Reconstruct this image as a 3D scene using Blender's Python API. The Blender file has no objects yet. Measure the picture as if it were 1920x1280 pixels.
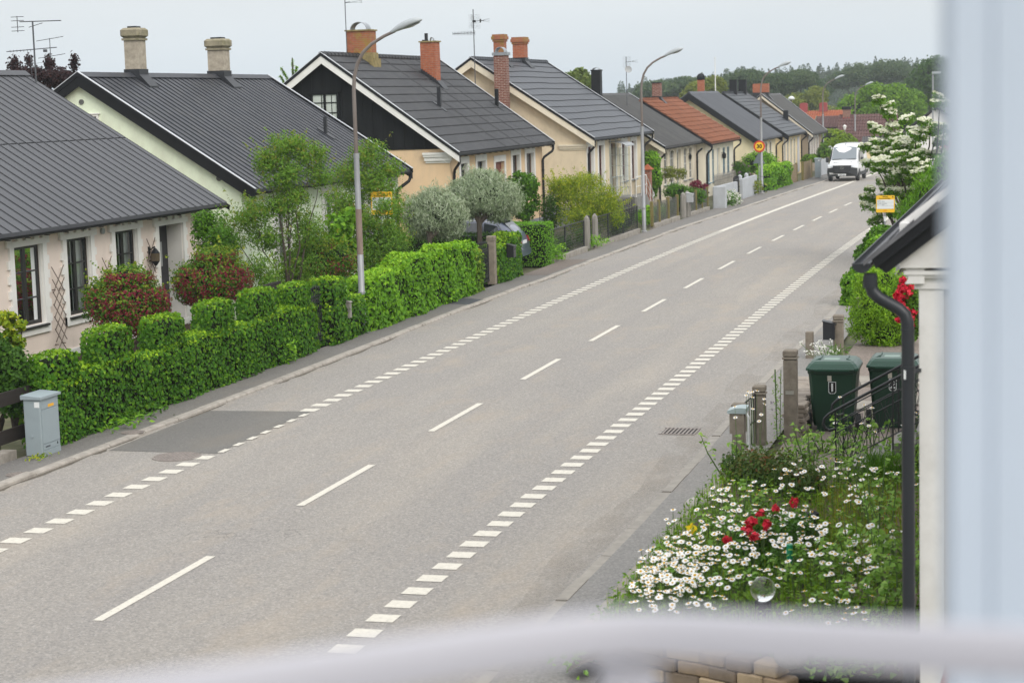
import bpy, math, random
import numpy as np
from mathutils import Vector, Matrix

SC = bpy.context.scene
COL = SC.collection
RND = random.Random(7)

# ------------------------------------------------------------------ terrain and street course
def gz(y):
    t = max(0.0, y - 60.0)
    z = -0.0060 * t * t / (t + 25.0)
    if y > 135: z -= 0.009 * min(y - 135.0, 70.0)
    return z

_CY = [-400, 0, 45, 70, 92, 110, 125, 140, 152, 165, 180, 200, 240, 400]
_CX = [0, 0, 0, .13, .45, .85, 1.2, 1.35, .9, -.3, -2.6, -7.5, -21, -80]
def cx(y):
    "sideways drift of the street"
    for i in range(len(_CY) - 1):
        if _CY[i] <= y <= _CY[i + 1]:
            t = (y - _CY[i]) / (_CY[i + 1] - _CY[i])
            def tan(k):
                k0, k1 = max(k - 1, 0), min(k + 1, len(_CY) - 1)
                return (_CX[k1] - _CX[k0]) / (_CY[k1] - _CY[k0])
            h = _CY[i + 1] - _CY[i]
            m0, m1 = tan(i) * h, tan(i + 1) * h
            return ((2*t**3 - 3*t**2 + 1) * _CX[i] + (t**3 - 2*t**2 + t) * m0 + (-2*t**3 + 3*t**2) * _CX[i + 1] + (t**3 - t**2) * m1)
    return 0.0
def kerb_wobble(y):
    return 0.12 * math.exp(-((y - 57) / 7.0) ** 2) + .05 * math.sin(y * .21)

# ------------------------------------------------------------------ mesh builder
WL = {}          # world location of every Empty / part, so parts can be written in world coordinates
class MB:
    def __init__(s): s.v, s.f, s.m, s.mi = [], [], [], 0
    def add(s, vs, fs):
        b = len(s.v); s.v += [tuple(p) for p in vs]
        for f in fs: s.f.append(tuple(b + i for i in f)); s.m.append(s.mi)
        return s
    def box(s, x0, x1, y0, y1, z0, z1):
        return s.add([(x0,y0,z0),(x1,y0,z0),(x1,y1,z0),(x0,y1,z0),(x0,y0,z1),(x1,y0,z1),(x1,y1,z1),(x0,y1,z1)],
              [(0,3,2,1),(4,5,6,7),(0,1,5,4),(1,2,6,5),(2,3,7,6),(3,0,4,7)])
    def cbox(s, c, d, rz=0, b=0.0):
        "box by centre and size, turned about z, optional chamfer b"
        hx, hy, hz = d[0]/2, d[1]/2, d[2]/2
        ca, sa = math.cos(rz), math.sin(rz)
        if b <= 0:
            P = [(x,y,z) for z in (-hz,hz) for x,y in ((-hx,-hy),(hx,-hy),(hx,hy),(-hx,hy))]
            F = [(0,3,2,1),(4,5,6,7),(0,1,5,4),(1,2,6,5),(2,3,7,6),(3,0,4,7)]
        else:
            P, F = [], []
            rings = [(-hz, b), (-hz + b, 0), (hz - b, 0), (hz, b)]
            for z, i in rings:
                x, y = hx - i, hy - i; e = b
                P += [(-x,-y+e,z),(-x+e,-y,z),(x-e,-y,z),(x,-y+e,z),(x,y-e,z),(x-e,y,z),(-x+e,y,z),(-x,y-e,z)]
            for r in range(3):
                for k in range(8): F.append((r*8+k, r*8+(k+1)%8, r*8+8+(k+1)%8, r*8+8+k))
            F.append(tuple(range(7,-1,-1))); F.append(tuple(range(24,32)))
        return s.add([(c[0]+x*ca-y*sa, c[1]+x*sa+y*ca, c[2]+z) for x,y,z in P], F)
    def tube(s, pts, r, n=8, cap=True):
        pts = [Vector(p) for p in pts]; N = len(pts)
        rs = r if isinstance(r, (list, tuple)) else [r] * N
        up = Vector((0,0,1)); vs = []
        prev = None
        for i, p in enumerate(pts):
            d = (pts[min(i+1,N-1)] - pts[max(i-1,0)]).normalized()
            if prev is None:
                a = d.cross(up if abs(d.z) < .95 else Vector((1,0,0))).normalized()
            else:
                a = (prev - d * prev.dot(d)).normalized()
            prev = a; b = d.cross(a)
            for k in range(n):
                t = 2*math.pi*k/n
                vs.append(p + (a*math.cos(t) + b*math.sin(t)) * rs[i])
        fs = [(i*n+k, i*n+(k+1)%n, (i+1)*n+(k+1)%n, (i+1)*n+k) for i in range(N-1) for k in range(n)]
        if cap: fs += [tuple(range(n-1,-1,-1)), tuple(range((N-1)*n, N*n))]
        return s.add(vs, fs)
    def bar(s, p, q, w, h=None):
        "rectangular bar from p to q; w sideways, h upwards"
        h = h or w; p, q = Vector(p), Vector(q); d = (q-p).normalized()
        a = d.cross(Vector((0,0,1)) if abs(d.z) < .98 else Vector((0,1,0))).normalized(); b = a.cross(d)
        vs = [e + a*sx*w/2 + b*sy*h/2 for e in (p,q) for sx,sy in ((-1,-1),(1,-1),(1,1),(-1,1))]
        return s.add(vs, [(0,1,2,3),(7,6,5,4),(0,4,5,1),(1,5,6,2),(2,6,7,3),(3,7,4,0)])
    def lathe(s, c, prof, n=16, sx=1, sy=1):
        vs = [(c[0]+r*math.cos(2*math.pi*k/n)*sx, c[1]+r*math.sin(2*math.pi*k/n)*sy, c[2]+z) for r,z in prof for k in range(n)]
        N = len(prof)
        fs = [(i*n+k, i*n+(k+1)%n, (i+1)*n+(k+1)%n, (i+1)*n+k) for i in range(N-1) for k in range(n)]
        fs += [tuple(range(n-1,-1,-1)), tuple(range((N-1)*n, N*n))]
        return s.add(vs, fs)
    def prism(s, poly, off):
        "closed solid: polygon (3D points) pushed along off"
        n = len(poly); o = Vector(off)
        vs = [Vector(p) for p in poly] + [Vector(p) + o for p in poly]
        fs = [tuple(range(n-1,-1,-1)), tuple(range(n, 2*n))] + [(i,(i+1)%n,n+(i+1)%n,n+i) for i in range(n)]
        return s.add(vs, fs)
    def grid(s, fn, nu, nv):
        vs = [fn(i/nu, j/nv) for i in range(nu+1) for j in range(nv+1)]
        return s.add(vs, [(i*(nv+1)+j, (i+1)*(nv+1)+j, (i+1)*(nv+1)+j+1, i*(nv+1)+j+1) for i in range(nu) for j in range(nv)])
    def blob(s, c, r, seed=0, amp=.18, nu=14, nv=9, flat=0):
        "boulder-like lump"
        rg = random.Random(seed); ph = [rg.uniform(0,6.28) for _ in range(6)]
        vs = []
        for j in range(nv+1):
            th = math.pi*j/nv
            for i in range(nu):
                a = 2*math.pi*i/nu
                k = 1 + amp*(math.sin(2*a+ph[0])*.4*math.sin(th) + math.sin(3*a+2*th+ph[1])*.3*math.sin(th) + math.sin(3*th+ph[2])*.4)
                z = math.cos(th)*r[2]*k
                vs.append((c[0]+math.sin(th)*math.cos(a)*r[0]*k, c[1]+math.sin(th)*math.sin(a)*r[1]*k, c[2]+max(z,-r[2]*(1-flat))))
        fs = [(j*nu+i, (j+1)*nu+i, (j+1)*nu+(i+1)%nu, j*nu+(i+1)%nu) for j in range(nv) for i in range(nu)]
        return s.add(vs, fs)
    def build(s, name, mats, parent=None, smooth=False, world=True):
        if not isinstance(mats, (list, tuple)): mats = [mats]
        off = WL.get(parent.name, Vector()) if parent and world else Vector()
        me = bpy.data.meshes.new(name)
        me.from_pydata([(v[0]-off.x, v[1]-off.y, v[2]-off.z) for v in s.v], [], s.f)
        for m in mats: me.materials.append(m)
        if len(mats) > 1: me.polygons.foreach_set('material_index', s.m)
        if smooth: me.polygons.foreach_set('use_smooth', [True]*len(me.polygons))
        me.validate()
        fix_normals(me)
        o = bpy.data.objects.new(name, me); COL.objects.link(o)
        if parent: o.parent = parent
        WL[o.name] = off.copy()
        return o
def fix_normals(me):
    import bmesh
    bm = bmesh.new(); bm.from_mesh(me)
    bmesh.ops.recalc_face_normals(bm, faces=bm.faces)
    bm.to_mesh(me); bm.free()

def tag(o, label, cat, group=None, kind=None):
    if kind: o['kind'] = kind
    if label: o['label'] = label
    if cat: o['category'] = cat
    if group: o['group'] = group
    return o
def thing(name, label, cat, loc=(0,0,0), group=None, rz=0):
    o = bpy.data.objects.new(name, None); COL.objects.link(o)
    o.location = loc; o.rotation_euler = (0,0,rz); o.empty_display_size = .2
    WL[o.name] = Vector(loc)
    return tag(o, label, cat, group)
def lone(o, label, cat, group=None):
    return tag(o, label, cat, group)
def structure(o): o['kind'] = 'structure'; return o
def smooth_by_angle(o, deg=40):
    me = o.data; me.polygons.foreach_set('use_smooth', [True]*len(me.polygons))
    try:
        me.set_sharp_from_angle(angle=math.radians(deg))
    except Exception: pass
    return o
def copy_thing(root, loc, label=None, group=None, rz=None, scale=None):
    def rec(o, par):
        c = o.copy(); COL.objects.link(c)
        if par: c.parent = par
        for ch in [x for x in bpy.data.objects if x.parent == o]: rec(ch, c)
        return c
    kids = list(root.children)
    r = root.copy(); COL.objects.link(r); r.location = loc
    for k in kids:
        c = k.copy(); COL.objects.link(c); c.parent = r
        for g in k.children:
            d = g.copy(); COL.objects.link(d); d.parent = c
    if label: r['label'] = label
    if group: r['group'] = group
    if rz is not None: r.rotation_euler = (0,0,rz)
    if scale: r.scale = scale
    WL[r.name] = Vector(loc)
    return r

def text_mesh(name, body, size, mat, loc, rot, parent, depth=.002, align='CENTER', bold=0.0):
    cu = bpy.data.curves.new(name, 'FONT'); cu.body = body; cu.size = size
    cu.align_x = align; cu.align_y = 'CENTER'; cu.extrude = depth; cu.offset = bold; cu.resolution_u = 3
    t = bpy.data.objects.new(name, cu); COL.objects.link(t)
    dg = bpy.context.evaluated_depsgraph_get()
    me = bpy.data.meshes.new_from_object(t.evaluated_get(dg))
    bpy.data.objects.remove(t); bpy.data.curves.remove(cu)
    me.materials.clear(); me.materials.append(mat)
    o = bpy.data.objects.new(name, me); COL.objects.link(o)
    off = WL.get(parent.name, Vector()) if parent else Vector()
    o.parent = parent; o.location = Vector(loc) - off; o.rotation_euler = rot
    WL[o.name] = Vector(loc)
    return o

# ------------------------------------------------------------------ leaves (many small folded faces in one mesh)
def unit(a):
    n = np.linalg.norm(a, axis=1, keepdims=True); n[n == 0] = 1
    return a / n
def leaf_mesh(name, P, N, L, W, mats, rng, parent=None, fold=.25, droop=0.0, tint=None, upw=None, world=True, slot=None, shape='leaf'):
    """P points, N facing direction of each leaf, L,W sizes. Two folded quads per leaf."""
    n = len(P)
    N = unit(N)
    r = unit(rng.normal(size=(n,3)))
    if upw is not None: r = unit(r*(1-abs(upw)) + np.array([0,0,upw]))
    D = unit(r - N*np.sum(r*N,axis=1,keepdims=True))          # along the leaf
    if droop: D = unit(D + np.array([0,0,-droop]))
    S = np.cross(N, D)
    L = np.broadcast_to(np.asarray(L,float).reshape(-1,1),(n,1)); W = np.broadcast_to(np.asarray(W,float).reshape(-1,1),(n,1))
    base = P - D*L*.5; tip = P + D*L*.5
    if shape == 'leaf':
        a = P - D*L*.12 + S*W*.5 + N*W*fold; b = P - D*L*.12 - S*W*.5 + N*W*fold
        V = np.stack([base, a, tip, b], 1).reshape(-1,3)
        F = np.arange(n*4).reshape(n,4)
        F = np.stack([F[:,[0,1,2]],F[:,[0,2,3]]],1).reshape(-1,3)
        k = 4
    else:                                                        # ivy: five-cornered
        a = P - D*L*.28 + S*W*.5; b = P - D*L*.28 - S*W*.5
        c = P + D*L*.12 + S*W*.32 + N*W*fold*.6; d = P + D*L*.12 - S*W*.32 + N*W*fold*.6
        base = P - D*L*.38 + N*W*-fold*.4
        V = np.stack([base, a, c, tip, d, b], 1).reshape(-1,3)
        F = np.arange(n*6).reshape(n,6)
        F = np.stack([F[:,[0,1,2]],F[:,[0,2,3]],F[:,[0,3,4]],F[:,[0,4,5]]],1).reshape(-1,3)
        k = 6
    off = WL.get(parent.name, Vector()) if parent and world else Vector()
    V = V - np.array(off)
    me = bpy.data.meshes.new(name)
    me.vertices.add(len(V)); me.vertices.foreach_set('co', V.astype(np.float32).ravel())
    me.loops.add(F.size); me.loops.foreach_set('vertex_index', F.astype(np.int32).ravel())
    me.polygons.add(len(F)); me.polygons.foreach_set('loop_start', np.arange(0,F.size,3,dtype=np.int32))
    if tint is None: tint = rng.random(n)
    at = me.attributes.new('tint','FLOAT','POINT'); at.data.foreach_set('value', np.repeat(tint,k).astype(np.float32))
    if not isinstance(mats,(list,tuple)): mats=[mats]
    for m in mats: me.materials.append(m)
    if slot is not None: me.polygons.foreach_set('material_index', np.repeat(slot, len(F)//n).astype(np.int32))
    me.update(calc_edges=True)
    o = bpy.data.objects.new(name, me); COL.objects.link(o)
    if parent: o.parent = parent
    WL[o.name] = off.copy()
    return o
CLUMP = {'v': None}
def crown_points(rng, blobs, n, lo=.55, clump=.0, nc=60):
    """points spread through ellipsoids (cx,cy,cz,rx,ry,rz), gathered into clumps; returns points and outward directions"""
    vol = np.array([b[3]*b[4]+b[3]*b[5]+b[4]*b[5] for b in blobs]); pick = rng.choice(len(blobs), n, p=vol/vol.sum())
    B = np.array(blobs)[pick]
    d = unit(rng.normal(size=(n,3)))
    if clump:
        cd = [unit(rng.normal(size=(nc,3))) for _ in blobs]; cr = [rng.uniform(.8,1.12,nc) for _ in blobs]
        j = rng.integers(0,nc,n)
        cn=[rng.random(nc) for _ in blobs]; CLUMP['v']=np.array([cn[p][q] for p,q in zip(pick,j)])
        cdv = np.array([cd[p][q] for p,q in zip(pick,j)]); crv = np.array([cr[p][q] for p,q in zip(pick,j)])
        d2 = unit(cdv + d*clump)
        r = (lo + (1-lo)*rng.random(n)**.6) * crv
        return B[:,:3] + d2*r[:,None]*B[:,3:], d2
    r = lo + (1-lo)*rng.random(n)**.6
    return B[:,:3] + d*r[:,None]*B[:,3:], d

# ------------------------------------------------------------------ materials
def newmat(name):
    m = bpy.data.materials.new(name); m.use_nodes = True
    nt = m.node_tree; nt.nodes.clear()
    out = nt.nodes.new('ShaderNodeOutputMaterial'); b = nt.nodes.new('ShaderNodeBsdfPrincipled')
    nt.links.new(b.outputs[0], out.inputs[0])
    return m, nt, b, out
def nd(nt, t, **kw):
    n = nt.nodes.new(t)
    for k, v in kw.items():
        if k.startswith('i_'): n.inputs[int(k[2:])].default_value = v
        else: setattr(n, k, v)
    return n
def noise(nt, vec, scale, detail=4, rough=.55):
    n = nd(nt,'ShaderNodeTexNoise'); n.inputs['Scale'].default_value = scale; n.inputs['Detail'].default_value = detail; n.inputs['Roughness'].default_value = rough
    if vec is not None: nt.links.new(vec, n.inputs['Vector'])
    return n.outputs[0]
def ramp(nt, fac, stops):
    r = nd(nt,'ShaderNodeValToRGB'); e = r.color_ramp.elements
    while len(e) > 1: e.remove(e[-1])
    e[0].position, e[0].color = stops[0][0], (*stops[0][1],1)
    for p, c in stops[1:]:
        q = e.new(p); q.color = (*c,1)
    nt.links.new(fac, r.inputs[0]); return r.outputs[0]
def mixc(nt, fac, a, b, mode='MIX'):
    m = nd(nt,'ShaderNodeMix',data_type='RGBA',blend_type=mode)
    for s, x in ((0,fac),(6,a),(7,b)):
        if isinstance(x,(int,float)): m.inputs[s].default_value = x
        elif isinstance(x,tuple): m.inputs[s].default_value = (*x,1) if len(x)==3 else x
        else: nt.links.new(x, m.inputs[s])
    return m.outputs[2]
def objco(nt, scale=None):
    t = nd(nt,'ShaderNodeTexCoord')
    if scale is None: return t.outputs['Object']
    m = nd(nt,'ShaderNodeMapping'); m.inputs['Scale'].default_value = scale; nt.links.new(t.outputs['Object'], m.inputs['Vector']); return m.outputs[0]
def bump(nt, b, h, strength, dist=.01):
    n = nd(nt,'ShaderNodeBump'); n.inputs['Strength'].default_value = strength; n.inputs['Distance'].default_value = dist
    nt.links.new(h, n.inputs['Height']); nt.links.new(n.outputs[0], b.inputs['Normal'])
def mat(name, col, rough=.7, spec=.4, metal=0, var=.12, sc=2.0, bmp=0, bsc=60, dirt=None, dsc=1.2, damt=.5, coat=0, stretch=None):
    m, nt, b, out = newmat(name)
    v = objco(nt, stretch)
    c1 = tuple(max(0,c*(1-var)) for c in col); c2 = tuple(min(1,c*(1+var)) for c in col)
    c = ramp(nt, noise(nt, v, sc, 6, .6), [(.3,c1),(.7,c2)])
    if dirt:
        f = ramp(nt, noise(nt, v, dsc, 8, .7), [(.48,(0,0,0)),(.72,(damt,)*3)])
        c = mixc(nt, f, c, dirt)
    nt.links.new(c, b.inputs['Base Color'])
    b.inputs['Roughness'].default_value = rough; b.inputs['Specular IOR Level'].default_value = spec; b.inputs['Metallic'].default_value = metal
    if coat: b.inputs['Coat Weight'].default_value = coat
    if bmp: bump(nt, b, noise(nt, v, bsc, 5, .6), bmp)
    return m
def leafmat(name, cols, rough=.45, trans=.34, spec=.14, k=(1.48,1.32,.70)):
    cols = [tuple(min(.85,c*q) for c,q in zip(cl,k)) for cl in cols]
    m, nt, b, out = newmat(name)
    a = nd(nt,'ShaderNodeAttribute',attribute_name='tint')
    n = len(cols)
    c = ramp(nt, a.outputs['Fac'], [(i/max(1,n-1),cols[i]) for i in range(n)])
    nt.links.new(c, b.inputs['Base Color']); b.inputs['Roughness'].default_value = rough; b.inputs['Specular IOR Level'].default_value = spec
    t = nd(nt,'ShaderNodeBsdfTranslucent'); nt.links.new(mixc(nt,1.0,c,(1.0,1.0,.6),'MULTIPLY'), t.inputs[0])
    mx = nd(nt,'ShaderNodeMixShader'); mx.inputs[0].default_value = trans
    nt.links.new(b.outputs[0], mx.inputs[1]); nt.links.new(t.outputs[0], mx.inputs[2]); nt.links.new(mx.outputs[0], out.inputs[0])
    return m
def brickmat(name, c1, c2, mortar, bw=.25, rh=.075, ms=.012, lichen=None, lsc=2.5, bw_off=.5):
    m, nt, b, out = newmat(name)
    t = nd(nt,'ShaderNodeTexCoord'); s = nd(nt,'ShaderNodeSeparateXYZ'); nt.links.new(t.outputs['Object'], s.inputs[0])
    ad = nd(nt,'ShaderNodeMath',operation='ADD'); nt.links.new(s.outputs[0],ad.inputs[0]); nt.links.new(s.outputs[1],ad.inputs[1])
    cb = nd(nt,'ShaderNodeCombineXYZ'); nt.links.new(ad.outputs[0],cb.inputs[0]); nt.links.new(s.outputs[2],cb.inputs[1])
    k = nd(nt,'ShaderNodeTexBrick'); nt.links.new(cb.outputs[0],k.inputs['Vector'])
    k.inputs['Scale'].default_value = 1; k.inputs['Brick Width'].default_value = bw; k.inputs['Row Height'].default_value = rh; k.inputs['Mortar Size'].default_value = ms
    k.inputs['Color1'].default_value=(*c1,1); k.inputs['Color2'].default_value=(*c2,1); k.inputs['Mortar'].default_value=(*mortar,1); k.inputs['Bias'].default_value=-.1
    c = mixc(nt, ramp(nt, noise(nt,t.outputs['Object'],9,5), [(.35,(0,0,0)),(.75,(.5,.5,.5))]), k.outputs[0], tuple(x*.5 for x in c1))
    if lichen: c = mixc(nt, ramp(nt, noise(nt,t.outputs['Object'],lsc,8,.7), [(.47,(0,0,0)),(.62,(.85,.85,.85))]), c, lichen)
    nt.links.new(c, b.inputs['Base Color']); b.inputs['Roughness'].default_value = .85
    bump(nt, b, k.outputs[1], -.4, .01)
    return m
def plain(name, col, rough=.5, spec=.5, metal=0, emit=0):
    m, nt, b, out = newmat(name)
    b.inputs['Base Color'].default_value = (*col,1); b.inputs['Roughness'].default_value = rough
    b.inputs['Specular IOR Level'].default_value = spec; b.inputs['Metallic'].default_value = metal
    return m
def glassmat(name, tintc=(.75,.8,.8), gloss=.25, clear=True):
    "window pane: mirror of the sky over a see-through sheet"
    m, nt, b, out = newmat(name)
    g = nd(nt,'ShaderNodeBsdfGlossy'); g.inputs['Roughness'].default_value = .03; g.inputs['Color'].default_value=(.9,.95,1,1)
    t = nd(nt,'ShaderNodeBsdfTransparent'); t.inputs[0].default_value=(*tintc,1)
    lw = nd(nt,'ShaderNodeFresnel'); lw.inputs[0].default_value = 1.5
    ad = nd(nt,'ShaderNodeMath',operation='ADD'); ad.inputs[1].default_value = gloss*.35; nt.links.new(lw.outputs[0],ad.inputs[0])
    mx = nd(nt,'ShaderNodeMixShader'); nt.links.new(ad.outputs[0],mx.inputs[0]); nt.links.new(t.outputs[0],mx.inputs[1]); nt.links.new(g.outputs[0],mx.inputs[2])
    nt.links.new(mx.outputs[0], out.inputs[0])
    return m
def render_wall(name, col, var=.06, dirt=(.35,.3,.25), damt=.25):
    return mat(name, col, rough=.9, spec=.2, var=var, sc=1.3, bmp=.25, bsc=90, dirt=dirt, dsc=1.1, damt=damt*1.25, stretch=(1,1,.45))
# ------------------------------------------------------------------ ground, road, pavements, markings
def asphalt(name, base, warm, seam=True, grain=1.0, lanes=True):
    m, nt, b, out = newmat(name)
    v = objco(nt)
    big = noise(nt, objco(nt,(.55,.06,1)), 1.0, 5, .6)                  # long worn tracks along the street
    c = ramp(nt, big, [(.3,tuple(x*f for x,f in zip(base,(.84,.86,.91)))),(.52,base),(.68,warm)])
    mid = noise(nt, v, .9, 8, .7)
    c = mixc(nt, ramp(nt, mid, [(.42,(0,0,0)),(.75,(.28,)*3)]), c, tuple(x*.72 for x in base))
    if lanes:                                                              # two lanes of tyre wear each way
        s = nd(nt,'ShaderNodeSeparateXYZ'); nt.links.new(v, s.inputs[0])
        w = nd(nt,'ShaderNodeMath',operation='SINE'); mu = nd(nt,'ShaderNodeMath',operation='MULTIPLY_ADD'); mu.inputs[1].default_value = 2*math.pi/1.62; mu.inputs[2].default_value = 2.2
        nt.links.new(s.outputs[0],mu.inputs[0]); nt.links.new(mu.outputs[0],w.inputs[0])
        c = mixc(nt, ramp(nt,w.outputs[0],[(.35,(0,0,0)),(1,(.30,)*3)]), c, tuple(x*.8 for x in (base[0]*.95,base[1]*.97,base[2]*1.04)))
    sp = nd(nt,'ShaderNodeTexVoronoi'); sp.inputs['Scale'].default_value = 48; nt.links.new(v, sp.inputs['Vector'])
    sr = nd(nt,'ShaderNodeSeparateColor'); nt.links.new(sp.outputs['Color'], sr.inputs[0])
    c = mixc(nt, .32*grain, c, ramp(nt, sr.outputs[0], [(0,tuple(x*.3 for x in base)),(.35,tuple(x*.8 for x in base)),(.75,warm),(1,tuple(min(1,x*2.3) for x in base))]))
    c = mixc(nt, ramp(nt, noise(nt, objco(nt,(1.1,.35,1)), 1.0, 6, .65), [(.52,(0,0,0)),(.72,(.5,.5,.5))]), c, tuple(x*f for x,f in zip(warm,(1.06,.97,.86))))
    fine = noise(nt, v, 16, 4, .75)
    c = mixc(nt, ramp(nt,fine,[(.4,(0,0,0)),(.65,(.35*grain,)*3)]), c, tuple(min(1,x*1.35) for x in warm))
    if seam:                                                               # hairline cracks
        vo = nd(nt,'ShaderNodeTexVoronoi',feature='DISTANCE_TO_EDGE'); vo.inputs['Scale'].default_value = 2.6
        wv = nd(nt,'ShaderNodeMix',data_type='RGBA'); wv.inputs[0].default_value=.28
        nz = nd(nt,'ShaderNodeTexNoise'); nz.inputs['Scale'].default_value=2.2; nt.links.new(v,nz.inputs['Vector'])
        nt.links.new(v,wv.inputs[6]); nt.links.new(nz.outputs['Color'],wv.inputs[7]); nt.links.new(wv.outputs[2],vo.inputs['Vector'])
        crack = ramp(nt, vo.outputs[0], [(0,(1,1,1)),(.012,(0,0,0))])
        gate = ramp(nt, noise(nt,v,.16,3), [(.53,(0,0,0)),(.66,(.6,)*3)])
        c = mixc(nt, mixc(nt,1.0,crack,gate,'MULTIPLY'), c, tuple(x*.35 for x in base))
    nt.links.new(c, b.inputs['Base Color']); b.inputs['Roughness'].default_value = .85; b.inputs['Specular IOR Level'].default_value = .25
    bump(nt, b, fine, .25, .006)
    return m
M_ROAD = asphalt('worn_asphalt', (.236,.222,.205), (.30,.27,.232))
M_PATCH = asphalt('patch_asphalt', (.132,.126,.116), (.155,.147,.133), seam=False, grain=.7, lanes=False)
M_PAVE = asphalt('pavement_asphalt', (.145,.138,.128), (.175,.164,.15), seam=False, grain=.8, lanes=False)
M_PAVE2 = asphalt('pavement_asphalt_pale', (.20,.192,.18), (.23,.216,.198), seam=False, grain=.9, lanes=False)
M_KERB = mat('granite_kerb', (.33,.30,.262), rough=.85, var=.2, sc=6, bmp=.5, bsc=50, dirt=(.12,.10,.08), dsc=1.8, damt=.55)
M_GUTTER = mat('gutter_dirt', (.10,.085,.065), rough=.95, var=.35, sc=9, bmp=.5, bsc=40)
def paintmat():
    m, nt, b, out = newmat('road_paint')
    v = objco(nt)
    w = ramp(nt, noise(nt, v, 14, 8, .75), [(.32,(.27,.255,.23)),(.42,(.52,.49,.42)),(.7,(.63,.59,.51))])
    nt.links.new(w, b.inputs['Base Color']); b.inputs['Roughness'].default_value=.7
    return m
M_PAINT = paintmat()
M_SOIL = mat('garden_ground', (.09,.095,.045), rough=.95, var=.5, sc=1.8, bmp=.6, bsc=25, dirt=(.16,.13,.09), dsc=.6, damt=.7)

YS = [-60 + 2*i for i in range(70)] + [80 + 3*i for i in range(54)]
def strip(mb, fx0, fx1, ys, dz, n=2):
    vs, fs = [], []
    for y in ys:
        a, c = fx0(y), fx1(y)
        for k in range(n+1): vs.append((a+(c-a)*k/n, y, gz(y)+dz))
    w = n+1
    for i in range(len(ys)-1):
        for k in range(n): fs.append((i*w+k, i*w+k+1, (i+1)*w+k+1, (i+1)*w+k))
    mb.add(vs, fs)
XKL = lambda y: -14.86 + cx(y) + kerb_wobble(y)
XKR = lambda y: -5.16 + cx(y)*.9 + .05*math.sin(y*.3)
XPI = lambda y: -15.85 + cx(y)*.35 if y < 120 else -15.85 + cx(120)*.35 + (cx(y)-cx(120))
# great ground sheet
g = MB()
gx = [-3000,-1200,-500,-200,-100,-60,-40,-30,-24,-19,-16,-12,-8,-5,-2,2,8,20,45,100,250,700,3000]
gy = [-400,-150,-60,-20,0,10,20,30,40,50,60,70,80,90,100,110,120,130,140,150,160,175,190,205,230,270,340,450,650,1000,1800,4000]
vs = [(x,y,gz(y)-.06) for y in gy for x in gx]; w = len(gx)
g.add(vs, [(j*w+i, j*w+i+1, (j+1)*w+i+1, (j+1)*w+i) for j in range(len(gy)-1) for i in range(w-1)])
structure(g.build('ground', M_SOIL))
r = MB(); strip(r, lambda y: XKL(y)-.05, lambda y: XKR(y)+.16, YS, 0, 6); structure(r.build('road', M_ROAD))
p = MB(); strip(p, XPI, lambda y: XKL(y)-.15, YS, .045, 2)
structure(p.build('pavement', M_PAVE))
# right-hand pavement, low
XPR = lambda y: -4.30 + cx(y)*.9 + (.0 if y < 36 else -.15)
p = MB(); strip(p, lambda y: XKR(y)+.16, lambda y: XPR(y)+.25, YS, .012, 2)
structure(p.build('pavement', M_PAVE2))
# kerb stones: slightly uneven lengths of granite, each with its own chamfer and a gap between
def kerb(fx, ysa, yse, h, w, side, seed):
    rg = random.Random(seed); mb = MB(); y = ysa
    while y < yse:
        L = rg.uniform(.95,1.5); y1 = y + L - .018
        dx = rg.uniform(-.012,.012); dz = rg.uniform(-.01,.008)
        a0, a1 = fx(y)+dx, fx(y1)+dx; z0, z1 = gz(y), gz(y1)
        s = side
        P = []
        for (a,yy,z) in ((a0,y,z0),(a1,y1,z1)):
            P += [(a,yy,z-.08),(a+.015*s,yy,z+h-.025+dz),(a+.035*s,yy,z+h+dz),(a+w*s,yy,z+h+dz),(a+w*s,yy,z-.08)]
        mb.add(P, [(0,1,6,5),(1,2,7,6),(2,3,8,7),(3,4,9,8),(0,4,3,2,1),(5,6,7,8,9)])
        y += L
    return mb
structure(kerb(XKL, -20, 235, .055, .17, -1, 3).build('kerb', M_KERB))
structure(kerb(XKR, -20, 200, .016, .17, 1, 4).build('kerb', mat('pale_flat_kerb', (.285,.262,.228), rough=.88, var=.16, sc=5, bmp=.4, bsc=50, dirt=(.22,.2,.18), dsc=1.5, damt=.5)))
# dirt in the gutter against the kerb
gt = MB(); rg = random.Random(5)
y = 10
while y < 120:
    L = rg.uniform(.5,2.6); wd = rg.uniform(.03,.10)
    if rg.random() < .55:
        n = 6; top = [(XKL(y+L*k/n)+.0, y+L*k/n, gz(y)+.004) for k in range(n+1)]
        bot = [(XKL(y+L*k/n)+.01+wd*math.sin(math.pi*k/n)*rg.uniform(.6,1.2), y+L*k/n, gz(y)+.004) for k in range(n,-1,-1)]
        gt.add(top+bot, [tuple(range(len(top+bot)))])
    y += L
structure(gt.build('gutter_dirt', M_GUTTER))
# wind-blown sand along the right-hand edge of the road
sm_,nt,b,out=newmat('edge_sand'); v=objco(nt,(1,.5,1)); b.inputs['Base Color'].default_value=(.33,.295,.25,1); b.inputs['Roughness'].default_value=.95
tr=nd(nt,'ShaderNodeBsdfTransparent'); mxs=nd(nt,'ShaderNodeMixShader'); nt.links.new(ramp(nt,noise(nt,v,1.6,8,.7),[(.42,(0,0,0)),(.72,(.4,)*3)]),mxs.inputs[0]); nt.links.new(tr.outputs[0],mxs.inputs[1]); nt.links.new(b.outputs[0],mxs.inputs[2]); nt.links.new(mxs.outputs[0],out.inputs[0])
p=MB(); strip(p, lambda y: XKR(y)-.45-.12*math.sin(y*.9), lambda y: XKR(y)-.005, YS, .004, 1); structure(p.build('edge_sand', sm_))
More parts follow.
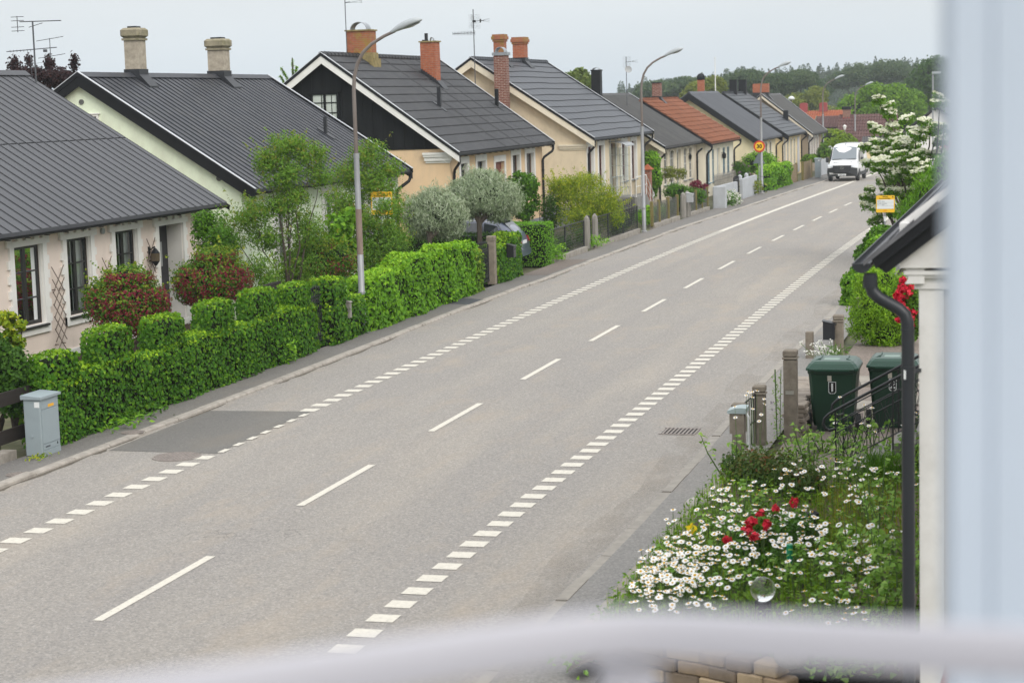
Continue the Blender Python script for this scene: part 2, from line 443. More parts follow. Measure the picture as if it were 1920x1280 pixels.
# markings: centre dashes, hatched edge lines, solid continuation
mk = MB()
def mark(x0, x1, y0, y1, z=.006, sk=0.0):
    n = max(1, int((y1-y0)/3))
    for i in range(n):
        a, c = y0+(y1-y0)*i/n, y0+(y1-y0)*(i+1)/n
        mk.add([(x0+cx(a),a,gz(a)+z),(x1+cx(a),a+sk,gz(a)+z),(x1+cx(c),c+sk,gz(c)+z),(x0+cx(c),c,gz(c)+z)],[(0,1,2,3)])
for k in range(-1, 24):
    y0 = 18.42 + 6.0*k
    mark(-9.99, -9.87, y0, y0+3.0)
rg = random.Random(9)
y = 10.0
while y < 84:
    if not 28.05 < y < 32.2:
        if y < 78: mark(-13.05+rg.uniform(-.01,.01), -12.74, y, y+.30)
    else:
        mark(-12.84, -12.73, y, y+.30, .010)
    if y < 78: mark(-6.98+rg.uniform(-.01,.01), -6.67, y+.1, y+.40)
    y += .585
mark(-13.02,-12.77,78.2,150); mark(-6.95,-6.70,78.2,140)
structure(mk.build('road_markings', M_PAINT))
# repaired strip of darker asphalt
pt = MB(); pt.add([(-14.78,28.12,.004),(-12.83,28.05,.004),(-12.83,32.25,.004),(-14.79,32.15,.004)],[(0,1,2,3)])
structure(pt.build('road_patch', M_PATCH))
pt = MB(); pt.add([(-15.75,50.0,.050),(-15.03,49.7,.050),(-15.02,51.0,.050),(-15.72,51.4,.050)],[(0,1,2,3)])
structure(pt.build('pavement_patch', mat('dark_repair',(.05,.053,.06),rough=.8)))
pt = MB(); pt.add([(-15.83,58.2,.049),(-15.0,58.2,.049),(-15.0,64.0,.049),(-15.83,64.0,.049)],[(0,1,2,3)])
structure(pt.build('driveway_crossing', asphalt('crossing_asphalt',(.135,.115,.1),(.17,.14,.12),seam=False,lanes=False)))
# iron covers
M_IRON = mat('cast_iron', (.22,.19,.17), rough=.7, metal=.1, var=.25, sc=12, bmp=.4, bsc=50)
def cover(loc, r, label, sy=1.0):
    t = thing('manhole_cover', label, 'manhole cover', loc)
    mb = MB(); mb.lathe(loc, [(r,0),(r,.008),(r*.93,.010),(r*.93,.006),(0.001,.006)], 32); mb.build('cover_plate', M_IRON, t)
    mb = MB()
    k = -r*.82
    while k < r*.82:
        h = math.sqrt((r*.88)**2-k*k); mb.box(loc[0]+k-.012, loc[0]+k+.012, loc[1]-h, loc[1]+h, loc[2]+.0055, loc[2]+.013); k += .062
    mb.build('tread_bars', M_IRON, t); return t
cover((-13.37,27.72,.002), .40, 'large round ribbed manhole cover beside the dark road patch')
cover((-15.07,29.55,.047), .20, 'small rusty round cover on the left pavement near the ivy hedge')
cover((-15.15,25.8,.047), .17, 'small round cover on the pavement in front of the grey cabinet')
t = thing('drain_grate', 'rectangular iron storm drain grate by the right kerb', 'drain', (-5.74,30.85,.0))
mb = MB(); mb.box(-6.02,-5.46,30.55,31.15,-.05,.004); mb.build('pit', plain('pit_black',(.01,.01,.01),.9), t)
mb = MB()
for k in range(9): mb.box(-6.0+k*.066,-5.965+k*.066,30.58,31.12,.0045,.014)
mb.box(-6.04,-5.44,30.53,30.58,.0045,.012); mb.box(-6.04,-5.44,31.12,31.17,.0045,.012); mb.build('grate', M_IRON, t)
# ------------------------------------------------------------------ houses
M_BLACKM = plain('black_gutter_metal', (.010,.011,.013), .55, .25)
M_WHITE = mat('white_trim', (.72,.71,.68), rough=.7, var=.05, dirt=(.45,.42,.37), dsc=1.5, damt=.35)
M_CREAM = mat('cream_trim', (.70,.64,.51), rough=.75, var=.06, dirt=(.4,.36,.28), dsc=1.2, damt=.4)
M_VERGEGLEAM = plain('verge_sky_gleam', (.55,.57,.60), .35, .5, .2)  # bright grey that holds the sky's gleam on the verge caps
M_PLINTH = mat('grey_plinth', (.22,.23,.25), rough=.85, var=.12, bmp=.3)
M_DARKFRAME = plain('dark_window_frame', (.018,.017,.016), .4)
M_BLACKWOOD = mat('black_boarding', (.008,.009,.010), rough=.75, spec=.2, var=.35, sc=1.5, stretch=(3,3,.4))
M_GLASS = glassmat('window_glass', (.9,.93,.92), .08)
M_GLASS2 = glassmat('window_glass_bright', (.8,.84,.86), .6)
M_CURT = mat('curtain', (.80,.80,.77), rough=.95, var=.1, sc=4)
M_DARKIN = plain('room_dark', (.012,.012,.013), .95, .1)
M_BRICK = brickmat('orange_brick', (.35,.085,.035), (.43,.125,.05), (.30,.20,.14), ms=.009)
M_BRICKL = brickmat('lichen_brick', (.32,.085,.04), (.40,.12,.05), (.28,.19,.13), ms=.009, lichen=(.26,.18,.035))
M_BRICKD = brickmat('dark_red_brick', (.15,.035,.022), (.20,.05,.032), (.36,.30,.25), ms=.012)
M_LICHEN = mat('lichen_stone', (.25,.2,.09), rough=.95, var=.35, sc=6, bmp=.5)
M_ROUGHCAST = mat('roughcast_chimney', (.37,.325,.26), rough=.95, var=.25, sc=7, bmp=.9, bsc=45, dirt=(.22,.2,.14), dsc=2, damt=.5)
M_ROUGHTOP = mat('mossy_chimney_cap', (.27,.24,.17), rough=.95, var=.3, sc=6, bmp=.8, bsc=40, dirt=(.14,.14,.06), dsc=2.5, damt=.8)
M_LEAD = mat('lead_flashing', (.022,.024,.028), rough=.45, var=.2, sc=5)
M_ZINC = mat('zinc', (.34,.36,.38), rough=.35, metal=.6, var=.12, sc=4)

def roofmat(name, col, rough=.5, var=.12, dirt=None, damt=.4, bmp=.05, rows=None):
    m, nt, b, out = newmat(name)
    v = objco(nt); st = objco(nt,(.5,2.2,.5))
    c = ramp(nt, noise(nt, st, 1.0, 7, .65), [(.3,tuple(x*(1-var) for x in col)),(.7,tuple(x*(1+var) for x in col))])
    if dirt: c = mixc(nt, ramp(nt, noise(nt, v, 1.4, 9, .72), [(.47,(0,0,0)),(.75,(damt,)*3)]), c, dirt)
    c = mixc(nt, ramp(nt, noise(nt, v, 28, 3, .6), [(.4,(0,0,0)),(.8,(.25,)*3)]), c, tuple(x*.6 for x in col))
    nt.links.new(c, b.inputs['Base Color']); b.inputs['Roughness'].default_value = rough; b.inputs['Specular IOR Level'].default_value = .32
    bump(nt, b, noise(nt, v, 35, 4, .6), bmp*4, .004)
    return m

def roof_profile(kind, y0, y1):
    "list of (y, height) across the roof"
    out = []
    if kind == 'seam':  # slot beside each rib is shaped to draw a dark line of shade
        p, y = .40, y0
        while y < y1 - .05:
            out += [(y,0),(y+.004,-.05),(y+.034,-.05),(y+.038,.016),(y+.062,.016),(y+.075,0),(y+p*.6,.0)]; y += p
    elif kind == 'trapez':  # wider slots, likewise cut for their dark shade stripes
        p, y = .355, y0
        while y < y1 - .2:
            out += [(y,.0),(y+.008,-.07),(y+.082,-.07),(y+.09,.012),(y+.14,.012),(y+.165,0),(y+.26,0)]; y += p
    elif kind in ('tilemetal','corrug','clay','shingle'):
        p, amp, k = {'tilemetal':(.19,.014,6),'corrug':(.235,.042,6),'clay':(.27,.04,6),'shingle':(.9,.004,4)}[kind]
        n = int((y1-y0)/p*k)
        for i in range(n+1):
            y = y0 + (y1-y0)*i/n; t = (y-y0)/p
            h = amp*math.sin(2*math.pi*t)
            if kind == 'tilemetal' and (abs((y-y0) % 1.05) < p/k*.55): h += .028
            out.append((y,h))
    out = [(y,h) for y,h in out if y0 <= y <= y1]
    if out[0][0] > y0: out.insert(0,(y0,out[0][1]))
    if out[-1][0] < y1: out.append((y1,out[-1][1]))
    return out
def slope_mesh(mb, y0, y1, xr, zr, xe, ze, kind, rows, seed=1):
    rg = random.Random(seed)
    d = Vector((xe-xr,0,ze-zr)); Ls = d.length; d.normalize(); nrm = Vector((-d.z,0,d.x))
    if nrm.z < 0: nrm = -nrm
    prof = roof_profile(kind, y0, y1); n = len(prof)
    lip = {'tilemetal':.032,'shingle':.03,'clay':.05}.get(kind, 0.0)
    if lip == 0: ts = [(0,0),(.5,0),(.5,-.03 if kind=='seam' else .004),(.506,-.03 if kind=='seam' else .004),(.507,.0 if kind=='seam' else .004),(1,.0 if kind=='seam' else .004)]
    else:
        ts = []
        for r in range(rows): ts += [(r/rows, .0),( (r+1)/rows, lip)]
    vs = []
    wob = [[rg.uniform(-.5,.5) for _ in range(8)] for _ in range(rows+1)]
    for q,(t,l) in enumerate(ts):
        for y,h in prof:
            u = (y-y0)/(y1-y0)*6.99; i = int(u); f = u-i
            wv = 0
            if kind in ('shingle','clay') and 0 < t < 1:
                ww = wob[min(rows,int(round(t*rows)))]; wv = (ww[i]*(1-f)+ww[min(7,i+1)]*f) * (.05 if kind=='clay' else .09)/Ls
            p = Vector((xr,y,zr)) + d*(t+wv)*Ls + nrm*(h+l)
            vs.append(p)
    R = len(ts)
    mb.add(vs, [(j*n+i, j*n+i+1, (j+1)*n+i+1, (j+1)*n+i) for j in range(R-1) for i in range(n-1)])

def openings_wall(mb, xw, y0, y1, z0, z1, ops, depth):
    ys = sorted({y0,y1,*[o[0] for o in ops],*[o[1] for o in ops]}); zs = sorted({z0,z1,*[o[2] for o in ops],*[o[3] for o in ops]})
    for a,c in zip(ys,ys[1:]):
        for b,d in zip(zs,zs[1:]):
            m, n = (a+c)/2, (b+d)/2
            if any(o[0]<m<o[1] and o[2]<n<o[3] for o in ops): continue
            mb.add([(xw,a,b),(xw,c,b),(xw,c,d),(xw,a,d)],[(0,1,2,3)])
    for a,c,b,d in ops:
        q = xw-depth
        mb.add([(xw,a,b),(xw,c,b),(xw,c,d),(xw,a,d),(q,a,b),(q,c,b),(q,c,d),(q,a,d)],[(0,4,5,1),(1,5,6,2),(2,6,7,3),(3,7,4,0)])

def window(h, xw, a, c, z0, z1, frame, depth=.14, mull=1, bars=2, curtain=(1,1), surround=None, sm=None, sill=None, arch=False, fw=.06, name='window', wallm=None, glass=None):
    x = xw-depth
    f = MB()
    f.box(x-.05,x+.012,a,a+fw,z0,z1); f.box(x-.05,x+.012,c-fw,c,z0,z1); f.box(x-.05,x+.010,a+fw,c-fw,z1-fw,z1); f.box(x-.05,x+.010,a+fw,c-fw,z0,z0+fw)
    for k in range(mull):
        m = a+(c-a)*(k+1)/(mull+1); f.box(x-.045,x+.016,m-fw*.75,m+fw*.75,z0+fw,z1-fw)
    for k in range(bars):
        zz = z0+(z1-z0)*(k+1)/(bars+1); f.box(x-.03,x+.012,a+fw,c-fw,zz-.016,zz+.016)
    w = f.build(name, frame, h)
    g = MB(); g.add([(x-.012,a+fw*.5,z0+fw*.5),(x-.012,c-fw*.5,z0+fw*.5),(x-.012,c-fw*.5,z1-fw*.5),(x-.012,a+fw*.5,z1-fw*.5)],[(0,1,2,3)]); g.build('pane', glass or M_GLASS, w)
    if curtain:
        k = MB(); W = c-a
        for side in (0,1):
            if not curtain[side]: continue
            ww = W*.38*curtain[side]; s = a+.02 if side==0 else c-.02-ww
            k.grid(lambda u,v: (x-.14+.022*math.sin(u*26+side), s+u*ww, z0+(z1-z0)*v), 20, 1)
        k.build('curtain', M_CURT, w)
    d = MB(); d.box(x-.62,x-.60,a-.05,c+.05,z0-.05,z1+.05); d.box(x-.60,x-.16,a-.05,a-.03,z0-.05,z1+.05); d.box(x-.60,x-.16,c+.03,c+.05,z0-.05,z1+.05); d.box(x-.60,x-.16,a-.03,c+.03,z0-.05,z0-.03); d.box(x-.60,x-.16,a-.03,c+.03,z1+.03,z1+.05)
    d.build('room_recess', M_DARKIN, w)
    if surround:
        s = MB(); o = .03
        if surround == 'flat':
            b = .2
            s.box(xw,xw+o,a-b,a,z0-.05,z1+.24); s.box(xw,xw+o,c,c+b,z0-.05,z1+.24); s.box(xw,xw+o-.002,a,c,z1,z1+.24)
        if surround == 'quoin':
            b = .17
            s.box(xw,xw+.05,a-b,a,z0-.2,z1); s.box(xw,xw+.05,c,c+b,z0-.2,z1)
            s.box(xw,xw+.06,a-b-.11,c+b+.11,z1,z1+.12)
            s.box(xw,xw+.052,a-b,c+b,z0-.2,z0-.002)
            n = 5; W = (c+b+.11)-(a-b-.11)
            for k in range(n): q = a-b-.11+W*(k+.22 if k else 0)/n; s.box(xw,xw+.056,q,q+W/n*(.56 if k<n-1 else .78),z1+.12,z1+.235)
            k = 0; zz = z0
            while zz < z1-.2:
                s.box(xw,xw+.046,a-b-.085,a-b,zz,zz+.17); s.box(xw,xw+.046,c+b,c+b+.085,zz,zz+.17); zz += .31
        if surround == 'arch':
            b = .1
            s.box(xw,xw+o,a-b,a,z0,z1-.22); s.box(xw,xw+o,c,c+b,z0,z1-.22)
            n = 10; W = (c-a)/2; m = (a+c)/2; zc = z1-.22
            inn = [(m-math.cos(math.pi*k/n)*W, zc+math.sin(math.pi*k/n)*.22) for k in range(n+1)]
            outr = [(m-math.cos(math.pi*k/n)*(W+b), zc+math.sin(math.pi*k/n)*(.22+b)) for k in range(n+1)]
            for k in range(n): s.prism([(xw,*inn[k]),(xw,*inn[k+1]),(xw,*outr[k+1]),(xw,*outr[k])],(o,0,0))
        if surround in ('flat','quoin'):
            q = xw-depth+.03
            s.box(q,xw-.002,a+.001,a+.014,z0,z1-.014); s.box(q,xw-.002,c-.014,c-.001,z0,z1-.014); s.box(q,xw-.002,a+.001,c-.001,z1-.014,z1-.001)
        s.build('window_surround', sm or M_WHITE, w)
        if surround == 'arch':                                           # the wall that fills the corners above the arch
            s = MB()
            for k in range(n):
                s.prism([(xw-.004,*inn[k]),(xw-.004,*inn[k+1]),(xw-.004,inn[k+1][0],z1),(xw-.004,inn[k][0],z1)],(-.08,0,0))
            s.build('arch_spandrel', wallm or M_WHITE, w)
    if sill:
        s = MB(); s.prism([(xw-.10,a-.05,z0+.005),(xw+.10,a-.05,z0-.025),(xw+.10,a-.05,z0-.065),(xw-.10,a-.05,z0-.06)],(0,c-a+.1,0)); s.build('sill', sill, w)
    return w

def house(name, label, y0, y1, xe, ze, half, rise, kind, rmat, wmat, rows=11, ov=.35, eo=.4, ops=(), barge=None, barge_h=.2, barge_cap=None, depth=.3, group='low houses along the left side of the street', zb=None, gutter=True, far_barge=True, soffit=None, plinth=None, backkind=None):
    xr, zr = xe-half, ze+rise; sl = rise/half
    ym = (y0+y1)/2
    zb = gz(ym)-.1 if zb is None else zb
    h = thing(name, label, 'house', (xr, ym, zb), group)
    H = dict(root=h, xr=xr, zr=zr, sl=sl, xe=xe, ze=ze, xw=xe-eo, y0=y0, y1=y1, zb=zb, wmat=wmat)
    xw, xb = xe-eo, xr-half+eo; g0, g1 = y0+ov, y1-ov; zt = ze+eo*sl-.16
    w = MB()
    openings_wall(w, xw, g0, g1, zb, zt, ops, depth)
    w.add([(xb,g0,zb),(xb,g1,zb),(xb,g1,zt),(xb,g0,zt)],[(0,1,2,3)])
    for g in (g0,g1): w.add([(xw,g,zb),(xw,g,zt),(xr,g,zr-.16),(xb,g,zt),(xb,g,zb)],[(0,1,2,3,4)])
    me_w = w.build('wall', wmat, h)
    # roof
    r = MB(); slope_mesh(r, y0, y1, xr, zr, xe, ze, kind, rows); slope_mesh(r, y0, y1, xr, zr, xr-half, ze, backkind or kind, rows, 2)
    for q in (xe, xr-half):                                              # undersides
        r.add([(xr,y0,zr-.13),(xr,y1,zr-.13),(q,y1,ze-.10),(q,y0,ze-.10)],[(0,1,2,3)])
        r.add([(q,y0,ze-.10),(q,y1,ze-.10),(q,y1,ze+.0),(q,y0,ze+.0)],[(0,1,2,3)])
    for y in (y0,y1): r.add([(xr,y,zr-.13),(xe,y,ze-.10),(xe,y,ze+.01),(xr,y,zr+.01),(xr-half,y,ze+.01),(xr-half,y,ze-.10)],[(0,1,2,3),(0,3,4,5)])
    ro = r.build('roof', rmat, h); H['roof'] = ro
    # ridge
    k = MB()
    if kind in ('seam','trapez','corrug'):
        k.prism([(xr-.16,y0-.01,zr-.16*sl+.05),(xr,y0-.01,zr+.075),(xr+.16,y0-.01,zr-.16*sl+.05),(xr+.16,y0-.01,zr-.16*sl+.035),(xr,y0-.01,zr+.06),(xr-.16,y0-.01,zr-.16*sl+.035)],(0,y1-y0+.02,0))
    else:
        y = y0
        while y < y1-.05:
            e = min(y+.42,y1+.01)
            k.tube([(xr,y,zr-.01),(xr,e-.03,zr-.005),(xr,e,zr+.012)],[.125,.115,.135],8); y += .38
    k.build('ridge_cap', rmat, ro)
    # barge boards
    if barge:
        for g,s in ((y0,-1),(y1,1)):
            if g == y1 and not far_barge: continue
            b = MB(); t = .035
            for q in (xe, xr-half):
                sg = 1 if q > xr else -1
                b.prism([(xr,g,zr-.03),(q+.06*sg,g,ze-.06*sl-.03),(q+.06*sg,g,ze-.06*sl-.03-barge_h),(xr,g,zr-.03-barge_h*1.15)],(0,s*t,0))
            b.build('bargeboard', barge, h)
            if barge_cap:
                b = MB()
                for q in (xe, xr-half):
                    sg = 1 if q > xr else -1
                    b.prism([(xr,g,zr+.07),(q+.07*sg,g,ze-.07*sl+.07),(q+.07*sg,g,ze-.07*sl-.05),(xr,g,zr-.05)],(0,s*.06,0))
                b.build('verge_cap', barge_cap, ro)
                b = MB()  # added pale strip: sky reflection along the cap's top edge, as colour
                for q in (xe, xr-half):
                    sg = 1 if q > xr else -1
                    b.prism([(xr,g-s*.03,zr+.094),(q+.07*sg,g-s*.03,ze-.07*sl+.094),(q+.07*sg,g-s*.03,ze-.07*sl+.072),(xr,g-s*.03,zr+.072)],(0,s*.092,0))
                b.build('verge_gleam', M_VERGEGLEAM, ro)
    if gutter:
        t = MB(); n = 6; gx, gzz, gr = xe+.03, ze-.07, .065
        prof = [(gx+math.cos(math.pi+math.pi*k/n)*gr, gzz+math.sin(math.pi+math.pi*k/n)*gr) for k in range(n+1)]
        inn = [(gx+math.cos(math.pi+math.pi*k/n)*(gr-.012), gzz+math.sin(math.pi+math.pi*k/n)*(gr-.012)) for k in range(n,-1,-1)]
        t.prism([(x,y0-.02,z) for x,z in prof+inn],(0,y1-y0+.04,0))
        k = y0+.3
        while k < y1: t.box(gx-gr-.05,gx+.005,k,k+.03,gzz-gr-.022,gzz-gr-.008); k += .8
        t.build('gutter', M_BLACKM, h)
    if soffit:
        s = MB(); s.prism([(xw+.001,g0,zt+.02),(xw+.001,g0,zt-.14),(xw+.20,g0,zt-.12),(xe-.05,g0,ze-.11)],(0,g1-g0,0)); s.build('eaves_soffit', soffit, h)
    if plinth:
        s = MB(); s.box(xb,xw+.04,g0-.04,g1+.04,zb-.1,plinth[0]); s.build('plinth', plinth[1], h)
    return H
def downpipe(H, y, wally=None, foot=0.0, mat_=None, r=.052):
    xe, ze, xw = H['xe'], H['ze'], H['xw']; wy = y if wally is None else wally
    zf = max(foot, H['zb']+.05)
    p = [(xe+.03,y,ze-.1),(xe+.03,y,ze-.28),(xe+.0,y+(wy-y)*.15,ze-.38)]
    p += [(xw+.12,y+(wy-y)*.85,ze-.62),(xw+.075,wy,ze-.74),(xw+.075,wy,zf+.12),(xw+.10,wy,zf+.04),(xw+.18,wy,zf)]
    m = MB(); m.tube(p, r, 10)
    z = ze-1.2
    while z > zf+.3: m.tube([(xw+.075,wy,z),(xw+.075,wy,z+.05)], r+.012, 10); z -= 1.1
    return m.build('downpipe', mat_ or M_BLACKM, H['root'], smooth=False)
def roof_z(H, x): return H['zr'] - abs(x-H['xr'])*H['sl']
def chimney(H, x0, x1, y0, y1, ztop, m, cap=None, capm=None, flash=True, base=None, name='chimney', stepped=False):
    zb = min(roof_z(H,x0), roof_z(H,x1))-.15
    c = MB(); c.box(x0,x1,y0,y1,zb,ztop); ch = c.build(name, m, H['roof'])
    if cap:
        k = MB()
        if cap == 'corbel':
            for i,(e,a,b) in enumerate(((.04,-.34,-.24),(.085,-.24,-.10),(.05,-.10,-.0))): k.box(x0-e,x1+e,y0-e,y1+e,ztop+a,ztop+b)
        elif cap == 'slab': k.box(x0-.05,x1+.05,y0-.05,y1+.05,ztop,ztop+.055)
        elif cap == 'rough':
            k.box(x0-.045,x1+.045,y0-.045,y1+.045,ztop-.30,ztop-.24)
            e = .085
            k.cbox(((x0+x1)/2,(y0+y1)/2,ztop-.09),(x1-x0+2*e,y1-y0+2*e,.28),0,.06)
        elif cap == 'sheet': k.box(x0-.03,x1+.03,y0-.03,y1+.03,ztop,ztop+.06)
        k.build('chimney_cap', capm or m, ch)
    if flash:
        f = MB(); e = .03
        lo = roof_z(H,x1); hi = max(roof_z(H,x0),roof_z(H,x1))
        if x0 < H['xr'] < x1: hi = H['zr']
        f.box(x0-e,x1+e,y0-e,y1+e,zb,H['zr']+.17 if x0<H['xr']<x1 else (max(lo,roof_z(H,x0))+.12 if x0<H['xr'] else lo+.16))
        f.prism([(x1+e,y0-e,lo+.16),(x1+.34,y0-e,lo-.34*H['sl']+.05),(x1+.34,y0-e,lo-.34*H['sl']-.05),(x1+e,y0-e,lo-.1)],(0,y1-y0+2*e,0))
        if stepped and x0 >= H['xr']-.1:
            n = 7
            for i in range(n):
                a = x0+(x1-x0)*i/n; b = x0+(x1-x0)*(i+1)/n
                f.box(a,b,y0-.02,y0-.005,roof_z(H,b)-.1,roof_z(H,a)+.17)
        f.build('flashing', M_LEAD, ch)
    return ch
def hoop(ch, xa, xb, y, z, h, m, w=.04):
    "curved rain hood over a flue: arched sheet"
    n = 12; c = MB(); xm = (xa+xb)/2; r = (xb-xa)/2
    P = [(xm-math.cos(math.pi*k/n)*r, z+math.sin(math.pi*k/n)*h) for k in range(n+1)]
    Q = [(xm-math.cos(math.pi*k/n)*(r-.02), z+math.sin(math.pi*k/n)*(h-.02)) for k in range(n+1)]
    for k in range(n): c.prism([(P[k][0],y-w,P[k][1]),(P[k+1][0],y-w,P[k+1][1]),(Q[k+1][0],y-w,Q[k+1][1]),(Q[k][0],y-w,Q[k][1])],(0,2*w,0))
    return c.build('flue_hood', m, ch)
def flue(H, x, y, h, s=.12, m=None, round_=False, name='vent_pipe'):
    z = roof_z(H,x); c = MB()
    if round_: c.tube([(x,y,z-.1),(x,y,z+h)],s/2,12)
    else: c.box(x-s/2,x+s/2,y-s/2,y+s/2,z-.12,z+h)
    c.prism([(x-.25,y-s,roof_z(H,x-.25)+.05),(x+.3,y-s,roof_z(H,x+.3)+.05),(x+.3,y-s,roof_z(H,x+.3)-.02),(x-.25,y-s,roof_z(H,x-.25)-.02)],(0,2*s,0))
    return c.build(name, m or M_LEAD, H['roof'])
M_ANT = plain('antenna_metal', (.10,.105,.115), .45, .5, .4)
M_ANTB = plain('antenna_black', (.015,.015,.017), .5)
def yagi(m, c, dx, dy, L, n, el, vert=False, taper=.6):
    d = Vector((dx,dy,0)).normalized(); s = Vector((-d.y,d.x,0)) if not vert else Vector((0,0,1)); c = Vector(c)
    m.bar(c, c+d*L, .022)
    for k in range(n):
        t = k/(n-1); e = el*(1-(1-taper)*t); p = c+d*L*t; m.bar(p-s*e/2, p+s*e/2, .013)

# ---- materials of the nine houses
R_A = roofmat('grey_ribbed_roof', (.066,.068,.075), .5, .12)
R_B = roofmat('charcoal_ribbed_roof', (.033,.036,.044), .48, .22, dirt=(.17,.16,.14), damt=.22)
R_C = roofmat('black_tile_sheet_roof', (.030,.031,.034), .45, .2, dirt=(.10,.10,.095), damt=.3)
R_D = roofmat('slate_grey_tile_roof', (.046,.051,.060), .45, .15)
R_E = roofmat('weathered_fibre_roof', (.062,.062,.062), .7, .22, dirt=(.12,.12,.105), damt=.4)
R_F = roofmat('terracotta_tile_roof', (.20,.078,.042), .85, .3, dirt=(.12,.06,.04), damt=.5)
R_G = roofmat('pale_grey_fibre_roof', (.088,.094,.105), .65, .15)
R_H = roofmat('dark_slate_tile_roof', (.046,.051,.058), .5, .18)
R_I = roofmat('dusty_grey_roof', (.080,.080,.078), .7, .25)
R_OR = roofmat('orange_tile_roof', (.33,.095,.04), .8, .2)
R_MA = roofmat('maroon_tile_roof', (.105,.052,.048), .85, .25, dirt=(.16,.12,.09), damt=.4)
W_A = render_wall('pink_render', (.70,.60,.53))
W_B = render_wall('mint_render', (.76,.84,.66))
W_C = render_wall('apricot_render', (.70,.51,.32))
W_D = render_wall('cream_render', (.70,.60,.44), dirt=(.3,.26,.18), damt=.35)
W_E = render_wall('stone_render', (.65,.58,.46), dirt=(.2,.17,.12), damt=.5)
W_F = render_wall('ivory_render', (.76,.71,.58))
W_G = render_wall('primrose_render', (.75,.66,.45))
W_H = render_wall('yellow_render', (.76,.62,.37))
W_I = render_wall('taupe_render', (.33,.27,.2), damt=.4)

# ============ house A: pink
ow = [(32.0,33.2,1.15,2.83),(35.10,36.28,1.15,2.83),(37.32,38.42,1.15,2.83),(39.60,40.72,1.15,2.83),(41.86,43.22,.28,2.80)]
A = house('ribbed_roof_house', 'pink house with grey ribbed metal roof and white toothed window surrounds', 26, 45.1, -20.0, 3.18, 5.5, 3.43, 'seam', R_A, W_A, ops=ow, barge=M_BLACKM, barge_h=.14, soffit=M_WHITE, depth=.46)
h = A['root']; xw = A['xw']
for o in ow[:4]: window(h, xw, *o, M_DARKFRAME, depth=.09, mull=1, bars=2, curtain=(1,1.15), surround='quoin', sill=M_DARKFRAME, fw=.075)
o = ow[4]
d = MB(); d.box(xw-.45,xw-.40,o[0]+.02,o[1]-.02,o[2],o[3]-.02); 
for zz in (.35,1.05): d.box(xw-.40,xw-.385,o[0]+.2,o[1]-.2,zz,zz+.55)
dd = d.build('door', mat('black_door',(.022,.022,.025),.45), h); dd['label'] = 'black front door in a deep white opening'
g = MB(); g.box(xw-.398,xw-.39,o[0]+.25,o[1]-.35,1.75,2.35); g.build('door_pane', plain('frosted_pane',(.30,.31,.31),.3), dd)
s = MB(); b=.15
s.box(xw,xw+.05,o[0]-b,o[0],.28,o[3]); s.box(xw,xw+.05,o[1],o[1]+b,.28,o[3]); s.box(xw,xw+.06,o[0]-b-.1,o[1]+b+.1,o[3],o[3]+.12)
for k in range(5): q=o[0]-b-.1+k*.38; s.box(xw,xw+.055,q,q+.22,o[3]+.12,o[3]+.235)
for k in range(7): zz=.5+k*.33; s.box(xw,xw+.046,o[0]-b-.085,o[0]-b,zz,zz+.18); s.box(xw,xw+.046,o[1]+b,o[1]+b+.085,zz,zz+.18)
s.box(xw-.40,xw-.005,o[1]-.02,o[1]-.002,.28,o[3]-.003)
s.build('door_surround', M_WHITE, dd)
s = MB()
for k in range(8): zz=.5+k*.33; s.box(xw,xw+.046,44.28,44.62 if k%2 else 44.5,zz,zz+.2)
s.box(xw,xw+.03,44.58,44.76,.3,3.0); s.build('corner_quoins', M_WHITE, h)
s = MB(); s.box(xw,xw+.06,26.4,44.77,.30,.44); s.build('plinth_band', M_WHITE, h)
s = MB(); s.box(xw-.1,xw+.045,26.4,44.77,-.2,.30); s.build('plinth', mat('brown_plinth',(.10,.065,.05),.9,bmp=.3), h)
s = MB(); s.tube([(xw+.01,39.03,2.89),(xw+.06,39.03,2.89)],.07,12); s.build('wall_vent', M_ZINC, h)
def trellis(y, z0, z1, w):
    m = MB(); n = int((z1-z0)/.36)
    for k in range(n+1):
        za = z0+(z1-z0-.55)*k/max(1,n)
        m.bar((xw+.09,y,za),(xw+.09,y+w,za+.55),.014,.014); m.bar((xw+.075,y+w,za),(xw+.075,y,za+.55),.014,.014)
    for zz in (z0+.2,z1-.5): m.bar((xw,y+.1,zz),(xw+.09,y+.1,zz),.02); m.bar((xw,y+w-.1,zz),(xw+.09,y+w-.1,zz),.02)
    return m.build('trellis', mat('trellis_wood',(.14,.11,.09),.8), h)
trellis(36.55,.42,2.3,.5); trellis(38.85,.5,2.3,.42); trellis(41.12,.5,2.55,.42)
l = MB(); yc, zc = 41.36, 2.1
l.lathe((xw+.16,yc,zc-.2),[(.03,0),(.07,.05),(.11,.1),(.12,.3),(.09,.34),(.02,.42)],6)
l.bar((xw,yc,zc+.15),(xw+.16,yc,zc+.25),.03); l.box(xw,xw+.02,yc-.05,yc+.05,zc-.1,zc+.25)
wl = l.build('wall_lantern', M_BLACKM, h); l = MB(); l.lathe((xw+.16,yc,zc-.09),[(.112,0),(.122,.18)],6); l.build('lantern_glass', plain('amber_glass',(.09,.07,.045),.25,.3), wl)
text_mesh('house_number','14',.12,M_BLACKM,(xw+.012,43.85,2.12),(math.pi/2,0,math.pi/2),h)
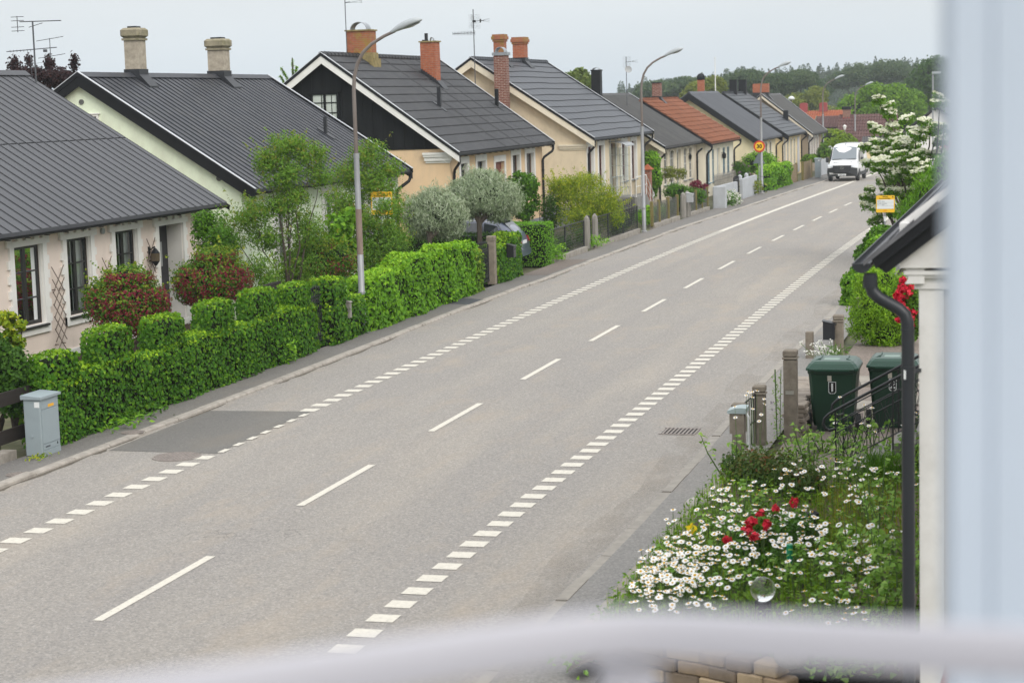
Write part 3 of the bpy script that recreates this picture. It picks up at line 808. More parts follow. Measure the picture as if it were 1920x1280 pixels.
# rooftop antenna behind the ridge of house A
m = MB(); ax, ay = -25.12, 44.95
m.tube([(ax,ay,6.2),(ax,ay,7.93)],.022,8)
ant = m.build('tv_antenna', M_ANT, h)
m = MB(); yagi(m,(ax-.35,ay,7.93),1,.25,1.05,16,.22,taper=.5)
m.bar((ax-.12,ay,7.78),(ax+.25,ay+.06,7.88),.014)
for zz in (7.72,7.98):
    for e in (-.14,.14): m.bar((ax-.62,ay,zz+e*.35+.03),(ax-.25,ay,zz+e*.35+.03),.014)
m.bar((ax-.44,ay,7.66),(ax-.44,ay,8.08),.014)
m.build('upper_array', M_ANTB, ant)
m = MB(); m.bar((ax-.8,ay,7.18),(ax+.65,ay,7.24),.022)
for k in range(7): m.bar((ax-.7+k*.1,ay,7.16),(ax-.7+k*.1,ay,7.215),.01)
for zz,dx in ((7.42,0),(6.98,.03)): m.bar((ax+.08+dx,ay,zz),(ax+.85+dx,ay,zz+.09),.014)
m.bar((ax+.46,ay,6.98),(ax+.46,ay,7.48),.014); m.box(ax+.27,ax+.36,ay-.03,ay+.03,7.13,7.2)
for e in (-.05,.05): m.bar((ax-.25,ay,6.78+e),(ax+.22,ay,6.82+e),.007)
m.bar((ax-.1,ay,6.45),(ax-.12,ay,6.98),.01)
m.build('lower_array', M_ANT, ant)

# ============ house B: pale green
B = house('ribbed_roof_house', 'pale green house with dark ribbed roof and two roughcast chimneys', 46.85, 60.0, -20.0, 3.40, 4.91, 3.17, 'trapez', R_B, W_B, ov=.14, ops=[(49.2,50.2,1.2,2.9),(53.0,54.0,1.2,2.9),(56.0,57.0,1.2,2.9)], barge=M_BLACKM, barge_h=.25, barge_cap=M_BLACKM, depth=.15, soffit=M_WHITE)
h = B['root']; xw = B['xw']
for o in [(49.2,50.2,1.2,2.9),(53.0,54.0,1.2,2.9),(56.0,57.0,1.2,2.9)]: window(h, xw, *o, M_WHITE, mull=1, bars=1, surround='flat')
for yy,tp,xa,xb in ((50.0,7.85,-25.10,-24.68),(55.8,7.68,-25.16,-24.64)):
    c = chimney(B, xa, xb, yy, yy+.52, tp, M_ROUGHCAST, 'rough', M_ROUGHTOP)
    k = MB(); k.box(xa+.08,xb-.08,yy+.1,yy+.42,tp+.05,tp+.10); k.build('flue_lid', M_LEAD, c)
gy = 46.99
m = MB(); m.tube([(-24.93,gy-.03,5.84),(-24.93,gy+.02,5.84)],.07,14); m.tube([(-21.02,gy-.03,3.72),(-21.02,gy+.02,3.72)],.075,14); m.build('gable_vent', mat('vent_grey',(.12,.12,.115),.7), h)
m = MB(); a0,a1,z0,z1 = -24.86,-24.44,4.75,5.5
m.box(a0,a0+.06,gy-.05,gy+.0,z0,z1); m.box(a1-.06,a1,gy-.05,gy,z0,z1); m.box(a0+.06,a1-.06,gy-.048,gy,z1-.06,z1); m.box(a0-.05,a1+.05,gy-.07,gy,z1,z1+.03); m.box(a0+.06,a1-.06,gy-.048,gy,z0,z0+.06)
w = m.build('window', M_WHITE, h); m = MB(); m.box(a0+.06,a1-.06,gy-.02,gy-.004,z0+.06,z1-.06); m.build('pane', plain('dark_pane',(.05,.055,.06),.08), w)
flue(B, -21.95, 57.45, .55, .10)
downpipe(B, 59.85, 59.5)

# ============ house C: apricot with black boarded gable
oc = [(66.95,67.85,1.55,3.32),(69.1,70.2,1.55,3.32),(71.6,72.9,1.0,3.20),(74.1,75.2,1.55,3.38),(76.25,77.5,1.55,3.38)]
C_ = house('black_gable_house', 'apricot house with black boarded gable and tile sheet roof with brick chimneys', 65.37, 79.3, -20.0, 3.76, 5.03, 3.64, 'tilemetal', R_C, W_C, rows=12, ops=oc, barge=M_WHITE, barge_h=.26, barge_cap=M_BLACKM, depth=.16, plinth=(.62,M_PLINTH))
h = C_['root']; xw = C_['xw']
for i,o in enumerate(oc):
    if i != 2: window(h, xw, *o, plain('brown_frame',(.10,.055,.04),.5) if i>2 else M_DARKFRAME, mull=1, bars=1, surround='flat', curtain=(.8,.8))
o = oc[2]; m = MB(); m.box(xw-.16,xw-.12,o[0],o[1],o[2],o[3]); d = m.build('door', mat('red_brown_door',(.16,.045,.03),.5), h)
s = MB(); b=.2; s.box(xw,xw+.03,o[0]-b,o[0],o[2],o[3]+.24); s.box(xw,xw+.03,o[1],o[1]+b,o[2],o[3]+.24); s.box(xw,xw+.028,o[0],o[1],o[3],o[3]+.24); s.build('door_surround', M_WHITE, d)
gy = 65.72
m = MB(); sl = C_['sl']; n = 22; x0,x1 = C_['xr']-4.6, C_['xr']+4.6     # boarding with battens
m.prism([(x0,gy-.03,3.9),(x1,gy-.03,3.9),(x1,gy-.03,C_['zr']-.14-4.6*sl),(C_['xr'],gy-.03,C_['zr']-.14),(x0,gy-.03,C_['zr']-.14-4.6*sl)],(0,.03,0))
for k in range(24):
    x = x0+.18+k*.385; zt = C_['zr']-.16-abs(x-C_['xr'])*sl
    if x < x1 and zt > 3.95: m.box(x,x+.035,gy-.05,gy-.031,3.9,zt)
gb = m.build('gable_boarding', M_BLACKWOOD, h)
m = MB(); m.box(-20.92,-20.8,gy-.045,gy-.03,4.12,4.25); m.build('vent_cover', plain('dark_purple_vent',(.03,.025,.035),.6), gb)
a0,a1,z0,z1 = -25.62,-24.52,4.93,6.03
m = MB(); 
for x in (a0,a1-.09): m.box(x,x+.09,gy-.10,gy-.031,z0,z1)
m.box(-25.11,-25.03,gy-.10,gy-.031,z0,z1)
m.box(a0+.09,a1-.09,gy-.095,gy-.031,z1-.08,z1); m.box(a0+.09,a1-.09,gy-.095,gy-.031,z0,z0+.08); m.box(a0-.08,a1+.08,gy-.13,gy-.031,z1,z1+.05); m.box(a0-.08,a1+.08,gy-.13,gy-.031,z0-.05,z0)
for k in (1,2):
    zz = z0+(z1-z0)*k/3; m.box(a0+.09,-25.11,gy-.075,gy-.04,zz-.018,zz+.018); m.box(-25.03,a1-.09,gy-.075,gy-.04,zz-.018,zz+.018)
w = m.build('window', M_BLACKWOOD, h); m = MB(); m.box(a0+.09,a1-.09,gy-.05,gy-.034,z0+.08,z1-.08); m.build('pane', plain('pale_blind_pane',(.46,.50,.46),.12), w)
s = MB()                                                                # moulded return at the eaves corner
for k,(e,za,zb_) in enumerate(((.02,3.50,3.58),(.08,3.58,3.72),(.13,3.72,3.80),(.16,3.80,3.88))): s.box(-21.3-e*.5,xw+e,gy-.03-e,gy,za-.10,zb_-.10)
s.build('cornice_return', M_WHITE, h)
c = chimney(C_, -25.52, -24.55, 69.4, 70.05, 8.34, M_BRICKL, 'slab', M_LICHEN, flash=False)
m = MB(); m.box(-25.57,-24.50,69.35,70.1,7.0,7.52); m.box(-24.50,-24.40,69.35,70.1,6.8,7.30); m.build('lichen_foot', M_LICHEN, c)
hoop(c, -25.38, -24.70, 69.7, 8.39, .30, M_ZINC, .25)
m = MB(); m.tube([(-25.5,69.35,7.2),(-25.5,69.35,10.1)],.018,8)
t = m.build('tv_antenna', M_ANT, h)
m = MB(); m.bar((-25.5,69.35,9.42),(-25.3,69.35,9.44),.03)
for e in (-.045,.045): m.bar((-25.4,69.35+e,9.42),(-24.83,69.35,9.45+e*.8),.009); m.bar((-24.83,69.35,9.45+e*.8),(-24.85,69.35,9.38),.009)
m.build('antenna_head', M_ANT, t)
c = chimney(C_, -24.14, -23.50, 74.2, 74.8, 7.98, M_BRICK, 'slab', M_LICHEN, stepped=True)
m = MB(); m.box(-24.02,-23.91,74.45,74.57,8.0,8.35); m.box(-24.12,-23.91,74.42,74.6,8.035,8.09); m.build('flue_pipe', M_LEAD, c)
hoop(c,-23.80,-23.64,74.5,8.03,.16,M_ZINC,.08)
flue(C_, -22.25, 70.55, .75, .14, M_LEAD); flue(C_, -22.15, 78.3, .75, .14, M_BLACKM)
downpipe(C_, 65.45, 65.95); downpipe(C_, 79.2, 78.75, .25)
m = MB()
for k in range(2): m.bar((xw+.1,78.4-k*.9,1.25-k*.0),(xw+2.6,78.4-k*.9,.35),.03)
for k in range(2):
    for q in (.2,1.3,2.4): m.bar((xw+q,78.4-k*.9,.0),(xw+q,78.4-k*.9,1.2-q*.34),.025)
m.build('stair_rail', M_BLACKM, h)
m = MB()
for k in range(4): m.box(xw,xw+1.6-k*.35,71.3,73.2,.0+k*.2,.2+k*.2-.003)
m.build('entrance_steps', mat('step_concrete',(.27,.26,.24),.9,bmp=.3), h)

# ============ house D: cream
od = [(83.15,84.3,1.55,3.42),(85.3,86.4,1.55,3.42),(87.9,88.95,.95,3.42),(90.35,91.5,1.55,3.42),(92.6,93.75,1.55,3.42)]
D_ = house('cream_house', 'cream house with slate grey roof and a dark red brick chimney up its gable', 82.6, 96.1, -19.0, 3.80, 5.5, 3.66, 'shingle', R_D, W_D, rows=13, ops=od, barge=M_CREAM, barge_h=.3, barge_cap=M_BLACKM, depth=.16, plinth=(.75,M_PLINTH))
h = D_['root']; xw = D_['xw']
WF = mat('maroon_frame',(.10,.03,.03),.5)
for i,o in enumerate(od):
    if i != 2: window(h, xw, *o, WF, mull=1, bars=2, surround='flat', curtain=(.9,.9), sill=M_PLINTH)
o = od[2]; m = MB(); m.box(xw-.16,xw-.12,o[0],o[1],o[2],o[3]); d = m.build('door', mat('dark_maroon_door',(.07,.025,.025),.5), h)
s = MB(); b=.2; s.box(xw,xw+.03,o[0]-b,o[0],o[2],o[3]+.24); s.box(xw,xw+.03,o[1],o[1]+b,o[2],o[3]+.24); s.build('door_surround', M_WHITE, d)
m = MB(); n = 10                                                          # curved canopy over the door and glazed side screen
P = [(xw+.82*math.sin(math.pi/2*k/n), 3.30+.22*math.cos(math.pi/2*k/n)) for k in range(n+1)]
for k in range(n): m.prism([(P[k][0],87.5,P[k][1]),(P[k+1][0],87.5,P[k+1][1]),(P[k+1][0],87.5,P[k+1][1]-.02),(P[k][0],87.5,P[k][1]-.02)],(0,2.0,0))
m.build('door_canopy', mat('clear_white_sheet',(.25,.26,.26),.35), h)
m = MB()
for q in (.02,.52,1.02): m.bar((xw+q,87.55,.95),(xw+q,87.55,3.32),.03)
for zz in (1.4,1.9,2.4,2.9): m.bar((xw,87.55,zz),(xw+1.03,87.55,zz),.02)
ds = m.build('glazed_side_screen', M_WHITE, h)
m = MB(); m.box(xw+.03,xw+1.0,87.53,87.54,1.0,3.25); m.build('pane', M_GLASS, ds)
m = MB()
m.box(xw,xw+1.3,87.5,90.0,-.1,.92)
for k in range(5): m.box(xw+.1,xw+1.3,90.0+k*.3,90.3+k*.3,-.1,.76-k*.17)
m.build('entrance_steps', mat('old_concrete',(.23,.225,.21),.9,bmp=.4,var=.2), h)
m = MB()
for x in (xw+.12,xw+1.25):
    m.tube([(x,87.6,1.85),(x,90.0,1.85),(x,91.7,.92),(x,91.85,.90),(x,91.9,.80),(x,91.82,.72),(x,91.72,.78)],.022,6)
    m.tube([(x,90.0,1.5),(x,91.6,.62)],.014,6); m.tube([(x,90.0,1.2),(x,91.6,.32)],.014,6); m.tube([(x,87.6,1.4),(x,90.0,1.4)],.014,6)
    for q,z0,z1 in ((87.6,.9,1.85),(88.8,.9,1.85),(90.0,.7,1.85),(90.9,.3,1.36),(91.6,.0,.98)): m.tube([(x,q,z0),(x,q,z1)],.018,6)
m.build('stair_rail', plain('white_rail',(.72,.72,.7),.4), h)
c = MB(); c.box(-23.30,-22.74,82.05,82.55,-.1,7.55); ch = c.build('chimney', M_BRICKD, h); ch['label'] = 'tall dark red brick chimney standing against the gable'
c = MB(); c.box(-23.36,-22.68,82.0,82.6,7.55,7.68); c.build('chimney_cap', M_ZINC, ch); hoop(ch,-23.24,-22.80,82.3,7.68,.24,M_ZINC,.25)
chimney(D_, -24.78, -24.28, 87.3, 87.8, 8.66, M_BRICKL, 'corbel', M_BRICKL)
chimney(D_, -24.86, -24.26, 91.0, 91.6, 8.62, M_BRICK, 'corbel', M_BRICKL)
m = MB(); m.tube([(-24.25,82.3,5.9),(-24.25,82.3,9.62)],.022,8); t = m.build('tv_antenna', M_ANT, h)
m = MB(); a=Vector((-24.25,82.3,9.05))
m.bar((-24.32,82.3,9.08),(-23.75,82.3,9.12),.02)
for s_ in (1,-1):
    for k in range(4):
        z0 = 9.08+s_*.03; z1 = 9.08+s_*.30
        m.bar((-24.30,82.12+k*.12,z0),(-24.30-.0+.0,82.12+k*.12,z1),.006)
    for k in range(5):
        zz = 9.08+s_*(.05+k*.06); x = -24.30-k*.018+s_*0; m.bar((-24.40+k*.0,82.05,zz),(-24.0,82.55,zz),.006)
for zz in (9.02,9.08,9.14,9.2): m.bar((-23.9,82.3,9.1),(-23.5,82.3,zz),.007)
m.box(-24.28,-24.15,82.25,82.35,9.04,9.14); m.box(-23.95,-23.9,82.26,82.34,9.02,9.18); m.build('antenna_grid', M_ANTB, t)
m = MB(); yagi(m,(-24.2,82.3,8.58),-1,0,1.02,16,.2,vert=True,taper=.7); m.build('side_array', M_ANTB, t)
m = MB(); m.bar((-24.6,82.9,6.0),(-24.1,82.9,6.0),.05); m.bar((-24.6,82.9,5.2),(-23.9,82.9,5.2),.05); m.build('wall_bracket', M_BLACKM, h)
s = MB()
for k,(e,za,zb_) in enumerate(((.0,3.28,3.36),(.05,3.36,3.46),(.09,3.46,3.54))): s.box(-20.6-e*.5,xw+e,82.92-e,82.95,za,zb_)
s.build('cornice_return', M_CREAM, h)
downpipe(D_, 82.75, 83.05); downpipe(D_, 95.95, 95.55)

# ============ house E: stone render, arched windows
M_FARGLASS = plain('dull_window_glass', (.035,.05,.052), .12, .35)
def arched(H, ops, frame, sm, bars=2):
    for i,o in enumerate(ops): window(H['root'], H['xw'], *o, frame, mull=1 if o[1]-o[0]>1.1 else 0, bars=bars, surround='arch', sm=sm, depth=.05, curtain=None, sill=M_ZINC, wallm=H['wmat'], fw=.05, glass=M_FARGLASS)
oe = [(98.35,99.35,.95,2.70),(100.0,101.3,.95,2.70),(104.1,105.2,.95,2.70),(105.8,106.8,.95,2.70)]
E_ = house('stone_coloured_house', 'low stone coloured house with corrugated grey roof and a black box chimney', 96.5, 108.63, -18.5, 2.98, 4.32, 2.76, 'corrug', R_E, W_E, ops=oe+[(101.9,103.2,.25,2.68)], barge=M_CREAM, barge_h=.26, barge_cap=M_BLACKM, depth=.14)
arched(E_, oe, mat('grey_white_frame',(.5,.5,.47),.6), M_CREAM, 3)
o=(101.9,103.2,.25,2.68); m=MB(); xw=E_['xw']; m.box(xw-.13,xw-.1,o[0],o[1],o[2],o[3]); d=m.build('door',mat('grey_door',(.42,.43,.4),.6),E_['root'])
m=MB(); m.box(xw-.1,xw-.09,o[0]+.2,o[1]-.2,1.3,2.5); m.build('door_pane',plain('door_glass',(.06,.08,.08),.06),d)
m=MB(); m.box(xw,xw+.05,o[0]-.12,o[0],o[2],o[3]); m.box(xw,xw+.05,o[1],o[1]+.12,o[2],o[3]); m.box(xw,xw+.05,o[0]-.12,o[1]+.12,o[3],o[3]+.12); m.build('door_surround',M_CREAM,d)
m=MB(); yc=105.5; m.lathe((xw+.14,yc,2.0),[(.03,0),(.07,.06),(.09,.25),(.02,.36)],6); m.bar((xw,yc,2.3),(xw+.14,yc,2.38),.03); m.build('wall_lantern',M_BLACKM,E_['root'])
c = chimney(E_, -22.76, -22.28, 98.8, 99.3, 6.98, M_BLACKM, 'sheet', M_BLACKM, flash=False)
hoop(c,-22.72,-22.32,99.05,7.03,.12,M_ZINC,.2)
m = MB(); m.tube([(-21.75,103,5.0),(-21.75,103,7.75)],.02,8); t=m.build('tv_antenna',M_ANT,E_['root'])
m = MB(); m.bar((-21.8,103,7.45),(-21.3,103,7.5),.018)
for s_ in (1,-1):
    for k in range(5): m.bar((-21.88,102.75,7.47+s_*(.04+k*.06)),(-21.55,103.25,7.47+s_*(.04+k*.06)),.006)
for zz in (7.4,7.48,7.56): m.bar((-21.45,103,7.49),(-21.1,103,zz),.007)
m.build('antenna_grid',M_ANTB,t)
m = MB(); m.lathe((0,0,0),[(.005,-.04),(.11,-.015),(.2,.04),(.19,.04),(.10,-.003),(.004,-.028)],18); dsh=m.build('dish',plain('dish_white',(.33,.34,.34),.6),t,world=False); WL[dsh.name]=Vector()
dsh.location=Vector((-21.62,102.9,7.05))-Vector(E_['root'].location); dsh.rotation_euler=(math.radians(70),0,math.radians(25))
downpipe(E_, 96.6, 96.9); downpipe(E_, 108.5, 108.15)

# ============ house F: ivory with terracotta roof
of = [(109.2,110.0,.55,2.40),(110.75,111.5,.55,2.40),(114.65,115.6,.75,2.40),(116.3,117.3,.75,2.40)]
F_ = house('terracotta_roof_house', 'small ivory house with terracotta tile roof and narrow blue framed windows', 108.0, 119.15, -18.0, 2.86, 3.96, 2.54, 'clay', R_F, W_F, rows=11, ops=of+[(112.5,113.6,.0,2.42)], barge=M_BLACKM, barge_h=.22, depth=.14, backkind='clay')
for o in of: window(F_['root'],F_['xw'],*o,mat('blue_grey_frame',(.16,.25,.31),.5),mull=1,bars=2,depth=.05,curtain=None,fw=.06,glass=M_FARGLASS,sill=mat('blue_sill',(.14,.25,.33),.5))
xw=F_['xw']; m=MB(); m.box(xw-.13,xw-.1,112.5,113.6,.0,2.42); m.build('door',mat('pale_grey_door',(.45,.45,.43),.6),F_['root'])
m=MB(); m.lathe((xw+.16,114.15,1.75),[(.03,0),(.12,.05),(.13,.28),(.03,.38)],8); m.bar((xw,114.15,2.1),(xw+.16,114.15,2.15),.03); m.build('wall_lantern',M_BLACKM,F_['root'])
c = chimney(F_, -22.28, -21.78, 112.8, 113.3, 6.35, M_BRICKD, 'slab', M_LEAD)
c['label'] = 'brick chimney at the ridge'
downpipe(F_, 108.15, 108.5); downpipe(F_, 119.0, 118.7)

# ============ house G: primrose
og = [(127.2,128.2,.1,2.25),(129.5,130.5,.35,2.25),(131.6,132.5,.35,2.25)]
G_ = house('primrose_house', 'primrose yellow house with pale grey roof and broad black bargeboards, brick chimney with black cowl', 123.55, 135.2, -17.5, 2.62, 4.5, 3.13, 'corrug', R_G, W_G, ops=og, barge=M_BLACKM, barge_h=.38, depth=.14)
arched(G_, og[1:], M_DARKFRAME, M_WHITE); 
xw=G_['xw']; m=MB(); m.box(xw-.13,xw-.1,127.2,128.2,.1,2.25); m.build('door',mat('lilac_grey_door',(.42,.4,.42),.6),G_['root'])
c = chimney(G_, -22.50, -22.06, 129.8, 130.2, 6.6, M_BRICK, None)
m=MB(); m.lathe((-22.28,130.0,6.6),[(.26,0),(.28,.1),(.27,.25),(.2,.38),(.05,.45)],14); m.build('chimney_cowl',M_BLACKM,c)
m=MB(); m.tube([(-22.1,134.9,5.6),(-22.1,134.9,8.1)],[.04,.025],8); m.lathe((-22.1,134.9,8.1),[(.02,0),(.05,.03),(.02,.1)],8); m.build('flagpole',M_WHITE,G_['root'])
downpipe(G_, 135.05, 134.7)
# ============ house H: yellow
oh = [(137.8,138.7,.25,2.18),(139.6,140.5,.25,2.18),(141.5,142.4,.25,2.18),(143.4,144.3,.25,2.18)]
Hh = house('yellow_house', 'yellow house with dark slate roof and two black metal chimneys', 136.92, 148.3, -17.3, 2.58, 4.58, 3.11, 'shingle', R_H, W_H, rows=13, ops=oh, barge=M_BLACKM, barge_h=.34, depth=.14)
arched(Hh, oh, mat('grey_frame',(.3,.32,.34),.5), M_WHITE)
xw=Hh['xw']; m=MB(); m.box(xw,xw+.05,145.55,146.75,-.4,2.25); m.build('door',mat('white_grey_door',(.5,.5,.52),.6),Hh['root'])
for a,b,yc,zt_ in ((-22.10,-21.58,141.5,6.58),(-22.14,-21.58,146.2,6.6)): chimney(Hh,a,b,yc-.22,yc+.22,zt_,M_BLACKM,'sheet',M_BLACKM,flash=False)
flue(Hh,-18.7,147.0,.7,.36,M_BLACKM)
downpipe(Hh, 136.95, 136.6); downpipe(Hh, 148.1, 147.8)
# ============ house I: taupe
oi = [(150.6,151.4,.2,1.95),(152.4,153.2,.2,1.95),(154.2,155.0,.2,1.95),(156.2,157.0,.2,1.95)]
Ii = house('taupe_house', 'taupe house with dusty grey roof and a broad orange brick chimney', 149.57, 160.2, -17.0, 2.36, 3.9, 3.12, 'corrug', R_I, W_I, ops=oi, barge=M_CREAM, barge_h=.2, barge_cap=M_BLACKM, depth=.14)
for o in oi: window(Ii['root'],Ii['xw'],*o,mat('maroon_frame_far',(.14,.05,.05),.5),mull=1,bars=1,depth=.05,curtain=None,fw=.05,glass=M_FARGLASS,surround='flat')
chimney(Ii,-21.86,-20.62,151.5,152.1,6.34,M_BRICK,None)
downpipe(Ii,149.7,150.1); downpipe(Ii,160.0,159.6)
# ------------------------------------------------------------------ houses across the end of the street (ridge across the view)
def cross_house(name, label, x0, x1, yf, dep, ze, zr, zb, rmat, wmat, kind='clay', rows=9, win=(), trim=None):
    h = thing(name, label, 'house', ((x0+x1)/2, yf+dep/2, zb), 'houses across the end of the street')
    w = MB(); g0, g1 = x0+.3, x1-.3; yr = yf+dep/2
    w.box(g0,g1,yf+.4,yf+dep-.4,zb,ze)
    for g in (g0,g1): w.add([(g,yf+.4,ze),(g,yr,zr-.18),(g,yf+dep-.4,ze)],[(0,1,2)])
    w.build('wall', wmat, h)
    t = MB(); slope_mesh(t, x0, x1, 0, zr, dep/2, ze, kind, rows)
    t.add([(0,x0,zr-.12),(0,x1,zr-.12),(dep/2,x1,ze-.1),(dep/2,x0,ze-.1)],[(0,1,2,3)])
    b = MB(); b.add([(y,yr-x,z) for x,y,z in t.v], t.f)
    b.add([(x0,yr,zr),(x1,yr,zr),(x1,yf+dep,ze),(x0,yf+dep,ze)],[(0,1,2,3)])
    ro = b.build('roof', rmat, h)
    if trim:
        m = MB()
        for g,s in ((x0,-1),(x1,1)):
            for q in (yf,yf+dep): m.prism([(g,yr,zr+.05),(g,q,ze+.05),(g,q,ze-.22),(g,yr,zr-.22)],(s*.06,0,0))
        m.build('bargeboard', trim, h)
    for a,c,z0,z1 in win:
        m = MB(); m.box(a-.08,c+.08,yf+.36,yf+.4,z0-.08,z1+.08); q = m.build('window', M_WHITE, h)
        m = MB(); m.box(a,(a+c)/2-.04,yf+.345,yf+.358,z0,z1); m.box((a+c)/2+.04,c,yf+.345,yf+.358,z0,z1); m.build('pane', plain('far_pane',(.04,.05,.06),.1), q)
    return h, ro, yr
h, ro, yr = cross_house('maroon_roof_house','house with a big mottled maroon tile roof behind the round green shrub',-19.4,-13.6,190,9,.4,3.25,-1.4,R_MA,W_H,win=((-15.9,-15.0,-.9,.1),))
c = MB(); c.box(-19.0,-18.3,yr-.5,yr+.4,2.0,3.75); ch = c.build('chimney', brickmat('old_brick',(.24,.09,.06),(.3,.12,.08),(.3,.25,.2)), ro)
c = MB(); c.box(-19.08,-18.22,yr-.58,yr+.48,3.75,4.05); c.build('chimney_cap', M_BLACKM, ch)
c = MB(); c.box(-19.06,-18.24,yr-.56,yr+.46,2.0,2.95); c.build('painted_foot', mat('red_painted_brick',(.33,.04,.04),.7), ch)
cross_house('grey_roof_annex','low yellow annex with a grey roof seen just above the white van',-16.6,-12.0,187.0,3.4,.35,1.15,-1.4,R_E,W_H,'corrug',win=((-15.4,-14.7,-.9,0),))
h, ro, yr = cross_house('small_maroon_roof_house','small yellow house with maroon roof and green gable trim',-22.2,-19.3,196,7,1.95,3.1,-1.5,R_MA,W_H,trim=mat('green_trim',(.10,.17,.12),.6))
h, ro, yr = cross_house('orange_roof_house','house with bright orange tile roof and two red painted chimneys',-26.5,-20.6,214,8,2.0,3.5,-1.5,R_OR,W_H)
for x,l in ((-25.7,None),(-23.5,None)):
    c = MB(); c.box(x-.42,x+.42,yr-.45,yr+.35,2.8,4.25); ch = c.build('chimney', mat('red_painted_chimney',(.27,.05,.05),.7,var=.15), ro)
    n=10; c = MB(); P=[(x-.42*math.cos(math.pi*k/n),4.25+.16*math.sin(math.pi*k/n)) for k in range(n+1)]; c.prism([(a,yr-.45,b) for a,b in P],(0,.8,0)); c.build('chimney_hood', mat('red_painted_chimney',(.27,.05,.05),.7), ch)
# white gabled house on the right of the street, behind the flowering tree
h = thing('white_house','white gabled house with dark roof behind the flowering dogwood','house',(-7.0,156,-.9))
m = MB(); X0,XM,X1 = -9.9,-7.6,-5.0
m.add([(X0,150,-1),(X1,150,-1),(X1,150,2.3),(XM,150,4.0),(X0,150,2.3),(X0,160,-1),(X1,160,-1),(X1,160,2.3),(XM,160,4.0),(X0,160,2.3)],[(0,1,2,3,4),(5,9,8,7,6),(0,4,9,5),(1,6,7,2)]); m.build('wall', M_WHITE, h)
m = MB(); 
for q in (X0-.3,X1+.3): m.prism([(XM,149.7,4.1),(q,149.7,2.2),(q,149.7,2.34),(XM,149.7,4.25)],(0,10.6,0))
m.build('roof', R_C, h)
m = MB(); m.box(-8.9,-8.3,149.95,149.99,2.2,3.2); m.build('window', plain('dark_far_window',(.03,.035,.045),.1), h)

# ------------------------------------------------------------------ street lamps
M_GALV = mat('galvanised_steel', (.30,.31,.32), rough=.5, metal=.35, var=.15, sc=4, dirt=(.20,.15,.11), dsc=1.2, damt=.35, stretch=(1,1,.25))
M_WEATH = mat('weathered_pole', (.19,.165,.15), rough=.6, metal=.2, var=.2, sc=5, dirt=(.12,.07,.045), dsc=1.6, damt=.6, stretch=(1,1,.3))
M_RUST = mat('rusty_sleeve', (.22,.17,.14), rough=.8, var=.25, sc=7, dirt=(.17,.075,.04), dsc=2.0, damt=.9, stretch=(1,1,.2))
M_LAMPH = mat('lamp_housing', (.36,.39,.40), rough=.4, var=.06)
def street_lamp(loc, label, worn=False):
    t = thing('street_lamp', label, 'street lamp', loc, 'curved street lamps along the left pavement')
    x,y,z = loc
    p = MB(); p.tube([(x,y,z-.1),(x,y,z+.95),(x,y,z+.96),(x,y,z+4.3)],[.088,.086,.078,.068],14); p.tube([(x,y,z+.93),(x,y,z+.99)],.096,14); p.lathe((x,y,z-.02),[(.13,0),(.13,.03),(.09,.06)],14)
    smooth_by_angle(p.build('lower_pole', M_GALV, t))
    p = MB(); p.tube([(x,y,z+4.25),(x,y,z+5.85),(x+.03,y,z+6.18),(x+.12,y,z+6.48),(x+.27,y,z+6.73),(x+.50,y,z+6.93),(x+.82,y,z+7.10),(x+1.10,y,z+7.21)],[.052,.047,.045,.043,.042,.04,.038,.037],12)
    smooth_by_angle(p.build('curved_arm', M_WEATH, t))
    p = MB(); p.tube([(x,y,z+4.22),(x,y,z+4.34)],.074,14); p.build('collar', M_GALV, t)
    if worn:
        p = MB(); p.tube([(x,y,z+1.9),(x,y,z+3.0)],.0755,14); p.build('rust_band', M_RUST, t)
    n, k = 12, 12; vs = []; a0 = Vector((x+1.0,y,z+7.17)); ax = Vector((.93,0,.33)).normalized(); up = Vector((-ax.z,0,ax.x))
    W = [.045,.06,.085,.115,.135,.15,.155,.15,.135,.105,.06,.012]; L = [0,.05,.14,.24,.34,.44,.54,.63,.71,.77,.81,.835]; Ht = [.05,.07,.10,.125,.14,.145,.145,.135,.115,.085,.05,.012]
    for i in range(n):
        c = a0+ax*L[i]
        for j in range(k):
            th = 2*math.pi*j/k; s_, c_ = math.sin(th), math.cos(th)
            vs.append(c + Vector((0,1,0))*W[i]*c_ + up*(Ht[i]*s_ if s_>0 else .035*s_*(Ht[i]/.145)))
    m = MB(); m.add(vs,[(i*k+j,i*k+(j+1)%k,(i+1)*k+(j+1)%k,(i+1)*k+j) for i in range(n-1) for j in range(k)]+[tuple(range(k)),tuple(range((n-1)*k,n*k))])
    hd = m.build('lamp_head', M_LAMPH, t, smooth=True)
    m = MB(); c = a0+ax*.55-up*.042
    m.add([c+ax*(.22*math.cos(q))+Vector((0,1,0))*.11*math.sin(q) for q in [2*math.pi*j/14 for j in range(14)]]+[c-up*.03],[(j,(j+1)%14,14) for j in range(14)]); m.build('lens', plain('lamp_lens',(.35,.36,.34),.2), hd)
    return t
L1 = street_lamp((-15.88,43.56,.045), 'nearest curved lamp post with a rusty band, in front of the ivy wall', True)
def lamp_copy(loc, label):
    r = copy_thing(L1, loc, label)
    for k in list(r.children):
        if k.name.startswith('rust_band'): bpy.data.objects.remove(k)
lamp_copy((-15.84,77.9,gz(77.9)+.045), 'curved lamp post in front of the cream house with brick chimney')
lamp_copy((-15.5,110.6,gz(110.6)+.045), 'curved lamp post that carries the round speed limit sign')
lamp_copy((-17.35,160.5,gz(160)+.1), 'curved lamp post behind the grey plank fence near the white van')
lamp_copy((-17.6,192,gz(192)+.1), 'farthest curved lamp post, in front of the big leafy tree')
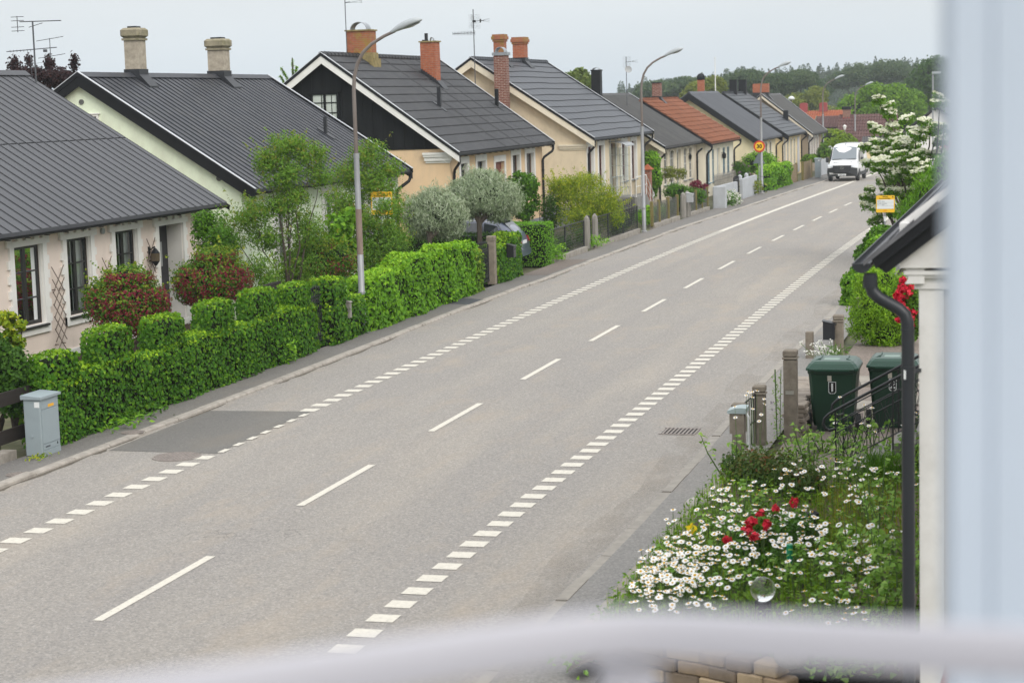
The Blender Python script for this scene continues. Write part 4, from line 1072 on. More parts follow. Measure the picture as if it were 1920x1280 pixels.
t = thing('globe_lamp','small white domed lamp above the roof ridge, far away','street lamp',(-20.5,165,gz(165)))
m = MB(); m.tube([(-20.5,165,gz(165)),(-20.5,165,5.0)],.05,8); m.build('pole',M_WEATH,t)
m = MB(); m.lathe((-20.5,165,4.95),[(.05,0),(.26,.04),(.30,.1),(.24,.22),(.13,.30),(.02,.33)],14); m.build('lamp_head',mat('white_dome',(.6,.62,.62),.4),t,smooth=True)
t = thing('tall_square_lamp','thin grey post with a flat square lamp, right of the big dark tree','street lamp',(-7.35,140,gz(140)))
m = MB(); m.tube([(-7.35,140,gz(140)),(-7.35,140,6.65)],.06,8); m.build('pole',M_GALV,t); m = MB(); m.box(-7.4,-6.8,139.8,140.2,6.6,6.75); m.build('lamp_head',M_LAMPH,t)
t = thing('lantern_lamp','small white lantern on a short post in front of the maroon roof','street lamp',(-17.85,184,gz(184)))
m = MB(); m.tube([(-17.85,184,gz(184)),(-17.85,184,2.0)],.06,8); m.build('pole',M_WEATH,t); m = MB(); m.lathe((-17.85,184,1.95),[(.08,0),(.17,.3),(.18,.34),(.04,.46)],8); m.build('lamp_head',M_WHITE,t)

# ------------------------------------------------------------------ signs
M_YEL = plain('sign_yellow', (.82,.50,.02), .45); M_RED = plain('sign_red', (.50,.03,.02), .45); M_INK = plain('sign_ink', (.008,.008,.008), .7, .2)
M_SWHITE = plain('sign_white', (.70,.72,.72), .4); M_BACK = mat('sign_back', (.13,.16,.17), .5); M_YEL2 = plain('busstop_yellow', (.80,.47,.02), .5)
z3 = gz(110.6)
t = thing('speed_limit_sign','round red and yellow speed limit sign reading 30 on the lamp post','road sign',(-15.55,110.48,2.53))
def disc(r, y, m, nm, d=.012):
    k = MB(); n = 36; k.prism([(-15.60+r*math.cos(2*math.pi*i/n), y, 2.53+r*math.sin(2*math.pi*i/n)) for i in range(n)],(0,d,0)); return k.build(nm, m, t)
disc(.335,110.47,M_RED,'red_rim'); disc(.245,110.458,M_YEL,'yellow_disc')
text_mesh('digits','30',.31,M_INK,(-15.60,110.452,2.525),(math.pi/2,0,0),t,.002,bold=.011)
m = MB(); m.box(-15.69,-15.51,110.49,110.53,2.66,2.70); m.box(-15.69,-15.51,110.49,110.53,2.36,2.40); m.build('clamp',M_GALV,t)
t = thing('warning_sign_back','grey back of a triangular road sign behind the lamp post','road sign',(-15.8,111.6,gz(111)))
m = MB(); n=3; P=[(-15.8+.42*math.cos(math.pi/2+2*math.pi*k/3),111.6,1.72+.42*math.sin(math.pi/2+2*math.pi*k/3)) for k in range(3)]
m.prism(P,(0,.02,0)); m.build('sign_plate',M_BACK,t); m=MB(); m.tube([(-15.8,111.65,z3),(-15.8,111.65,2.1)],.03,8); m.build('pole',M_GALV,t)
def bus_stop(loc, w, hgt, zc, label, rows):
    x,y,z = loc; t = thing('bus_stop_sign', label, 'bus stop sign', loc, 'yellow bus stop signs')
    m = MB(); m.tube([(x-.02,y+.045,z-.05),(x-.02,y+.045,zc+hgt/2-.05)],.032,10); m.build('pole',M_GALV,t)
    m = MB(); m.tube([(x-.02,y+.045,zc-hgt/2-.26),(x-.02,y+.045,zc-hgt/2-.12)],.034,10); m.build('pole_sticker',M_SWHITE,t)
    m = MB(); b=.03
    pts=[]
    for cxx,czz,a in ((w/2-b,hgt/2-b,0),(-w/2+b,hgt/2-b,90),(-w/2+b,-hgt/2+b,180),(w/2-b,-hgt/2+b,270)):
        for k in range(4): pts.append((x+cxx+b*math.cos(math.radians(a+30*k)),y,zc+czz+b*math.sin(math.radians(a+30*k))))
    m.prism(pts,(0,.02,0)); pl=m.build('sign_board',M_YEL2,t)
    m = MB(); m.box(x-w*.45,x+w*.45,y-.005,y-.001,zc-hgt*.29,zc+hgt*.255); m.build('timetable_panel',M_SWHITE,pl)
    m = MB()
    for k in (.09,-.11): m.box(x-w*.43,x+w*.43,y-.007,y-.0055,zc+hgt*k-.002,zc+hgt*k+.002)
    m.build('panel_rule',plain('rule_grey',(.35,.36,.38),.6),pl)
    R=(math.pi/2,0,0); yy=y-.004
    text_mesh('lettering','Skillinge',hgt*.10,M_INK,(x,yy,zc+hgt*.43),R,pl,.001); text_mesh('lettering','Branteviksvägen',hgt*.10,M_INK,(x-w*.02,yy,zc+hgt*.325),R,pl,.001)
    text_mesh('lettering','A',hgt*.13,M_INK,(x+w*.40,yy,zc+hgt*.41),R,pl,.001,bold=.002)
    G=plain('panel_ink',(.16,.18,.22),.6)
    text_mesh('lettering','321',hgt*.14,G,(x-w*.43,y-.008,zc+hgt*.17),R,pl,.001,'LEFT'); text_mesh('lettering','577',hgt*.14,G,(x-w*.43,y-.008,zc+hgt*.0),R,pl,.001,'LEFT')
    text_mesh('lettering','Simris',hgt*.075,G,(x-w*.2,y-.008,zc+hgt*.155),R,pl,.001,'LEFT'); text_mesh('lettering','Simrishamn',hgt*.07,G,(x-w*.2,y-.008,zc+hgt*.03),R,pl,.001,'LEFT'); text_mesh('lettering','Ystad',hgt*.07,G,(x-w*.2,y-.008,zc-hgt*.05),R,pl,.001,'LEFT')
    m = MB(); m.box(x-w*.1,x+w*.08,y-.003,y-.001,zc-hgt*.44,zc-hgt*.34); m.build('badge',plain('badge_orange',(.75,.33,.01),.5),pl)
    return t
bus_stop((-4.38,57.2,.03),.54,.50,2.20,'yellow bus stop sign on a grey pole in front of the flowering dogwood',0)
bus_stop((-17.75,50.6,.05),.62,.64,2.80,'yellow bus stop sign half hidden in the tall shrub by the ivy wall',0)
t = thing('white_direction_sign','small white arrow shaped sign on a thin pole left of the van','road sign',(-15.75,150,gz(150)))
m = MB(); m.prism([(-16.0,149.98,1.05),(-15.6,149.98,1.05),(-15.48,149.98,1.2),(-15.6,149.98,1.38),(-16.0,149.98,1.38)],(0,.02,0)); pl=m.build('sign_board',M_SWHITE,t)
m = MB(); m.lathe((-15.88,149.965,1.16),[(.05,0),(.055,.05),(.03,.1)],8); m.build('symbol',M_INK,pl); m=MB(); m.tube([(-15.78,150.03,gz(150)),(-15.78,150.03,1.38)],.03,8); m.build('pole',M_GALV,t)

# ------------------------------------------------------------------ grey utility cabinet
M_CAB = mat('cabinet_grey', (.27,.32,.34), rough=.5, var=.06, dirt=(.18,.2,.2), dsc=2, damt=.3)
t = thing('utility_cabinet','grey metal utility cabinet with yellow sticker beside the end of the ivy wall','cabinet',(-15.65,27.55,.045))
def cab(P,w,d,h,big=True):
    x0,y0,z0=P
    m=MB(); m.cbox((x0,y0,z0+h/2),(d,w,h),0,.012); m.build('body',M_CAB,t)
    m=MB(); m.prism([(x0-d/2-.03,y0-w/2-.03,z0+h),(x0+d/2+.04,y0-w/2-.03,z0+h-.0),(x0+d/2+.04,y0-w/2-.03,z0+h+.04),(x0-d/2-.03,y0-w/2-.03,z0+h+.07)],(0,w+.06,0)); m.build('lid',M_CAB,t)
    f=x0+d/2
    m=MB(); m.box(f,f+.012,y0-w/2+.03,y0+w/2-.03,z0+.20,z0+h-.19); dr=m.build('door',M_CAB,t)
    for q in ((.010,.03,h-.165,h-.10),(.010,.03,.10,.185),(.014,.02,0,.085)):
        m=MB(); m.box(f,f+q[0],y0-w/2+q[1],y0+w/2-q[1],z0+q[2],z0+q[3]); m.build('trim_panel',M_CAB,t)
    m=MB(); m.box(f+.010,f+.0115,y0-.06,y0+.13,z0+h-.155,z0+h-.11); m.build('warning_sticker',plain('sticker_yellow',(.75,.38,.02),.5),t)
    m=MB(); m.box(f+.010,f+.0115,y0-.2,y0-.05,z0+.13,z0+.155); m.build('name_plate',plain('plate_dark',(.06,.07,.08),.5),t)
    m=MB(); m.prism([(f+.010,y0+.16,z0+.135),(f+.010,y0+.21,z0+.135),(f+.010,y0+.185,z0+.18)],(.0015,0,0)); m.build('warning_symbol',M_INK,t)
    m=MB(); m.box(x0+.05,x0+d/2-.01,y0-w/2-.002,y0-w/2,z0+h-.13,z0+h-.04); m.build('label_sticker',M_SWHITE,t)
    m=MB(); m.tube([(x0-.02,y0-w/2-.012,z0+.32),(x0-.02,y0-w/2,z0+.32)],.022,12); m.build('lock',M_CAB,t)
cab((-15.66,27.55,.045),.60,.30,.93)
t = thing('utility_cabinet','pale grey utility cabinet at the end of the grey plank fence, before the van','cabinet',(-14.6,131.2,gz(131)+.1))
cab((-14.55,131.2,gz(131)+.1),.8,.35,1.25)

# ------------------------------------------------------------------ fences, gates and posts on the left
M_BWOOD = mat('dark_brown_wood', (.022,.017,.014), rough=.75, var=.3, sc=3, stretch=(2,.3,2))
M_IRONB = plain('black_iron', (.014,.015,.017), .5)
M_CONC = mat('old_concrete_post', (.20,.17,.135), rough=.95, var=.22, sc=7, bmp=.7, bsc=45, dirt=(.27,.25,.20), dsc=5, damt=.6)
M_OLDWOOD = mat('silvery_wood', (.25,.235,.21), rough=.9, var=.25, sc=5, bmp=.4, stretch=(3,3,.3), dirt=(.13,.12,.10), dsc=2, damt=.5)
t = thing('rail_fence','dark brown two rail fence behind the utility cabinet','fence',(-16.1,26,.1))
for z in (.27,.88):
    m=MB(); m.box(-16.12,-16.07,20,28.3,z,z+.22); m.build('rail',M_BWOOD,t)
for y in (22.2,25.4,28.1):
    m=MB(); m.box(-16.22,-16.12,y-.06,y+.06,0,1.08); m.build('post',M_BWOOD,t)
m=MB(); m.box(-16.2,-15.95,18,27.2,-.05,.16); lone(m.build('stone_edging',M_KERB),'low stone edging under the dark rail fence','edging')
t = thing('board_fence','short brown board fence behind the ivy wall','fence',(-17.6,41.5,0))
for k in range(9):
    m=MB(); m.box(-17.62,-17.59,40.4+k*.24,40.6+k*.24,.3,1.34); m.build('board',M_BWOOD,t)
m=MB(); m.box(-17.64,-17.58,40.3,42.6,1.345,1.40); m.build('top_rail',M_BWOOD,t)
def iron_gate(name,label,y0,y1,x,zt,kind='plain',z0=.14):
    t = thing(name,label,'gate',(x,(y0+y1)/2,z0))
    m=MB(); m.bar((x,y0,z0+.05),(x,y1,z0+.05),.03); m.bar((x,y0,zt-.12),(x,y1,zt-.12),.03); m.bar((x,y0,z0),(x,y0,zt),.03); m.bar((x,y1,z0),(x,y1,zt),.03); m.bar((x,y0,(z0+zt)/2),(x,y1,(z0+zt)/2),.02)
    m.build('gate_frame',M_IRONB,t)
    m=MB(); n=int((y1-y0)/.11)
    for k in range(1,n): y=y0+(y1-y0)*k/n; zz=zt+(.06 if kind=='scroll' else .04)*math.sin(math.pi*k/n); m.bar((x,y,z0+.05),(x,y,zz),.016); m.lathe((x,y,zz),[(.012,0),(.022,.03),(.003,.09)],6)
    m.build('bars',M_IRONB,t)
    m=MB()
    for k in range(n):
        y=y0+(y1-y0)*(k+.5)/n; m.tube([(x+.005,y+.04*math.cos(a),z0+.16+.06*math.sin(a)) for a in [i*.7 for i in range(8)]],.008,5,False)
        m.tube([(x+.005,y+.035*math.cos(a),zt-.22+.05*math.sin(a)) for a in [i*.7 for i in range(9)]],.007,5,False)
    m.build('scrollwork',M_IRONB,t)
    return t
iron_gate('iron_gate','black wrought iron gate half swallowed by the ivy wall',40.2,41.0,-15.95,1.35,'scroll')
iron_gate('iron_gate','black wrought iron gate between concrete posts next to the letter box',53.75,55.1,-16.0,1.28,'scroll')
iron_gate('iron_gate','black spiked iron gate between two pointed wooden posts',68.75,69.6,-16.2,1.12,'plain')
def post(x,y,z0,z1,w,m_,label,cat='post',group=None,top='flat',name='concrete_post'):
    m=MB()
    if top=='cap':
        m.cbox((x,y,(z0+z1-.16)/2),(w,w,z1-.16-z0),0,.012); m.cbox((x,y,z1-.135),(w+.03,w+.03,.035),0,.008); m.cbox((x,y,z1-.06),(w+.015,w+.015,.11),0,.02)
    elif top=='point':
        m.lathe((x,y,z0),[(w*.55,0),(w*.5,z1-z0-.22),(w*.4,z1-z0-.1),(.012,z1-z0)],10)
    else: m.cbox((x,y,(z0+z1)/2),(w,w,z1-z0),0,.015)
    return lone(m.build(name,m_),label,cat,group)
post(-16.0,53.6,.05,1.28,.2,M_CONC,'concrete gate post left of the iron gate, half in ivy','post',top='cap')
post(-15.95,55.3,.05,1.52,.24,M_CONC,'taller concrete gate post right of the iron gate','post',top='cap')
post(-16.1,68.6,.05,1.28,.24,M_OLDWOOD,'pointed weathered gate post at the end of the mesh fence','post',top='point',name='gate_post')
post(-16.05,69.7,.05,1.28,.24,M_OLDWOOD,'pointed weathered gate post at the foot of the yellow green shrub','post',top='point',name='gate_post')
def letterbox(x,y,z,label,col,w=.34,hh=.42,d=.2,post_=None,face=1):
    t=thing('letter_box',label,'letter box',(x,y,z))
    mm=plain('box_'+label[:5].strip()+str(len(bpy.data.materials)),col,.4)
    m=MB(); m.prism([(x-d/2,y-w/2,z),(x+d/2,y-w/2,z),(x+d/2,y-w/2,z+hh*.8),(x-d/2,y-w/2,z+hh*.95)],(0,w,0)); m.build('body',mm,t)
    m=MB(); m.prism([(x-d/2-.02,y-w/2-.015,z+hh*.955),(x+d/2+.03,y-w/2-.015,z+hh*.78),(x+d/2+.03,y-w/2-.015,z+hh*.83),(x-d/2-.02,y-w/2-.015,z+hh)],(0,w+.03,0)); m.build('lid',mm,t)
    m=MB(); m.box(x+d/2,x+d/2+.004,y-w*.35,y+w*.35,z+hh*.55,z+hh*.6); m.build('slot',M_INK,t)
    if post_ is not None:
        m=MB(); m.bar((x,y,post_),(x,y,z),.06); m.build('stand',M_OLDWOOD,t)
    return t
letterbox(-15.62,56.35,.78,'black letter box hanging in front of the ivy right of the gate',(.012,.012,.014),.28,.42,.22)
# low plinth and black mesh fences
def mesh_fence(name,label,ys,x,h,postm,wire,group=None,thickp=.05,pickets=False,base=True,rail=True,sub=None,wood=False):
    y0,y1=ys[0],ys[-1]; t=thing(name,label,'fence',(x,(y0+y1)/2,gz(y0)),group)
    for y in ys:
        m=MB(); z=gz(y)
        if wood: m.cbox((x,y,z+(h+.1)/2+.05),(thickp,thickp,h+.1),0,.01)
        else: m.bar((x,y,z),(x,y,z+h+.06),thickp)
        m.build('post',postm,t)
    m=MB()
    for a,c in zip(ys,ys[1:]):
        za,zc=gz(a)+.12,gz(c)+.12
        if rail: m.bar((x,a,za+h-.06),(x,c,zc+h-.06),.03); m.bar((x,a,za+.06),(x,c,zc+.06),.02)
        n=max(2,int((c-a)/ (.11 if not wood else .09)))
        for k in range(1,n):
            y=a+(c-a)*k/n; m.bar((x,y,za+.04),(x,y,za+h-.06),.010 if not pickets else .014)
        nh = 0 if pickets else 9
        for k in range(nh): zz=.1+(h-.2)*k/nh; m.bar((x,a,za+zz),(x,c,zc+zz),.008)
    m.build('wire_mesh',wire,t)
    if base:
        m=MB(); n=int((y1-y0)/1.3)
        for k in range(n): a=y0+(y1-y0)*k/n; c=y0+(y1-y0)*(k+1)/n-.02; m.box(x-.1,x+.14,a,c,gz(a)-.1,gz(a)+.15+.008*(k%3))
        m.build('stone_base',M_KERB,t)
    return t
mesh_fence('mesh_fence','black mesh fence on a stone base beside the clipped square hedge',[63.2,65.4,68.3],-16.15,1.05,M_IRONB,M_IRONB)
mesh_fence('mesh_fence','black mesh fence on a stone base below the yellow green shrub',[70.0,72.4,75.2,78.0],-16.15,1.05,M_IRONB,M_IRONB)
t=thing('hoop_top_railing','black hoop topped garden railing in front of the concrete steps','railing',(-17.2,79,0))
m=MB()
for k in range(14):
    y=76.2+k*.36; m.tube([(-16.9,y,.1),(-16.9,y,1.15),(-16.9,y+.06,1.26),(-16.9,y+.13,1.3),(-16.9,y+.2,1.26),(-16.9,y+.26,1.15),(-16.9,y+.26,.1)],.012,5)
m.build('hoops',M_IRONB,t); m=MB(); m.bar((-16.9,76.2,.95),(-16.9,81.2,.95),.025); m.bar((-16.9,76.2,.3),(-16.9,81.2,.3),.025); m.build('rail',M_IRONB,t)
M_GREYWOOD = mat('grey_fence_wood', (.16,.135,.045), rough=.9, var=.25, sc=5, stretch=(3,3,.4))
M_WIREG = plain('grey_wire', (.10,.10,.095), .6)
mesh_fence('wire_fence','low wire fence with grey wooden posts right of the second lamp',[80.9,82.5,84.6],-16.1,.98,M_GREYWOOD,M_WIREG,thickp=.13,wood=True,rail=False)
mesh_fence('wire_fence','low wire fence with thin grey posts before the maroon leaved shrub',[84.7,86.9],-16.1,.98,M_GREYWOOD,M_WIREG,thickp=.13,wood=True,rail=False)
mesh_fence('wire_fence','low wire fence on a stone base ending at the grey garden wall',[88.9,91.3,93.0,94.6],-16.0,.98,M_GREYWOOD,M_WIREG,thickp=.12,wood=True,rail=False)
post(-16.0,87.9,gz(88),gz(88)+1.2,.26,M_OLDWOOD,'pointed weathered post left of the metal letter box','post',top='point',name='gate_post')
post(-15.95,88.75,gz(88),gz(88)+1.22,.30,M_OLDWOOD,'pointed weathered post right of the metal letter box','post',top='point',name='gate_post')
letterbox(-15.72,88.15,.62,'pale metal letter box on a wooden stand between pointed posts',(.36,.37,.38),.32,.46,.28,post_=0)
# grey garden wall with gate gap
M_GWALL = mat('pale_grey_wall', (.40,.42,.44), rough=.85, var=.08, dirt=(.3,.3,.29), dsc=1.2, damt=.4, bmp=.2)
t=thing('garden_wall','pale grey garden wall with thick end pillar behind white daisies','wall',(-15.6,98,gz(98)))
m=MB(); m.cbox((-15.45,95.2,gz(95)+.55),(.62,.5,1.15),0,.02); m.build('end_pillar',M_GWALL,t)
m=MB(); m.prism([(-15.85,95.4,gz(95)),(-15.85,102.6,gz(102)),(-15.85,102.6,gz(102)+1.05),(-15.85,95.4,gz(95)+1.08)],(.16,0,0)); m.build('wall_face',M_GWALL,t)
t=thing('garden_wall','plain pale grey garden wall panel left of the speed sign','wall',(-15.7,107,gz(107)))
m=MB(); m.prism([(-15.85,104.4,gz(104)),(-15.85,110.0,gz(110)),(-15.85,110.0,gz(110)+1.12),(-15.85,104.4,gz(104)+1.1)],(.16,0,0)); m.build('wall_face',M_GWALL,t)
m=MB()
for y in (105.2,107.6): m.lathe((-15.95,y,gz(y)+1.0),[(.12,0),(.12,.25),(.04,.33)],8)
m.build('pillar_tops',M_GWALL,t)
t=thing('black_iron_gate_panel','black iron gate in the gap of the pale grey wall','gate',(-15.9,103.4,gz(103)))
m=MB(); m.bar((-15.9,102.75,gz(103)),(-15.9,102.75,1.1),.08); m.bar((-15.9,104.2,gz(103)),(-15.9,104.2,1.1),.08); m.bar((-15.9,102.75,.95),(-15.9,104.2,.95),.04)
for k in range(8): m.bar((-15.9,102.85+k*.18,gz(103)+.1),(-15.9,102.85+k*.18,1.15),.03)
m.build('gate_frame',M_IRONB,t)
t=thing('picket_fence','grey picket fence in front of the terracotta roofed house','fence',(-17.3,108,gz(108)))
for k in range(22):
    y=104.8+k*.40; m=MB(); z=gz(y)
    m.add([(-17.3,y-.07,z),(-17.3,y+.07,z),(-17.3,y+.07,z+1.25),(-17.3,y,z+1.36),(-17.3,y-.07,z+1.25),(-17.27,y-.07,z),(-17.27,y+.07,z),(-17.27,y+.07,z+1.25),(-17.27,y,z+1.36),(-17.27,y-.07,z+1.25)],[(0,1,2,3,4),(9,8,7,6,5),(0,5,6,1),(1,6,7,2),(2,7,8,3),(3,8,9,4),(4,9,5,0)])
    m.build('picket',M_OLDWOOD,t)
m=MB()
for z in (.3,1.0): m.bar((-17.33,104.6,gz(105)+z),(-17.33,113.5,gz(113)+z),.05)
m.build('rail',M_OLDWOOD,t)
M_TAN = mat('tan_reed_fence', (.23,.175,.105), rough=.95, var=.35, sc=9, stretch=(4,4,.3))
def plank(name,label,y0,y1,x,h,m_,n):
    t=thing(name,label,'fence',(x,(y0+y1)/2,gz(y0)))
    for k in range(n):
        a=y0+(y1-y0)*k/n; c=y0+(y1-y0)*(k+1)/n-.03; m=MB(); m.box(x-.03,x+.03*(1+.4*(k%2)),a,c,gz(a)-.1,gz(a)+.1+h+.04*((k*7)%3-1)); m.build('plank',m_,t)
    for y in (y0-.06,y1+.03):
        m=MB(); m.box(x-.08,x+.08,y-.06,y+.06,gz(y)-.1,gz(y)+h+.2); m.build('post',M_GREYWOOD,t)
XF_=lambda y: XPI(y)-.1
plank('reed_fence','tan reed fence right of the ivy covered hedge',123.4,126.6,XF_(125),1.05,M_TAN,12)
plank('reed_fence','tan reed fence below the yellow house',128.2,133.0,XF_(130)+.15,1.1,M_TAN,16)
plank('plank_fence','silver grey plank fence near the white van',134.2,142,XF_(137)+.3,1.05,M_GWALL,16)
plank('plank_fence','brown plank fence just left of the white van',143.5,152,XF_(146)-.1,1.0,M_GREYWOOD,16)
# brick pillar with tiled cap beside house D
t=thing('brick_pillar','red brick pillar with an orange tiled cap beside the creeper','pillar',(-18.6,92.8,0))
m=MB(); m.box(-18.80,-18.46,92.55,92.98,-.1,2.0); m.build('shaft',brickmat('pillar_brick',(.30,.08,.045),(.37,.11,.06),(.3,.25,.2)),t)
m=MB(); m.add([(-18.9,92.42,2.0),(-18.36,92.42,2.0),(-18.36,93.1,2.0),(-18.9,93.1,2.0),(-18.63,92.76,2.28)],[(0,1,4),(1,2,4),(2,3,4),(3,0,4),(3,2,1,0)]); m.build('cap',R_OR,t)
post(-18.35,77.2,-.1,1.1,.4,M_BRICK,'short red brick pier right of the driveway hedge','pier',name='brick_pier')
# ------------------------------------------------------------------ vehicles (built at the origin, nose along -y, then placed)
M_TYRE = plain('tyre_rubber', (.018,.018,.018), .85); M_RIM = plain('alloy_rim', (.35,.36,.37), .35, .5, .6)
M_CARGLASS = plain('car_glass', (.025,.03,.035), .04, .8); M_CHROME = plain('chrome', (.6,.6,.6), .15, .5, 1)
def carpaint(name, col):
    m = mat(name, col, rough=.3, var=.03, sc=1, coat=.8); return m
def wheel(t, x, y, r, w=.22):
    m = MB(); n=22; s = 1 if x>0 else -1
    prof=[(r*.62,-w/2),(r*.95,-w/2),(r,-w*.3),(r,w*.3),(r*.95,w/2),(r*.62,w/2)]
    vs=[(x+b, y+a*math.cos(2*math.pi*k/n), r+a*math.sin(2*math.pi*k/n)) for a,b in prof for k in range(n)]
    m.add(vs,[(i*n+k,i*n+(k+1)%n,(i+1)*n+(k+1)%n,(i+1)*n+k) for i in range(5) for k in range(n)])
    wl=m.build('wheel',M_TYRE,t,world=False)
    m=MB(); m.tube([(x-w*.4,y,r),(x+w*.4,y,r)],r*.63,18)
    m.build('rim',M_RIM,wl,world=False); return wl
def loft_body(t, stations, mat_, nsec=9, name='body'):
    """stations: (y, half width, z bottom, z shoulder, z top, half width at top)"""
    m=MB(); vs=[]
    for y,w,zb,zs,zt,wt in stations:
        pr=[(w*.93,zb),(w*.99,zb+(zs-zb)*.35),(w,zb+(zs-zb)*.7),(w*.985,zs),(w*.985*.55+wt*.45,zs+(zt-zs)*.45),(wt,zt-(zt-zs)*.12),(wt*.86,zt-(zt-zs)*.02),(wt*.45,zt+.012),(0,zt+.018)]
        full=pr+[(-x,z) for x,z in pr[-2::-1]]
        vs+=[(x,y,z) for x,z in full]
    k=17
    fs=[(i*k+j,i*k+j+1,(i+1)*k+j+1,(i+1)*k+j) for i in range(len(stations)-1) for j in range(k-1)]
    fs+=[(i*k+k-1,i*k,(i+1)*k,(i+1)*k+k-1) for i in range(len(stations)-1)]
    fs+=[tuple(range(k)),tuple(range((len(stations)-1)*k,len(stations)*k))]
    m.add(vs,fs); o=m.build(name,mat_,t,world=False); smooth_by_angle(o,38); return o
def quad(t,name,pts,m_,off=(0,0,0),par=None):
    m=MB(); m.add(pts,[tuple(range(len(pts)))]); o=m.build(name,m_,par or t,world=False)
    so=o.modifiers.new('thick','SOLIDIFY'); so.thickness=.012; so.offset=1; return o
# --- white van, nose towards us
V = thing('white_van','white delivery van with black grille and bumper driving towards us','van',(0,0,0))
P_V = carpaint('van_white',(.76,.77,.77)); M_PLAS = plain('black_bumper',(.028,.031,.034),.55)
st=[(-2.95,.80,.62,.86,.98,.62),(-2.90,.92,.45,.95,1.10,.78),(-2.70,.975,.40,1.02,1.20,.84),(-2.3,.99,.38,1.06,1.30,.86),(-1.98,1.0,.38,1.08,1.38,.86),(-1.62,1.0,.38,1.12,1.78,.83),(-1.30,1.0,.38,1.15,2.12,.82),(-1.08,1.0,.38,1.2,2.29,.82),(-.8,1.0,.38,1.25,2.36,.83),(.4,1.0,.38,1.3,2.40,.84),(2.6,1.0,.38,1.3,2.40,.84),(2.92,.98,.38,1.3,2.34,.82),(2.97,.95,.45,1.3,2.25,.79)]
b=loft_body(V,st,P_V)
quad(V,'windscreen',[(-.82,-2.02,1.42),(.82,-2.02,1.42),(.75,-1.215,2.19),(.38,-1.20,2.225),(-.38,-1.20,2.225),(-.75,-1.215,2.19)],plain('windscreen_sky',(.20,.225,.245),.2,.25))
for s in (1,-1):
    quad(V,'side_window',[(s*1.0,-1.72,1.25),(s*.998,-.55,1.25),(s*.90,-.55,1.98),(s*.90,-1.02,1.98),(s*.955,-1.5,1.62)],M_CARGLASS)
    quad(V,'side_window',[(s*1.0,-.42,1.28),(s*.998,.75,1.28),(s*.91,.75,1.95),(s*.91,-.42,1.95)],M_CARGLASS)
    m=MB(); m.cbox((s*1.14,-1.62,1.38),(.2,.14,.34),0,.04); m.bar((s*.98,-1.62,1.3),(s*1.1,-1.62,1.3),.05); m.build('mirror',M_PLAS,V,world=False)
    m=MB(); m.prism([(s*.60,-2.935,.93),(s*.93,-2.86,.98),(s*.965,-2.72,1.12),(s*.80,-2.80,1.14),(s*.55,-2.92,1.08)],(0,-.035,0)); hl=m.build('headlight',plain('headlight_clear',(.62,.65,.68),.12,.7),V,world=False)
    wheel(V,s*.88,-2.0,.34); wheel(V,s*.88,1.65,.34)
    m=MB(); m.prism([(s*1.005,-2.44,.38),(s*1.005,-2.3,.74),(s*1.005,-2.0,.84),(s*1.005,-1.7,.74),(s*1.005,-1.56,.38)],(s*.02,0,0)); m.build('wheel_arch',M_PLAS,V,world=False)
    m=MB(); m.box(min(s*.99,s*1.02),max(s*.99,s*1.02),-1.4,2.8,.36,.56); m.build('side_sill',M_PLAS,V,world=False)
m=MB(); m.prism([(-.96,-2.80,.34),(.96,-2.80,.34),(.985,-2.82,.62),(.97,-2.84,.88),(.60,-2.95,.93),(.40,-2.99,.62),(-.40,-2.99,.62),(-.60,-2.95,.93),(-.97,-2.84,.88),(-.985,-2.82,.62)],(0,-.10,0)); bp=m.build('bumper',M_PLAS,V,world=False)
m=MB(); m.prism([(-.60,-3.0,1.06),(.60,-3.0,1.06),(.56,-3.02,.80),(.42,-3.03,.58),(-.42,-3.03,.58),(-.56,-3.02,.80)],(0,-.06,0)); gr=m.build('grille',plain('grille_black',(.012,.012,.014),.4),V,world=False)
m=MB()
for z,w in ((1.0,.56),(.90,.55),(.80,.52),(.68,.45)): m.box(-w,w,-3.10,-3.075,z-.014,z+.014)
m.build('grille_bars',plain('grille_bar',(.06,.065,.07),.35),gr,world=False)
m=MB(); R=.115; n=24
for k in range(n):
    a,c=2*math.pi*k/n,2*math.pi*(k+1)/n; m.add([(r_*math.cos(q),-3.125,.91+r_*math.sin(q)) for r_,q in ((R,a),(R,c),(R-.02,c),(R-.02,a))],[(0,1,2,3)])
for k in range(3):
    a=math.pi/2+2*math.pi*k/3; u=Vector((math.cos(a),0,math.sin(a))); s=Vector((-u.z,0,u.x)); c=Vector((0,-3.127,.91)); m.add([c+u*R,c+s*.022,c-s*.022],[(0,1,2)])
o=m.build('front_emblem',M_CHROME,gr,world=False); so=o.modifiers.new('thick','SOLIDIFY'); so.thickness=.015
m=MB(); m.box(-.26,.26,-3.03-.075,-3.03-.06,.40,.51); pl=m.build('number_plate',M_SWHITE,V,world=False)
o=text_mesh('plate_lettering','MWE 31B',.085,M_INK,(0,-3.108,.455),(math.pi/2,0,0),pl)
m=MB(); m.bar((-.75,-2.05,1.42),(-.15,-2.03,1.45),.02); m.bar((.15,-2.05,1.42),(.75,-2.03,1.45),.02); m.build('wiper',M_PLAS,V,world=False)
m=MB(); m.box(-.3,.0,-1.93,-1.90,1.47,1.50); m.build('dash_paper',M_SWHITE,V,world=False)
m=MB(); m.box(-.62,-.22,-2.62,-2.55,1.235,1.26); m.box(.22,.62,-2.62,-2.55,1.235,1.26); m.build('bonnet_vent',M_PLAS,V,world=False)
m=MB(); m.cbox((0,-.95,2.37),(.07,.1,.08),0,.02); m.build('roof_aerial',M_PLAS,V,world=False)
V.location=(-12.35,129.2,gz(129)); V.rotation_euler=(0,0,math.radians(-1.5))
